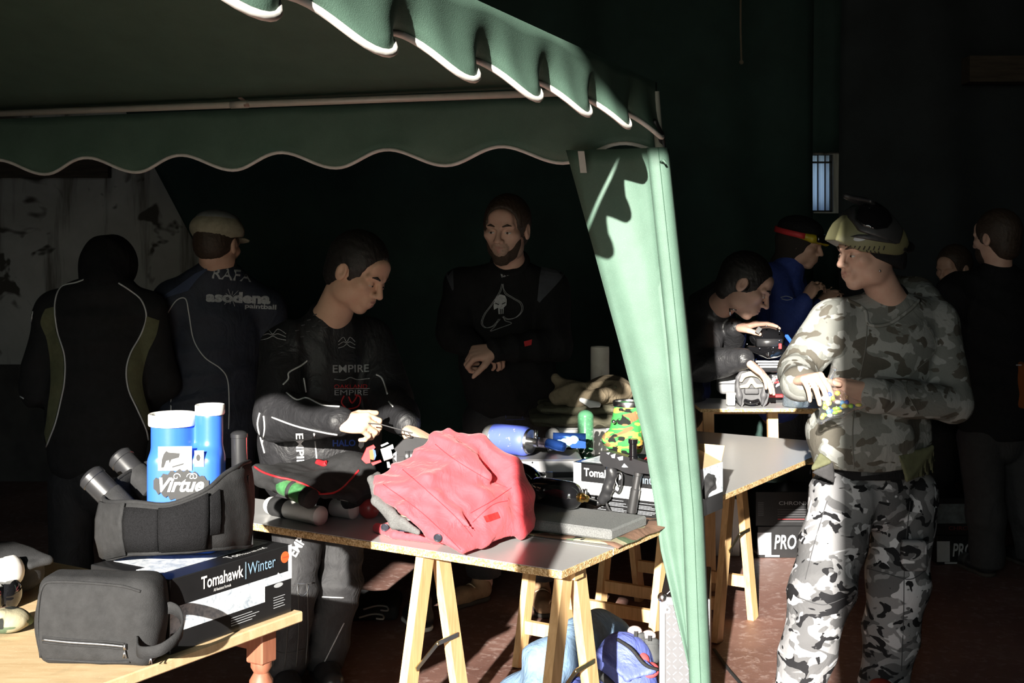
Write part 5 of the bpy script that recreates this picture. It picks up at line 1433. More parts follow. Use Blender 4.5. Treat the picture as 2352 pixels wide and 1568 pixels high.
OLIVEJ = mk('olive_panel', (.105, .108, .055), .85, var=.2, vs=30)
OLIVEP = mk('olive_plastic', (.17, .165, .085), .55, var=.06)
GREYPAN = mk('slate_panel', (.050, .055, .066), .8, var=.2)
PIPE = mk('reflective_piping', (.55, .56, .56), .5, var=.05)
DIMINK = mk('worn_print', (.34, .35, .36), .7, var=.3, vs=120)
WINTER = camo('hoodie_camo', (.31, .315, .30), [((.18, .185, .17), 13.0, .49, 1.0, .5), ((.095, .087, .072), 12.0, .545, 4.0, .7)], stretch=(1, 1, 1.3))
URBAN = camo('urban_camo', (.25, .25, .26), [((.115, .115, .12), 11.0, .50, 4.5, .6), ((.58, .58, .61), 11.0, .575, 1.0, .8), ((.014, .014, .016), 14.0, .57, 8.0, 1.0)], stretch=(1, 1, 1.4))

def hframe(c, f, u=(0, 0, 1)):
    f = unit(f); u = V(u); u = unit(u - f * f.dot(u))
    return Fr(c, np.cross(f, u), u)
def head_prims(S, H, s=1.0, jaw=1.0, stub=False, ears=True, mouth=0.0):
    P = lambda x, y, z: H(x * s, y * s, z * s)
    S.ell(P(0, -.015, .028), V(.076, .096, .088) * s, H, k=.02)
    S.ell(P(0, .026, -.032), V(.062 * jaw, .066, .080) * s, H, k=.025)
    S.ell(P(0, .062, -.098), V(.026, .022, .018) * s, H, k=.025, m=2 if stub else 0)
    for x in (-1, 1):
        S.ell(P(x * .047 * jaw, .008, -.066), V(.020, .034, .030) * s, H, k=.03, m=2 if stub else 0)
        S.ell(P(x * .045, .060, -.014), V(.022, .022, .018) * s, H, k=.025)
        S.cap(P(x * .012, .092, .019), P(x * .048, .076, .020), .0085 * s, .007 * s, k=.014)
    S.ell(P(0, .075, .05), V(.045, .018, .03) * s, H, k=.03)
    for x in (-1, 1): S.ell(P(x * .032, .101, .001), V(.018, .018, .0105) * s, H, k=.012, op=-1)
    S.cap(P(0, .092, .012), P(0, .113, -.029), .0075 * s, .0115 * s, k=.010)
    for x in (-1, 1): S.ell(P(x * .0125, .100, -.033), V(.0085, .011, .0075) * s, H, k=.008)
    S.ell(P(0, .084, -.062), V(.030, .016, .024) * s, H, k=.016, m=2 if stub else 0)
    S.chain([P(-.024, .0885, -.0625), P(-.010, .0960, -.0595), P(0, .0975, -.0600), P(.010, .0960, -.0595), P(.024, .0885, -.0625)], [.003 * s, .0046 * s, .0044 * s, .0046 * s, .003 * s], k=.004, m=1)
    S.chain([P(-.019, .0905, -.0675 - mouth), P(0, .0960, -.0695 - mouth), P(.019, .0905, -.0675 - mouth)], [.0035 * s, .0054 * s, .0035 * s], k=.004, m=1)
    S.chain([P(-.024, .0935, -.0640 - mouth * .5), P(0, .1035, -.0645 - mouth * .5), P(.024, .0935, -.0640 - mouth * .5)], [.0022 * s] * 3, k=.003, op=-1)
    for x in (-1, 1): S.ell(P(x * .031, .0775, -.001), V(.0135, .0135, .0125) * s, H, k=.004)
    if ears:
        for x in (-1, 1):
            S.ell(P(x * .079, -.008, -.004), V(.010, .021, .032) * s, H, k=.008)
            S.ell(P(x * .090, -.003, .002), V(.009, .011, .018) * s, H, k=.006, op=-1)
def eyes(H, s, parent, down=0.0, brow=HAIR, closed=False):
    P = lambda x, y, z: H(x * s, y * s, z * s)
    for x in (-1, 1):
        o = MB(Fr(P(x * .031, .0835, -.002 - down * .003), H.x, H.y)).lathe([(.0005, .0)] + [(.0128 * s * math.sin(t), .0092 * s * (math.cos(t))) for t in np.linspace(1.5, .05, 7)], 16, None, 1.0, .42 - .2 * down).build('eye', EYEW, parent, True)
        MB(Fr(P(x * .031, .0835, -.002 - down * .003), H.x, H.y)).lathe([(.0054 * s, .0074 * s), (.0032 * s, .0096 * s), (.0005, .0100 * s)], 12, None, 1.0, .8 - .3 * down).build('iris', EYED, o, True)
        S = SDF().chain([P(x * .014, .0985, .0205), P(x * .032, .0955, .0265), P(x * .050, .080, .0215)], [.0036 * s, .0042 * s, .0022 * s], k=.004)
        soft('eyebrow', S, brow, .0035, parent)
def hair_cap(H, s, parent, mat, grow=1.0, front=0.0, name='hair', seed=3, low=0.0):
    P = lambda x, y, z: H(x * s, y * s, z * s)
    S = SDF().ell(P(0, -.018, .034), V(.083, .102, .096) * s * grow, H, k=.02)
    S.ell(P(0, -.055, -.025 - low), V(.068, .055, .06) * s, H, k=.03)
    for x in (-1, 1): S.cap(P(x * .074, .018, .02), P(x * .072, .022, -.012), .010 * s, .006 * s, k=.01)
    S.ell(P(0, .115, -.012 + front), V(.085, .085, .082) * s, H, k=.012, op=-1)
    for x in (-1, 1): S.ell(P(x * .085, .0, -.012), V(.02, .026, .036) * s, H, k=.006, op=-1)
    rs = np.random.RandomState(seed); d = rs.normal(size=(3, 3)) * 170
    return soft(name, S, mat, .0045, parent, fold=lambda x, y, z: .0016 * np.sin(x * d[0][0] * 3 + y * d[0][1] * 3 + z * d[0][2]) * np.sin(x * d[1][0] * 2.4 + y * d[1][1] + z * d[1][2] * 2.4 + 3 * np.sin(90 * x + 70 * z)))
FL = [(.042, .027, .021), (.047, .030, .022), (.043, .028, .021), (.034, .021, .018)]
def hand_prims(S, w, d, n, tv, curls, thumb=(35, 25), s=1.0, spread=0.0, tdir=None):
    d = unit(d); n = V(n); n = unit(n - d * n.dot(d)); tv = V(tv); tv = unit(tv - d * tv.dot(d) - n * tv.dot(n))
    w = V(w); tips = []
    offs = (.030, .010, -.010, -.028); ln = (.086, .089, .085, .077)
    S.ell(w + d * .048 * s - n * -.002, V(.050, .038, .0145) * s, Fr((0, 0, 0), d, n), k=.012)
    for i in range(4):
        kn = w + d * ln[i] * s + tv * offs[i] * s
        S.cap(w + d * .01 * s + tv * offs[i] * .55 * s, kn, .015 * s, .0118 * s, k=.010)
        p = kn; a = 0.0; r = (.0105, .0095, .0086, .0072) if i < 3 else (.0092, .0082, .0074, .0064)
        for j in range(3):
            a += math.radians(curls[i][j])
            dir_ = unit(d * math.cos(a) + n * math.sin(a) + tv * spread * (1.5 - i) * .12)
            q = p + dir_ * FL[i][j] * s
            S.cap(p, q, r[j] * s, r[j + 1] * s, k=.0025)
            p = q
        tips.append((p, dir_))
    b0 = w + d * .022 * s + tv * .022 * s + n * .006
    td = unit(d * .62 + tv * .70 + n * .25) if tdir is None else unit(tdir[0])
    b1 = b0 + td * .044 * s
    t2 = unit(td * math.cos(math.radians(thumb[0])) + (d * .8 + n * .6 - tv * .2) * math.sin(math.radians(thumb[0]))) if tdir is None else unit(tdir[1])
    b2 = b1 + t2 * .034 * s; b3 = b2 + t2 * .026 * s
    S.cap(b0, b1, .017 * s, .0125 * s, k=.012).cap(b1, b2, .0122 * s, .0108 * s, k=.003).cap(b2, b3, .0108 * s, .0084 * s, k=.003)
    tips.append((b3, t2))
    return tips
def nails(tips, n, parent, s=1.0):
    for (p, d) in tips:
        nn = -unit(V(n) - d * V(n).dot(d)) if np.linalg.norm(V(n) - d * V(n).dot(d)) > .05 else V(0, -1, 0)
        MB(Fr(p - d * .003 + nn * .0062 * s, d, nn)).lathe([(.0055 * s, -.0008), (.0052 * s, .0006), (.0005, .001)], 10, None, 1.25, .85).build('nail', mk('nail', (.66, .46, .38), .35), parent, True)
def core(S, J, arms=True, legs=True, thick=1.0):
    sd = unit(J['shr'] - J['shl'])
    S.cap(J['pel'], J['chest'], .10 * thick, .11 * thick, w=sd, sc=1.25, k=.03)
    S.cap(J['chest'], J['neck'], .09, .055, w=sd, sc=1.2, k=.04)
    for x in 'lr':
        S.cap(J['neck'] * .6 + J['chest'] * .4, J['sh' + x], .05, .045, k=.03)
        S.cap(J['sh' + x], J['el' + x], .042, .036, k=.02).cap(J['el' + x], J['wr' + x], .036, .026, k=.02)
        if legs:
            S.cap(J['hip' + x], J['kn' + x], .075, .05, k=.03).cap(J['kn' + x], J['an' + x], .05, .036, k=.02)
            S.cap(J['pel'], J['hip' + x], .09, .08, k=.03)
            S.cap(J['an' + x], J['an' + x] * V(1, 1, 0) + V(0, 0, .05), .036, .034, k=.02)
def top(J, rc=.13, rw=.13, sc=1.45, rs=.075, re=.062, rcf=.047, belly=None, hem=None, m=0):
    S = SDF(); sd = unit(J['shr'] - J['shl'])
    S.cap(J['chest'], J['waist'], rc, rw, w=sd, sc=sc, k=.03, m=m)
    if hem is not None: S.cap(J['waist'], hem, rw, rw * .98, w=sd, sc=sc, k=.03)
    S.cap(J['neck'] + V(0, 0, -.03), J['chest'], .068, rc * .9, w=sd, sc=1.35, k=.05)
    if belly is not None: S.ell(belly[0], belly[1], k=.05)
    for x in 'lr':
        S.cap(J['neck'] + V(0, 0, -.03), J['sh' + x], .072, rs * .92, k=.04)
        S.cap(J['sh' + x], J['el' + x], rs, re, k=.022)
        d = J['wr' + x] - J['el' + x]
        S.cap(J['el' + x], J['wr' + x] - unit(d) * .01, re, rcf, k=.015)
    return S
def bottoms(J, rh=.105, rk=.085, ra=.07, rp_=.12, sc=1.3):
    S = SDF(); sd = unit(J['hipr'] - J['hipl'])
    S.cap(J['pel'] + V(0, 0, .03), (J['hipl'] + J['hipr']) / 2, rp_, rp_ * .95, w=sd, sc=sc, k=.03)
    for x in 'lr':
        S.cap(J['hip' + x], J['kn' + x], rh, rk, k=.015).cap(J['kn' + x], J['an' + x], rk, ra, k=.03)
    return S
def collar(J, H, s, mat, parent, r=.062, t=.008, name='collar', lift=.0):
    n = J['neck']; ax = unit(H(0, -.02 * s, -.07 * s) - n)
    fr = Fr(n + ax * (.012 + lift), (1, 0, 0), ax)
    MB(fr).tube([(r * math.cos(a), r * 1.05 * math.sin(a), .008 * math.sin(a)) for a in np.linspace(0, 2 * math.pi, 28, endpoint=False)], t, 8, True).build(name, mat, parent, True)
def neck_prim(S, J, H, s):
    S.cap(H(0, -.022 * s, -.055 * s), J['neck'] + V(0, 0, -.03), .052 * s, .060 * s, k=.025)
def fine_box(c, r): return (V(c) - r, V(c) + r)
def joints(**kw): return {k_: px(*v_) for k_, v_ in kw.items()}
def person(label, S, mats, res=.014, fine=(), group=None):
    v, f, own = S.mesh(res, fine)
    lo = v.min(0); o = link('person', v, f, mats, None, True, own, loc=((v[:, 0].min() + v[:, 0].max()) / 2, (v[:, 1].min() + v[:, 1].max()) / 2, lo[2]))
    return tag(o, label, 'person')
def fb(c, r, q): return (V(c) - r, V(c) + r, q)

# ---------------------------------------------- man in the camouflage hoodie
Y0 = 4.62
J = joints(neck=(2050, 694, 4.70), chest=(2035, 790, 4.70), waist=(2008, 1000, 4.68), pel=(2008, 1110, 4.70), shl=(1915, 738, 4.66), shr=(2150, 742, 4.76), ell=(1834, 850, 4.62), elr=(2185, 925, 4.60),
           wrl=(1838, 880, 4.42), wrr=(1992, 905, 4.40), hipl=(1940, 1140, 4.64), hipr=(2078, 1140, 4.76), knl=(1892, 1335, 4.50), knr=(2062, 1345, 4.70), anl=(1838, 1570, 4.52), anr=(2028, 1590, 4.78))
H = hframe(px(1994, 583, 4.62), (-.93, -.36, -.05)); hs = 1.06
S = SDF(); core(S, J); head_prims(S, H, hs, 1.02, ears=False); neck_prim(S, J, H, hs * 1.05)
t1 = hand_prims(S, px(1834, 874, 4.42), (.30, -.90, .22), (.12, .15, -.98), (.95, .28, 0), [(58, 22, 10), (60, 24, 12), (62, 24, 12), (64, 26, 14)], (25, 20), 1.05, .3)
t2 = hand_prims(S, J['wrr'] + V(.005, -.01, 0), (-.97, -.22, .08), (.0, 1, .05), (.05, 0, 1), [(62, 78, 50), (64, 80, 50), (66, 78, 50), (18, 12, 8)], (30, 30), 1.05, .2, tdir=[(-.75, .55, .25), (-.80, .55, -.15)])
cm = person('man in grey camouflage hoodie and urban camouflage trousers opening a candy bag', S, [SKIN2, LIPS, STUB], .014, [fb(H.o, .17, .0045), fb(px(1855, 885, 4.36), .09, .0035), fb(px(1945, 900, 4.4), .085, .0035)])
eyes(H, hs, cm, .2, HAIRB)
nails(t1[:4], (.25, .35, -.85), cm)
hem = px(1995, 1062, 4.66)
S = top(J, .148, .150, 1.38, .090, .074, .058, belly=(px(1975, 1000, 4.60), (.19, .15, .14)), hem=hem)
S.cap(J['wrr'] + V(.035, 0, 0), J['wrr'] + V(.012, -.002, 0), .052, .046, k=.008); S.cap(px(1834, 878, 4.46), px(1840, 886, 4.42), .060, .052, k=.01)
S.chain([px(2135, 690, 4.80), px(2110, 672, 4.92), px(2050, 672, 4.96), px(1995, 690, 4.86)], [.045, .055, .055, .04], k=.03)
_, hb = soft('hoodie', S, WINTER, .0085, cm, fold=folds(.010, 12, 71), bvh=True, clip=lambda x, y, z: (px(0, 1086, 4.5)[2]) - z + .06 * np.abs(x - 1.27))
SEAMC = mk('camo_seam', (.16, .155, .14), .9)
line_print(hb, [(1992, 735), (1988, 800), (1972, 880), (1962, 940), (1958, 1010), (1962, 1075)], .0022, SEAMC, cm, 'zip')
line_print(hb, [(2120, 735), (2150, 800), (2105, 850), (2080, 890), (2110, 950)], .0016, SEAMC, cm, 'seam')
line_print(hb, [(1945, 690), (1985, 712), (1995, 745), (2040, 745), (2085, 715), (2110, 690)], .007, WINTER, cm, 'hood_edge', off=.003)
S = SDF(); n = J['neck']; S.cap(n + V(0, 0, -.02), n + V(-.005, 0, .012), .066, .064, k=.01); soft('undershirt_collar', S, SWEAT, .007, cm)
S = bottoms(J, .122, .108, .088, .135, 1.25)
_, tbv = soft('trousers', S, URBAN, .010, cm, fold=folds(.010, 10, 73), bvh=True, clip=lambda x, y, z: .03 - z)
for pts in ([(2090, 1150), (2078, 1280), (2075, 1420), (2070, 1540)], [(1975, 1300), (2040, 1318), (2090, 1330), (2125, 1310)], [(1830, 1370), (1890, 1388), (1940, 1372)], [(1900, 1150), (1870, 1250), (1850, 1330)]):
    line_print(tbv, pts, .0016, mk('dark_seam', (.06, .06, .065), .9), cm, 'seam')
S = SDF(); S.box(px(2098, 1275, 4.60), (.045, .02, .055), r=.012); soft('cargo_pocket', S, URBAN, .009, cm)
S = SDF(); sd = unit(J['hipr'] - J['hipl']); S.cap(px(2008, 1078, 4.69), px(2008, 1100, 4.69), .155, .155, w=sd, sc=1.28, k=.01)
_, wbv = soft('waistband', S, SWEAT, .009, cm, clip=lambda x, y, z: np.maximum(px(0, 1108, 4.5)[2] - z, z - px(0, 1048, 4.5)[2]), bvh=True)
S = SDF(); S.tri(px(2064, 1045, 4.49), px(2142, 1026, 4.57), px(2084, 1102, 4.49), .005).tri(px(2142, 1026, 4.57), px(2152, 1085, 4.59), px(2084, 1102, 4.49), .005)
soft('pouch_flap', S, OLIVEJ, .006, cm, fold=folds(.004, 20, 4))
S = SDF(); S.tri(px(1868, 1075, 4.50), px(1885, 1045, 4.50), px(1905, 1060, 4.47), .008); soft('shirt_tail', S, OLIVEJ, .006, cm)
S = SDF(); S.tri(px(1868, 1084, 4.50), px(1912, 1064, 4.47), px(1915, 1106, 4.48), .005); soft('belt_end', S, GREYP, .006, cm)
print_on(wbv, [(1978 + 80 * i / 6, 1075 - 8 * i / 6 + 18 * j) for j in range(2) for i in range(7)], [[i, i + 1, i + 8, i + 7] for i in range(6)], INKK, cm, 'size_label', .004)
text_print(wbv, 'L', 1986, 1079, 9, 12, INK, cm)
print_on(wbv, [(2042 + 14 * i / 2, 1061 + 16 * j) for j in range(2) for i in range(3)], [[i, i + 1, i + 4, i + 3] for i in range(2)], INKS, cm, 'printed_mark', .006)
for i in range(3): line_print(wbv, [(1998, 1072 + 5 * i), (2036, 1067 + 5 * i)], .001, DIMINK, cm, 'printed_line', off=.005)
# beanie and mask pushed up
P_ = lambda x, y, z: H(x * hs, y * hs, z * hs)
def polyclip(poly, flip=1):
    poly = np.array(poly, float); n_ = len(poly); ar = sum(poly[i][0] * poly[(i + 1) % n_][1] - poly[(i + 1) % n_][0] * poly[i][1] for i in range(n_))
    if ar < 0: poly = poly[::-1]
    def f(x, y, z):
        X = HX + x / 4.62 * FPX; Z = HY - (z - CAMZ) / 4.62 * FPX; o_ = None
        for i in range(n_):
            a_, b_ = poly[i], poly[(i + 1) % n_]; e_ = b_ - a_; e_ = e_ / np.linalg.norm(e_)
            d_ = ((X - a_[0]) * e_[1] - (Z - a_[1]) * e_[0]) * 4.62 / FPX
            o_ = d_ if o_ is None else np.maximum(o_, d_)
        return o_
    return f
S = SDF().ell(P_(0, -.018, .030), V(.094, .114, .110) * hs, H, k=.02).ell(P_(0, -.05, -.03), V(.086, .080, .07) * hs, H, k=.03)
soft('beanie', S, SWEAT, .006, cm, clip=polyclip([(1932, 568), (1998, 592), (2028, 617), (2056, 634), (2102, 640), (2110, 560), (2060, 490), (1960, 470), (1925, 540)]))
MB().ball(px(2021, 622, 4.535), .004, 8, 6).build('ear_stud', STEEL, cm, True)
mf = Fr(px(1985, 548, 4.60), (1, .1, -.12))
S = SDF().ell(px(1992, 548, 4.63), (.150, .135, .105), mf, k=.02).ell(px(1925, 555, 4.60), (.06, .08, .05), mf, k=.03)
ms_, mbv = soft('mask_shell', S, OLIVEP, .005, cm, clip=polyclip([(1898, 570), (1906, 545), (1922, 512), (1945, 490), (2010, 492), (2060, 525), (2080, 560), (2062, 586), (2018, 602), (1962, 577)]), bvh=True)
S = SDF().ell(px(1992, 545, 4.62), (.148, .142, .115), mf, k=.02)
soft('goggle_frame', S, mk('dark_rubber', (.030, .030, .032), .5), .005, ms_, clip=polyclip([(1938, 500), (1950, 476), (1980, 462), (2022, 472), (2056, 528), (2044, 560), (2000, 548), (1952, 531)]))
S = SDF().ell(px(1990, 536, 4.62), (.145, .150, .125), mf, k=.02)
soft('lens', S, GLOSS, .005, ms_, clip=polyclip([(1946, 505), (1954, 482), (1976, 466), (2002, 464), (2022, 484), (2026, 508), (2012, 524), (1985, 528), (1958, 520)]))
S = SDF().ell(px(1988, 556, 4.62), (.149, .140, .105), mf, k=.02)
soft('badge_rib', S, mk('dark_rubber', (.030, .030, .032), .5), .005, ms_, clip=polyclip([(1932, 544), (1952, 538), (2000, 540), (2042, 556), (2038, 562), (1998, 555), (1960, 550)]))
S = SDF().tri(px(1942, 450, 4.58), px(2000, 462, 4.52), px(2036, 496, 4.6), .007).tri(px(1942, 450, 4.58), px(2036, 496, 4.6), px(1990, 458, 4.72), .007)
soft('visor', S, SATIN, .005, ms_)
for i in range(10): line_print(mbv, [(1932 + 11 * i, 562 + 1.2 * i - .1 * i * i), (1925 + 11.5 * i, 569 + 1.4 * i - .1 * i * i)], .0022, GLOSS, ms_, 'vent_slot', step=3)
for i in range(4): line_print(mbv, [(1990 + 9 * i, 574 + i), (1993 + 9 * i, 580 + i)], .002, GLOSS, ms_, 'vent_slot', step=3)
print_on(mbv, [(1975, 548)] + [(1975 + 15 * math.cos(a), 548 + 5.5 * math.sin(a) - 1.5 * math.cos(a)) for a in np.linspace(0, 2 * math.pi, 18, endpoint=False)], [[0, i + 1, (i + 1) % 18 + 1] for i in range(18)], INKS, ms_, 'badge', .004)
S = SDF().chain([px(2070, 568, 4.56), px(2088, 568, 4.66), px(2080, 560, 4.78)], [.016, .018, .018], k=.01); soft('strap', S, SATIN, .006, ms_)
MB().tube(catmull([px(2086, 556, 4.60), px(2076, 566, 4.58), px(2080, 577, 4.58), px(2086, 577, 4.59)], 4), .0025, 6).build('strap_clip', STEEL, ms_, True)
# red shoe tips
for x, tw in (('l', -.05), ('r', -.03)):
    hl = J['an' + x] * V(1, 1, 0) + V(.02, .04, 0)
    shoe(cm, 'shoe', None, hl, hl + V(tw * 2 - .04, -.26, 0), .1, [mk('red_shoe', (.30, .03, .02), .6), SOLE, SATIN], hi=.08)
MB(Fr(px(1941, 912, 4.335), (0, 0, 1), (-.9, -.3, -.25))).tube([(.0125 * math.cos(a), .0125 * math.sin(a), 0) for a in np.linspace(0, 2 * math.pi, 20, endpoint=False)], .0018, 6, True).build('ring', mk('gold', (.8, .55, .2), .2, 1.0), cm, True)

# candy bag in his hands
cb = thing('candy_bag', 'clear bag of colourful wrapped candies in the hands of the man in the hoodie', 'bag', px(1915, 970, 4.30))
S = SDF()
e = dict(a=px(1893, 905, 4.31), b=px(1930, 905, 4.31), c=px(1884, 966, 4.30), d=px(1935, 950, 4.29), e=px(1985, 930, 4.31), t=px(1915, 850, 4.32), u=px(1905, 875, 4.32))
S.tri(e['a'], e['b'], e['c'], .007).tri(e['b'], e['c'], e['d'], .009).tri(e['b'], e['d'], e['e'], .007).tri(e['u'], e['b'], e['a'], .007).cap(e['t'], e['u'], .013, .010, k=.01)
soft('bag_film', S, CLEAR, .004, cb, fold=folds(.003, 45, 5))
cols = [(mk('candy_' + n_, c_, .3, var=.05), n_) for n_, c_ in (('white', (.75, .75, .70)), ('dark_blue', (.10, .14, .55)), ('green', (.35, .60, .10)), ('light_blue', (.20, .45, .75)), ('yellow', (.70, .62, .15)))]
rs = np.random.RandomState(12); k_ = 0
for (x, y) in [(1897, 912), (1908, 910), (1920, 908), (1896, 926), (1908, 924), (1920, 922), (1933, 922), (1945, 925), (1893, 940), (1905, 938), (1917, 938), (1929, 938), (1942, 938), (1956, 934), (1968, 932), (1891, 954), (1902, 952), (1914, 950), (1926, 948), (1903, 918), (1914, 916), (1900, 945), (1911, 944), (1923, 943), (1936, 930), (1950, 930), (1888, 960)]:
    x += rs.uniform(-5, 5); y += rs.uniform(-5, 5); p = px(x, y, 4.296 + .016 * rs.rand()); q_ = rs.uniform(.8, 1.3, 3)
    o = tag(MB().ball(p, .0085, 10, 7, (1.15 * q_[0], .8, .85 * q_[2])).build('candy', cols[k_ % 5][0], None, True), 'small ' + cols[k_ % 5][1].replace('_', ' ') + ' wrapped candy inside the clear bag', 'candy', 'wrapped candies in the clear bag'); k_ += 1 + rs.randint(3)
MB().tube(catmull([px(1893, 895, 4.302), px(1889, 930, 4.298), px(1884, 967, 4.296), px(1910, 958, 4.292), px(1940, 950, 4.288)], 5), .0018, 5).build('bag_seam', SATIN, cb, True)

# ---------------------------------------------- man in the black jersey
J = joints(neck=(752, 735, 4.84), chest=(748, 820, 4.87), waist=(738, 1000, 4.90), pel=(728, 1090, 4.92), shl=(662, 800, 4.82), shr=(850, 790, 4.95), ell=(640, 955, 4.66), elr=(893, 925, 4.82), wrl=(782, 970, 4.36), wrr=(938, 975, 4.50),
           hipl=(690, 1140, 4.86), hipr=(785, 1140, 4.98), knl=(672, 1350, 4.80), knr=(775, 1340, 4.92), anl=(655, 1530, 4.85), anr=(745, 1515, 4.95))
H = hframe(px(822, 626, 4.74), (.76, -.44, -.44), (.16, .0, .98)); hs = 1.12
S = SDF(); core(S, J); head_prims(S, H, hs, 1.06, mouth=.003); neck_prim(S, J, H, hs * 1.08)
w1 = J['wrl'] + V(-.002, -.01, 0)
t1 = hand_prims(S, w1, (.97, -.15, .02), (.05, .65, -.75), (.1, .75, .65), [(38, 62, 40), (46, 70, 45), (52, 72, 45), (58, 72, 45)], (30, 20), 1.05, .2)
w2 = px(932, 985, 4.46)
t2 = hand_prims(S, w2, (.85, -.25, -.42), (-.25, .2, -.95), (.25, -.93, -.05), [(35, 30, 18), (48, 40, 25), (52, 46, 30), (56, 48, 30)], (15, 10), 1.02, .2)
am = person('man in black long-sleeved jersey bending over the marker behind the red jacket', S, [SKIN1, LIPS, STUB], .014, [fb(H.o, .18, .0045), fb(w1 + V(.07, 0, 0), .085, .0035), fb(w2 + V(.06, 0, -.03), .09, .0035)])
eyes(H, hs, am, .9, HAIR)
hair_cap(H, hs, am, HAIR, 1.06, .02, low=.005)
S = top(J, .135, .150, 1.45, .098, .092, .054, belly=(px(735, 1010, 4.86), (.22, .15, .16)), hem=px(728, 1080, 4.92))
_, ab = soft('jersey', S, JERSEY, .0085, am, fold=folds(.011, 13, 81), bvh=True)
SW = mk('jersey_piping', (.70, .70, .70), .5, var=.04)
for pts in ([(658, 902), (682, 918), (705, 914), (740, 930), (780, 934)], [(625, 958), (680, 978), (740, 992), (775, 998)], [(650, 883), (662, 870), (664, 855), (690, 840), (706, 828)], [(597, 948), (592, 975), (600, 1010), (608, 1040)], [(606, 955), (608, 985), (602, 1020)], [(697, 868), (702, 900)], [(722, 995), (728, 1055)], [(864, 860), (878, 870), (890, 905)], [(893, 922), (903, 934)]):
    line_print(ab, pts, .0030, SW, am)
text_print(ab, 'EMPIRE', 806, 846, 84, 17, DIMINK, am, 1, bold=.01)
text_print(ab, 'OAKLAND', 806, 887, 78, 9, INKR, am)
text_print(ab, 'EMPIRE', 807, 901, 78, 12, DIMINK, am)
line_print(ab, [(768, 870), (790, 872), (804, 866), (820, 871), (850, 869)], .0018, DIMINK, am, 'crest_line', off=.002)
line_print(ab, [(768, 892), (850, 892)], .0014, DIMINK, am, 'crest_line', off=.002)
line_print(ab, [(790, 908), (784, 925), (800, 938), (822, 932), (828, 912), (815, 906)], .003, INKR, am, 'crest_figure', off=.002)
line_print(ab, [(800, 910), (808, 925), (820, 908)], .003, INKR, am, 'crest_figure', off=.002)
text_print(ab, 'HALO', 790, 1017, 52, 15, INKBL, am, 1, bold=.03)
text_print(ab, 'EMPIRE', 690, 1040, 92, 17, INK, am, -88, bold=.02)
for k2, (cx_, cy_, w_) in enumerate(((627, 770, 30), (796, 788, 19))):
    for dy in (-12, 0, 12):
        line_print(ab, [(cx_ - w_, cy_ + dy * .6 + 4), (cx_ - w_ * .4, cy_ + dy * .9 - 3), (cx_, cy_ + dy * .2), (cx_ + w_ * .4, cy_ + dy * .9 - 3), (cx_ + w_, cy_ + dy * .6 + 4)], .0014, DIMINK, am, 'emblem_stroke', off=.002, step=4)
rs = np.random.RandomState(8)
for i in range(5):
    for j in range(3):
        x, y = 678 + i * 14 + j * 12, 760 - i * 12 + j * 14
        line_print(ab, [(x, y), (x + 9, y - 2)], .0022, mk('dim_print', (.06, .06, .065), .8), am, 'printed_dash', step=3, off=.002)
print_on(ab, [(824, 1012), (836, 1012), (834, 1024), (828, 1030), (822, 1024)], [[0, 1, 2, 3, 4]], INK, am, 'shield_mark', .003)
collar(J, H, hs, SWEAT, am, .070, .009)
S = bottoms(J, .105, .088, .078, .13, 1.25)
_, apb = soft('trousers', S, PANTS, .009, am, fold=folds(.008, 16, 83, (0, 0, 1)), bvh=True, clip=lambda x, y, z: .04 - z)
text_print(apb, 'EMP', 682, 1255, 44, 22, INK, am, 58, bold=.02)
line_print(apb, [(622, 1230), (615, 1260), (640, 1270)], .006, INK, am, 'printed_stroke')
for x in (632, 658, 684, 705): line_print(apb, [(x, 1340), (x + 2, 1440), (x - 4, 1530)], .003, mk('knee_rib', (.035, .034, .033), .6), am, 'knee_rib')
for pts in ([(615, 1335), (660, 1345), (720, 1338)], [(612, 1480), (650, 1500), (700, 1490)], [(740, 1370), (790, 1372)], [(745, 1520), (790, 1430)]): line_print(apb, pts, .0025, DIMINK if pts[0][0] > 700 else GREYP, am, 'stitch_line', step=5)
line_print(apb, [(683, 1340), (684, 1358), (694, 1368), (706, 1358), (706, 1342), (683, 1340)], .0016, GREYPAN, am, 'shield_mark')
for x in 'lr':
    hl = J['an' + x] * V(1, 1, 0) + V(-.03, .05, 0)
    sh = shoe(am, 'shoe', None, hl, hl + V(.10, -.25, 0), .1, [SATIN, SOLE, INKR], hi=.09)

# ---------------------------------------------- man in the black hood, back turned
J = joints(neck=(240, 648, 5.40), chest=(228, 735, 5.44), waist=(225, 960, 5.42), pel=(222, 1070, 5.42), shl=(128, 712, 5.42), shr=(335, 712, 5.44), ell=(88, 890, 5.42), elr=(372, 880, 5.5), wrl=(140, 930, 5.66), wrr=(330, 950, 5.72),
           hipl=(170, 1110, 5.42), hipr=(285, 1110, 5.42), knl=(160, 1300, 5.40), knr=(290, 1300, 5.40), anl=(150, 1430, 5.45), anr=(295, 1430, 5.45))
H = hframe(px(250, 622, 5.50), (.08, .88, -.45))
S = SDF(); core(S, J); head_prims(S, H, 1.05); neck_prim(S, J, H, 1.05)
hand_prims(S, J['wrl'], (.5, .8, -.2), (.2, 0, -1), (.9, -.4, 0), [(20, 20, 10)] * 4); hand_prims(S, J['wrr'], (-.3, .9, -.2), (0, 0, -1), (-.9, -.3, 0), [(20, 20, 10)] * 4)
hm = person('man with black hood seen from behind at the far side of the tent', S, [SKIN3, LIPS, STUB], .016, [fb(H.o, .16, .007)])
S = SDF().ell(H(0, -.02, .02), (.120, .125, .128), H, k=.03).cap(H(0, -.05, -.06), J['neck'], .088, .09, k=.04); S.ell(H(0, .13, -.02), (.075, .08, .09), H, op=-1, k=.02)
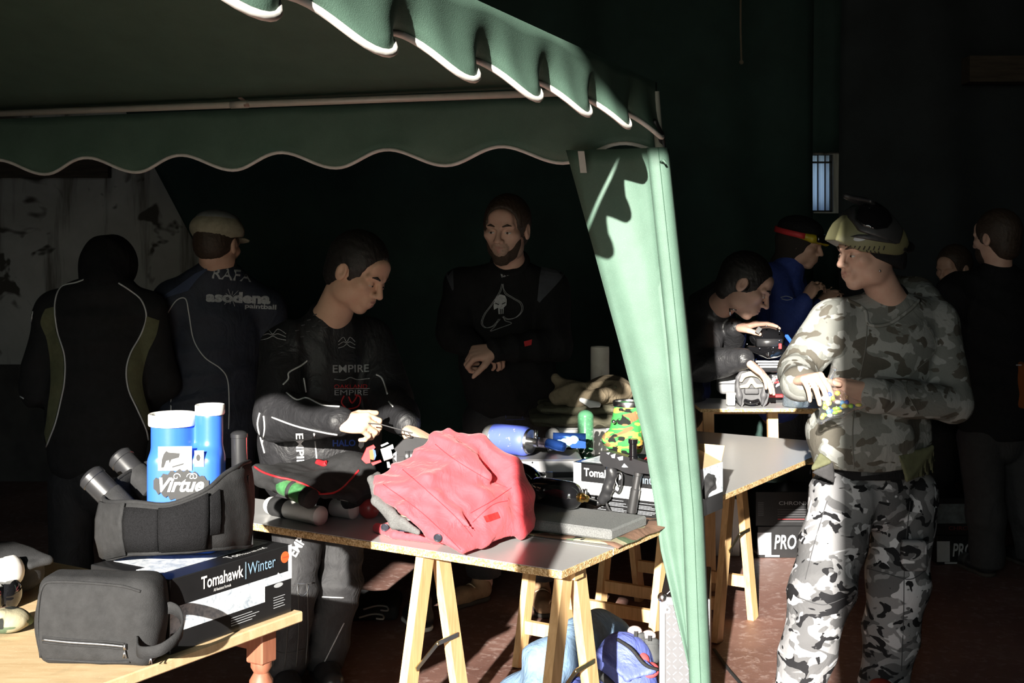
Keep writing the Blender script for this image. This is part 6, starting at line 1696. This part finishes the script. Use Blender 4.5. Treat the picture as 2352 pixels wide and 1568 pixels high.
soft('hood', S, SWEAT, .009, hm, fold=folds(.005, 18, 91))
S = top(J, .145, .148, 1.42, .085, .078, .05, hem=px(225, 1045, 5.42))
HOODJ = mk('matte_black_jersey', (.016, .016, .017), .85, var=.2, vs=30, bmp=.4, spec=.25, wr=.5, wsc=11.0)
_, hbv = soft('jersey', S, [HOODJ, OLIVEJ], .009, hm, fold=folds(.009, 13, 92), bvh=True)
LPT = [(213, 634), (178, 648), (140, 660), (126, 700), (132, 760), (148, 815), (149, 870), (140, 920), (128, 970), (113, 1010), (95, 1055)]
RPT = [(272, 650), (300, 668), (325, 690), (336, 725), (325, 765), (300, 810), (290, 850), (295, 895), (315, 940), (335, 985), (340, 1010)]
line_print(hbv, LPT, .0035, PIPE, hm); line_print(hbv, RPT, .0035, PIPE, hm)
line_print(hbv, [(76, 715), (66, 770), (48, 820), (40, 870), (38, 900), (55, 915)], .003, PIPE, hm)
def side_panel(bvh, A, B, mat, parent, nm='side_panel'):
    a, b2 = catmull(A, 5), catmull(B, 5); n_ = min(len(a), len(b2)); k2 = 6
    vs = [(a[i] + (b2[i] - a[i]) * t) for i in range(n_) for t in np.linspace(0, 1, k2)]
    print_on(bvh, vs, [[i * k2 + j, i * k2 + j + 1, (i + 1) * k2 + j + 1, (i + 1) * k2 + j] for i in range(n_ - 1) for j in range(k2 - 1)], mat, parent, nm, .004)
side_panel(hbv, [(124, 705), (130, 760), (146, 815), (147, 870), (138, 920), (126, 970), (112, 1010), (94, 1050)], [(105, 710), (94, 740), (108, 780), (116, 830), (118, 880), (112, 930), (106, 980), (90, 1045)], OLIVEJ, hm)
side_panel(hbv, [(337, 725), (327, 765), (302, 810), (292, 850), (297, 895), (317, 940), (337, 985)], [(365, 735), (358, 770), (340, 810), (326, 860), (328, 900), (342, 950), (352, 990)], OLIVEJ, hm)
S = bottoms(J, .105, .085, .075, .13, 1.25); soft('trousers', S, PANTS, .012, hm, fold=folds(.008, 14, 93), clip=lambda x, y, z: .04 - z)
for x in 'lr':
    hl = J['an' + x] * V(1, 1, 0) + V(0, -.05, 0); shoe(hm, 'shoe', None, hl, hl + V(0, .26, 0), .1, [SATIN, SOLE, SATIN], hi=.08)

# ---------------------------------------------- man in the flat cap, back turned
J = joints(neck=(503, 615, 5.64), chest=(495, 715, 5.70), waist=(480, 960, 5.68), pel=(478, 1070, 5.68), shl=(395, 690, 5.62), shr=(612, 705, 5.76), ell=(385, 880, 5.68), elr=(640, 890, 5.85), wrl=(430, 940, 5.95), wrr=(600, 950, 6.02),
           hipl=(425, 1110, 5.68), hipr=(540, 1110, 5.70), knl=(420, 1280, 5.66), knr=(545, 1280, 5.66), anl=(415, 1400, 5.70), anr=(548, 1400, 5.70))
H = hframe(px(500, 563, 5.62), (.30, .93, -.18)); hs = 1.08
S = SDF(); core(S, J); head_prims(S, H, hs); neck_prim(S, J, H, 1.12)
hand_prims(S, J['wrl'], (.3, .9, -.2), (0, 0, -1), (.9, -.3, 0), [(20, 20, 10)] * 4); hand_prims(S, J['wrr'], (-.2, .9, -.2), (0, 0, -1), (-.9, -.2, 0), [(20, 20, 10)] * 4)
rm = person('man in beige cap and navy printed jersey seen from behind', S, [SKIN3, LIPS, STUB], .016, [fb(H.o, .17, .006)])
hair_cap(H, hs, rm, HAIRB, .99, .0, low=-.012)
CAPM = mk('beige_cap_cloth', (.30, .275, .20), .9, var=.2, vs=40, bmp=.4); CAPG = mk('cap_grey_panel', (.17, .18, .18), .9, var=.2)
P_ = lambda x, y, z: H(x * hs, y * hs, z * hs)
S = SDF().ell(P_(0, -.012, .062), V(.106, .122, .062) * hs, H, k=.02).cap(P_(0, -.02, .03), P_(0, -.02, .05), .088, .095, w=H.y, sc=1.15, k=.02)
_, cbv = soft('cap', S, CAPM, .006, rm, fold=folds(.004, 20, 95), clip=lambda x, y, z: (P_(0, 0, .022)[2] + (x - H.o[0]) * .12) - z, bvh=True)
S = SDF().ell(P_(0, -.012, .090), V(.088, .104, .048) * hs, H, k=.02); soft('cap_crown', S, CAPG, .006, rm)
S = SDF().ell(P_(0, .10, .04), V(.08, .06, .012) * hs, H, k=.01); soft('cap_peak', S, CAPM, .006, rm)
for i in range(6): line_print(cbv, [(466 + 4 * i, 545), (465 + 4 * i, 549)], .001, SOLE, rm, 'stitch_mark', step=3)
S = top(J, .145, .148, 1.42, .088, .078, .05, hem=px(480, 1045, 5.68))
_, rb = soft('jersey', S, NAVYJ, .009, rm, fold=folds(.008, 13, 96), bvh=True)
side_panel(rb, [(485, 612), (455, 640), (432, 668)], [(450, 628), (405, 660), (362, 690)], mk('dull_blue_panel', (.045, .060, .11), .85), rm, 'shoulder_panel')
text_print(rb, 'RAFA', 533, 631, 90, 25, DIMINK, rm, -6, bold=.015)
text_print(rb, 'asodena', 547, 683, 148, 26, DIMINK, rm, -2, bold=.05)
text_print(rb, 'paintball', 598, 705, 72, 14, DIMINK, rm, -3, bold=.03)
for i in range(12):
    a = i * math.pi / 6 + .2; L_ = 17 if i % 2 else 24
    line_print(rb, [(531 + 6 * math.cos(a), 683 + 5 * math.sin(a)), (531 + L_ * math.cos(a), 683 + L_ * .9 * math.sin(a))], .0013, DIMINK, rm, 'splat_ray', step=3, off=.003)
for pts in ([(384, 720), (405, 690), (426, 686), (434, 720), (445, 780), (470, 820), (505, 845), (522, 870), (526, 920), (525, 985)], [(388, 758), (396, 815), (394, 870), (392, 960), (386, 985)]): line_print(rb, pts, .0026, PIPE, rm)
collar(J, H, hs, SWEAT, rm, .075, .012)
S = bottoms(J, .105, .085, .075, .13, 1.25); soft('trousers', S, PANTS, .012, rm, fold=folds(.008, 14, 97), clip=lambda x, y, z: .04 - z)
line_print(rb, [(0, 0), (1, 1)], .001, PIPE, rm) if False else None
for x in 'lr':
    hl = J['an' + x] * V(1, 1, 0) + V(0, -.05, 0); shoe(rm, 'shoe', None, hl, hl + V(.05, .25, 0), .1, [SATIN, SOLE, SATIN], hi=.08)

# ---------------------------------------------- bearded man
J = joints(neck=(1172, 612, 5.60), chest=(1165, 690, 5.64), waist=(1165, 840, 5.66), pel=(1172, 925, 5.70), shl=(1062, 660, 5.64), shr=(1262, 660, 5.66), ell=(1040, 765, 5.56), elr=(1275, 790, 5.50), wrl=(1090, 802, 5.46), wrr=(1138, 803, 5.36),
           hipl=(1120, 965, 5.70), hipr=(1225, 965, 5.72), knl=(1105, 1200, 5.78), knr=(1240, 1200, 5.78), anl=(1112, 1335, 6.04), anr=(1240, 1345, 5.98))
H = hframe(px(1163, 528, 5.52), (-.28, -.95, -.10), (.03, 0, 1)); hs = 1.14
S = SDF(); core(S, J); head_prims(S, H, hs, .98, stub=True); neck_prim(S, J, H, 1.15)
w1 = J['wrr'] + V(-.0, -.01, 0)
hand_prims(S, w1, (-.97, -.1, -.15), (.1, .6, -.75), (-.1, -.75, -.5), [(50, 62, 40), (56, 66, 42), (60, 66, 42), (62, 66, 42)], (40, 30), 1.1)
hand_prims(S, J['wrl'], (.8, -.3, -.2), (.2, .5, -.8), (.2, .8, .5), [(40, 50, 30)] * 4)
bm = person('bearded man in black sweatshirt with a spade emblem standing behind the tables', S, [SKIN2, LIPS, STUB], .016, [fb(H.o, .18, .005), fb(w1 + V(-.06, 0, 0), .09, .004)])
eyes(H, hs, bm, .1, HAIRB); hair_cap(H, hs, bm, HAIRB, 1.05, .03)
P_ = lambda x, y, z: H(x * hs, y * hs, z * hs)
S = SDF().ell(P_(0, .026, -.045), V(.066, .070, .075) * hs, H, k=.02).ell(P_(0, .062, -.105), V(.032, .028, .022) * hs, H, k=.02)
S.ell(P_(0, .085, -.028), V(.058, .07, .052) * hs, H, k=.012, op=-1); S.ell(P_(0, .10, -.066), V(.024, .03, .016) * hs, H, k=.008, op=-1); S.box(P_(0, 0, .04), (.12, .2, .07), H, k=.01, op=-1, r=.01)
soft('beard', S, mk('beard_brown', (.05, .030, .020), .8, var=.4, vs=180, bmp=.8, bs=400), .005, bm, fold=folds(.002, 60, 3))
S = top(J, .135, .138, 1.48, .088, .075, .05, hem=px(1170, 900, 5.68))
_, bb_ = soft('sweatshirt', S, SWEAT, .009, bm, fold=folds(.009, 13, 101), bvh=True)
side_panel(bb_, [(1240, 580), (1245, 600), (1238, 640), (1234, 690)], [(1285, 590), (1300, 615), (1285, 645), (1240, 695)], GREYPAN, bm, 'sleeve_panel')
side_panel(bb_, [(1018, 600), (1025, 630), (1040, 668)], [(1045, 588), (1042, 610), (1043, 665)], GREYPAN, bm, 'sleeve_panel')
collar(J, H, hs, SWEAT, bm, .072, .016, lift=.01)
SP = [(1153, 652), (1162, 672), (1180, 684), (1197, 695), (1200, 712), (1188, 727), (1168, 732), (1156, 726)]
SPL = [(1153, 652), (1146, 672), (1128, 700), (1112, 722), (1106, 742), (1115, 752), (1132, 748), (1146, 732)]
for o_ in (0, 3):
    line_print(bb_, [(x - o_ * (1 if x > 1155 else -1), y + o_ * .4) for x, y in SP], .0012, DIMINK, bm, 'emblem_line', off=.003); line_print(bb_, [(x + o_, y) for x, y in SPL], .0012, DIMINK, bm, 'emblem_line', off=.003)
line_print(bb_, [(1144, 733), (1138, 748), (1127, 760), (1150, 752), (1175, 742), (1160, 736), (1156, 726)], .0014, DIMINK, bm, 'emblem_line', off=.003)
sk = [(1136, 690), (1140, 680), (1150, 676), (1160, 679), (1164, 688), (1163, 700), (1157, 706), (1156, 720), (1145, 721), (1144, 706), (1135, 711), (1134, 702)]
print_on(bb_, [(1149, 697)] + sk, [[0, i + 1, (i + 1) % 12 + 1] for i in range(12)], DIMINK, bm, 'emblem_skull', .003)
for pts in ([(1138, 696), (1146, 699)], [(1153, 698), (1161, 694)], [(1149, 709), (1149, 720)], [(1153, 709), (1153, 720)]): line_print(bb_, pts, .0022, SWEAT, bm, 'emblem_gap', off=.005, step=3)
text_print(bb_, 'KINK', 1162, 630, 22, 9, DIMINK, bm, 18, bold=.03)
print_on(bb_, [(1202, 785), (1222, 780), (1220, 792), (1204, 796)], [[0, 1, 2, 3]], INKR, bm, 'red_tab', .004)
S = bottoms(J, .11, .09, .08, .13, 1.25)
_, pbv = soft('trousers', S, PANTS, .012, bm, fold=folds(.009, 14, 103), bvh=True, clip=lambda x, y, z: .12 - z)
NVP = mk('navy_stitch', (.05, .06, .22), .7)
for i in range(9): line_print(pbv, [(1155 + i * .8, 868 + 12 * i), (1206, 866 + 12 * i)], .0014, NVP, bm, 'stitch_line', step=4)
line_print(pbv, [(1153, 850), (1156, 900), (1162, 960)], .0014, NVP, bm, 'stitch_line'); line_print(pbv, [(1207, 850), (1206, 900), (1200, 960)], .0014, NVP, bm, 'stitch_line')
hl = pz(1118, 1378, 0) + V(.0, .02, 0)
shoe(bm, 'shoe', None, hl, hl + V(-.19, -.19, 0), .1, [BOOT, SOLE, LACE], hi=.13)
hl = J['anr'] * V(1, 1, 0); shoe(bm, 'shoe', None, hl, hl + V(.02, -.27, 0), .1, [BOOT, SOLE, LACE], hi=.13)

# ---------------------------------------------- crouching man at the far table
J = joints(neck=(1648, 695, 6.42), chest=(1598, 775, 6.66), waist=(1560, 900, 6.75), pel=(1550, 960, 6.78), shl=(1622, 738, 6.46), shr=(1648, 735, 6.74), ell=(1612, 836, 6.30), elr=(1668, 815, 6.60), wrl=(1712, 826, 6.12), wrr=(1690, 752, 6.36),
           hipl=(1545, 990, 6.75), hipr=(1565, 990, 6.9), knl=(1560, 1120, 6.72), knr=(1590, 1120, 6.9), anl=(1550, 1265, 6.8), anr=(1590, 1255, 6.95))
H = hframe(px(1712, 656, 6.24), (.82, -.25, -.50), (.40, 0, .9)); hs = 1.2
S = SDF(); core(S, J); head_prims(S, H, hs, .98); neck_prim(S, J, H, 1.15)
w1 = J['wrl']; hand_prims(S, w1, (.75, -.2, -.62), (-.5, .1, -.85), (.4, .8, 0), [(10, 14, 10), (12, 16, 10), (14, 18, 10), (16, 20, 10)], (10, 10), 1.12, .4)
w2 = J['wrr'] + V(-.0, -.02, 0); hand_prims(S, w2, (.95, -.2, .22), (.2, 0, -1), (.2, -.95, -.1), [(8, 14, 10), (12, 18, 12), (14, 20, 12), (16, 22, 12)], (15, 15), 1.12, .3)
crm = person('dark haired man in black windbreaker leaning over the black mask', S, [SKIN2, LIPS, STUB], .016, [fb(H.o, .19, .005), fb(w1 + V(.07, 0, -.05), .1, .004), fb(w2 + V(.07, 0, .01), .1, .004)])
eyes(H, hs, crm, .9, HAIR); hair_cap(H, hs, crm, HAIR, 1.05, .025, low=.01)
S = top(J, .14, .14, 1.35, .095, .090, .055, hem=px(1560, 930, 6.48))
S.cap(px(1615, 705, 6.56), px(1655, 670, 6.44), .085, .07, k=.05)
_, crb = soft('windbreaker', S, LEATHER, .009, crm, fold=folds(.012, 14, 111), bvh=True)
MB().tube([px(1676, 708, 6.16), px(1677, 724, 6.15)], .004, 6).tube([px(1676, 709, 6.16), px(1692, 712, 6.15)], .003, 6).build('zip_pull', STEEL, crm, True)
MB().box(px(1668, 626, 6.25), (.05, .02, .022), .006).build('collar_label', INKS, crm, False)
S = bottoms(J, .10, .085, .075, .12, 1.2); soft('trousers', S, PANTS, .014, crm, clip=lambda x, y, z: .03 - z)

# ---------------------------------------------- man in the blue jacket with goggles
J = joints(neck=(1812, 600, 7.02), chest=(1795, 690, 7.05), waist=(1790, 850, 7.05), pel=(1790, 940, 7.06), shl=(1775, 640, 6.94), shr=(1815, 640, 7.24), ell=(1812, 755, 6.86), elr=(1850, 740, 7.2), wrl=(1848, 690, 6.84), wrr=(1880, 700, 7.1),
           hipl=(1800, 970, 7.06), hipr=(1840, 970, 7.22), knl=(1850, 1110, 7.2), knr=(1880, 1110, 7.3), anl=(1862, 1222, 7.3), anr=(1895, 1222, 7.36))
H = hframe(px(1840, 560, 7.0), (.86, -.40, -.22)); hs = 1.05
S = SDF(); core(S, J); head_prims(S, H, hs); neck_prim(S, J, H, 1.05)
hand_prims(S, J['wrl'], (.55, -.2, .8), (.5, .4, -.3), (-.3, .9, 0), [(50, 50, 30)] * 4); hand_prims(S, J['wrr'], (.6, -.3, .5), (.3, .6, -.5), (-.5, 0, .8), [(40, 40, 30)] * 4)
jm = person('man in blue and black jacket wearing goggles behind the camouflage hoodie', S, [SKIN3, LIPS, STUB], .018, [fb(H.o, .16, .007)])
S = SDF().cap(px(1806, 610, 7.04), px(1822, 578, 7.02), .09, .08, k=.03).ell(H(0, -.03, .02), (.10, .115, .12), H, k=.03); S.ell(H(0, .13, -.03), (.07, .09, .09), H, op=-1, k=.02); soft('hood', S, mk('dark_brown_knit', (.025, .018, .014), .9), .01, jm)
S = top(J, .135, .135, 1.3, .088, .080, .05, hem=px(1790, 920, 7.05)); _, jbv = soft('jacket', S, BLUEJ, .010, jm, fold=folds(.009, 14, 121), bvh=True)
line_print(jbv, [(1793, 683), (1806, 680), (1820, 685), (1808, 689), (1795, 686)], .002, PIPE, jm, 'logo')
line_print(jbv, [(1728, 590), (1760, 588), (1790, 586)], .02, SWEAT, jm, 'shoulder_strap')
S = bottoms(J, .10, .085, .075, .12, 1.2); soft('trousers', S, PANTS, .014, jm, clip=lambda x, y, z: .03 - z)
YEL = mk('yellow_frame', (.50, .38, .02), .4)
gr = SDF().chain([H(-.10, -.02, .05), H(-.085, .07, .045), H(0, .125, .045), H(.085, .07, .045), H(.10, -.02, .05)], [.016, .022, .026, .022, .016], k=.01)
go = soft('goggles', gr, YEL, .006, jm)
gr = SDF().chain([H(-.07, .10, .052), H(0, .14, .055), H(.07, .10, .052)], [.022, .026, .022], k=.01); soft('lens', gr, GLOSS, .006, go)
MB().sheet([[H(.128 * math.sin(a), -.02 - .135 * math.cos(a), .035 + .03 * h) for h in (0, .5, 1)] for a in np.linspace(-2.0, 2.0, 20)], .004).build('strap', INKR, go, True)
S = SDF().ell(H(0, -.02, .075), (.108, .125, .075), H, k=.02); soft('cap', S, SWEAT, .009, jm)

# ---------------------------------------------- tall man in black, back turned
J = joints(neck=(2290, 620, 6.44), chest=(2290, 710, 6.48), waist=(2290, 900, 6.46), pel=(2288, 980, 6.46), shl=(2195, 668, 6.44), shr=(2388, 668, 6.52), ell=(2170, 830, 6.44), elr=(2420, 830, 6.5), wrl=(2200, 900, 6.66), wrr=(2390, 920, 6.7),
           hipl=(2250, 1010, 6.44), hipr=(2335, 1010, 6.50), knl=(2265, 1180, 6.42), knr=(2360, 1170, 6.55), anl=(2268, 1290, 6.46), anr=(2375, 1275, 6.62))
H = hframe(px(2288, 548, 6.44), (-.55, .83, -.05)); hs = 1.1
S = SDF(); core(S, J); head_prims(S, H, hs); neck_prim(S, J, H, 1.1)
hand_prims(S, J['wrl'], (.2, .9, -.2), (0, 0, -1), (.9, -.3, 0), [(20, 20, 10)] * 4); hand_prims(S, J['wrr'], (-.2, .9, -.2), (0, 0, -1), (-.9, -.2, 0), [(20, 20, 10)] * 4)
tm = person('tall bearded man dressed in black standing with his back turned at right', S, [SKIN2, LIPS, STUB], .018, [fb(H.o, .17, .007)])
hair_cap(H, hs, tm, HAIRB, 1.06, .0, low=.015)
S = SDF().ell(H(0, .04, -.07), (.072, .07, .07), H, k=.02); S.box(H(0, 0, .06), (.12, .2, .09), H, op=-1, k=.01); soft('beard', S, HAIRB, .007, tm, fold=folds(.002, 60, 3))
S = top(J, .145, .145, 1.45, .088, .078, .05, hem=px(2290, 965, 6.46)); soft('sweatshirt', S, SWEAT, .011, tm, fold=folds(.008, 13, 131))
S = bottoms(J, .108, .092, .082, .13, 1.25); soft('trousers', S, GREYP, .011, tm, fold=folds(.008, 14, 132), clip=lambda x, y, z: .04 - z)
for x in 'lr':
    hl = J['an' + x] * V(1, 1, 0) + V(0, -.05, 0); shoe(tm, 'shoe', None, hl, hl + V(-.06, .25, 0), .1, [SATIN, SOLE, SATIN], hi=.08)
# ---------------------------------------------- person low behind
J = joints(neck=(2196, 668, 7.7), chest=(2200, 740, 7.72), waist=(2205, 860, 7.72), pel=(2205, 920, 7.72), shl=(2130, 715, 7.7), shr=(2265, 715, 7.74), ell=(2110, 810, 7.66), elr=(2280, 810, 7.7), wrl=(2150, 860, 7.5), wrr=(2250, 860, 7.5),
           hipl=(2175, 950, 7.7), hipr=(2235, 950, 7.72), knl=(2160, 1010, 7.35), knr=(2240, 1010, 7.35), anl=(2160, 1195, 7.4), anr=(2240, 1195, 7.4))
H = hframe(px(2190, 618, 7.7), (-.8, -.55, -.15))
S = SDF(); core(S, J); head_prims(S, H, 1.05); neck_prim(S, J, H, 1.05)
hand_prims(S, J['wrl'], (.5, -.7, -.2), (0, 0, -1), (.8, .4, 0), [(20, 20, 10)] * 4); hand_prims(S, J['wrr'], (-.5, -.7, -.2), (0, 0, -1), (-.8, .4, 0), [(20, 20, 10)] * 4)
sm = person('brown haired person sitting low between the hoodie man and the tall man', S, [SKIN3, LIPS, STUB], .02, [fb(H.o, .16, .008)])
hair_cap(H, 1.05, sm, HAIRB, 1.1, .02, low=.03)
S = top(J, .13, .13, 1.4, .08, .07, .05); soft('jacket', S, SWEAT, .014, sm)
S = bottoms(J, .10, .085, .075, .12, 1.2); soft('trousers', S, PANTS, .016, sm)
ch_ = thing('stool', 'low dark stool under the sitting person', 'stool', px(2205, 1000, 7.78) * V(1, 1, 0))
q = V(ch_.location); sz = px(2205, 975, 7.72)[2] - .10
MB().lathe([(.16, sz - .04), (.17, sz - .02), (.17, sz), (.001, sz + .004)], 24, Fr(q)).build('seat', TIMBER, ch_, 'auto')
for i in range(4): a = i * 1.57 + .7; MB().tube([q + V(.12 * math.cos(a), .12 * math.sin(a), sz - .03), q + V(.17 * math.cos(a), .17 * math.sin(a), 0)], .016, 8).build('leg', TIMBER, ch_, True)
# orange bag at the edge
ob = thing('orange_bag', 'orange bag hanging at the elbow of the tall man in black', 'bag', px(2352, 930, 6.3))
S = SDF().box(px(2352, 885, 6.3), (.022, .10, .115), r=.02); soft('body', S, mk('orange_cloth', (.30, .085, .015), .75), .009, ob, fold=folds(.004, 15, 3))
MB().bar(px(2334, 838, 6.2), px(2346, 838, 6.2), .006, .004).build('strap', INKS, ob, False)
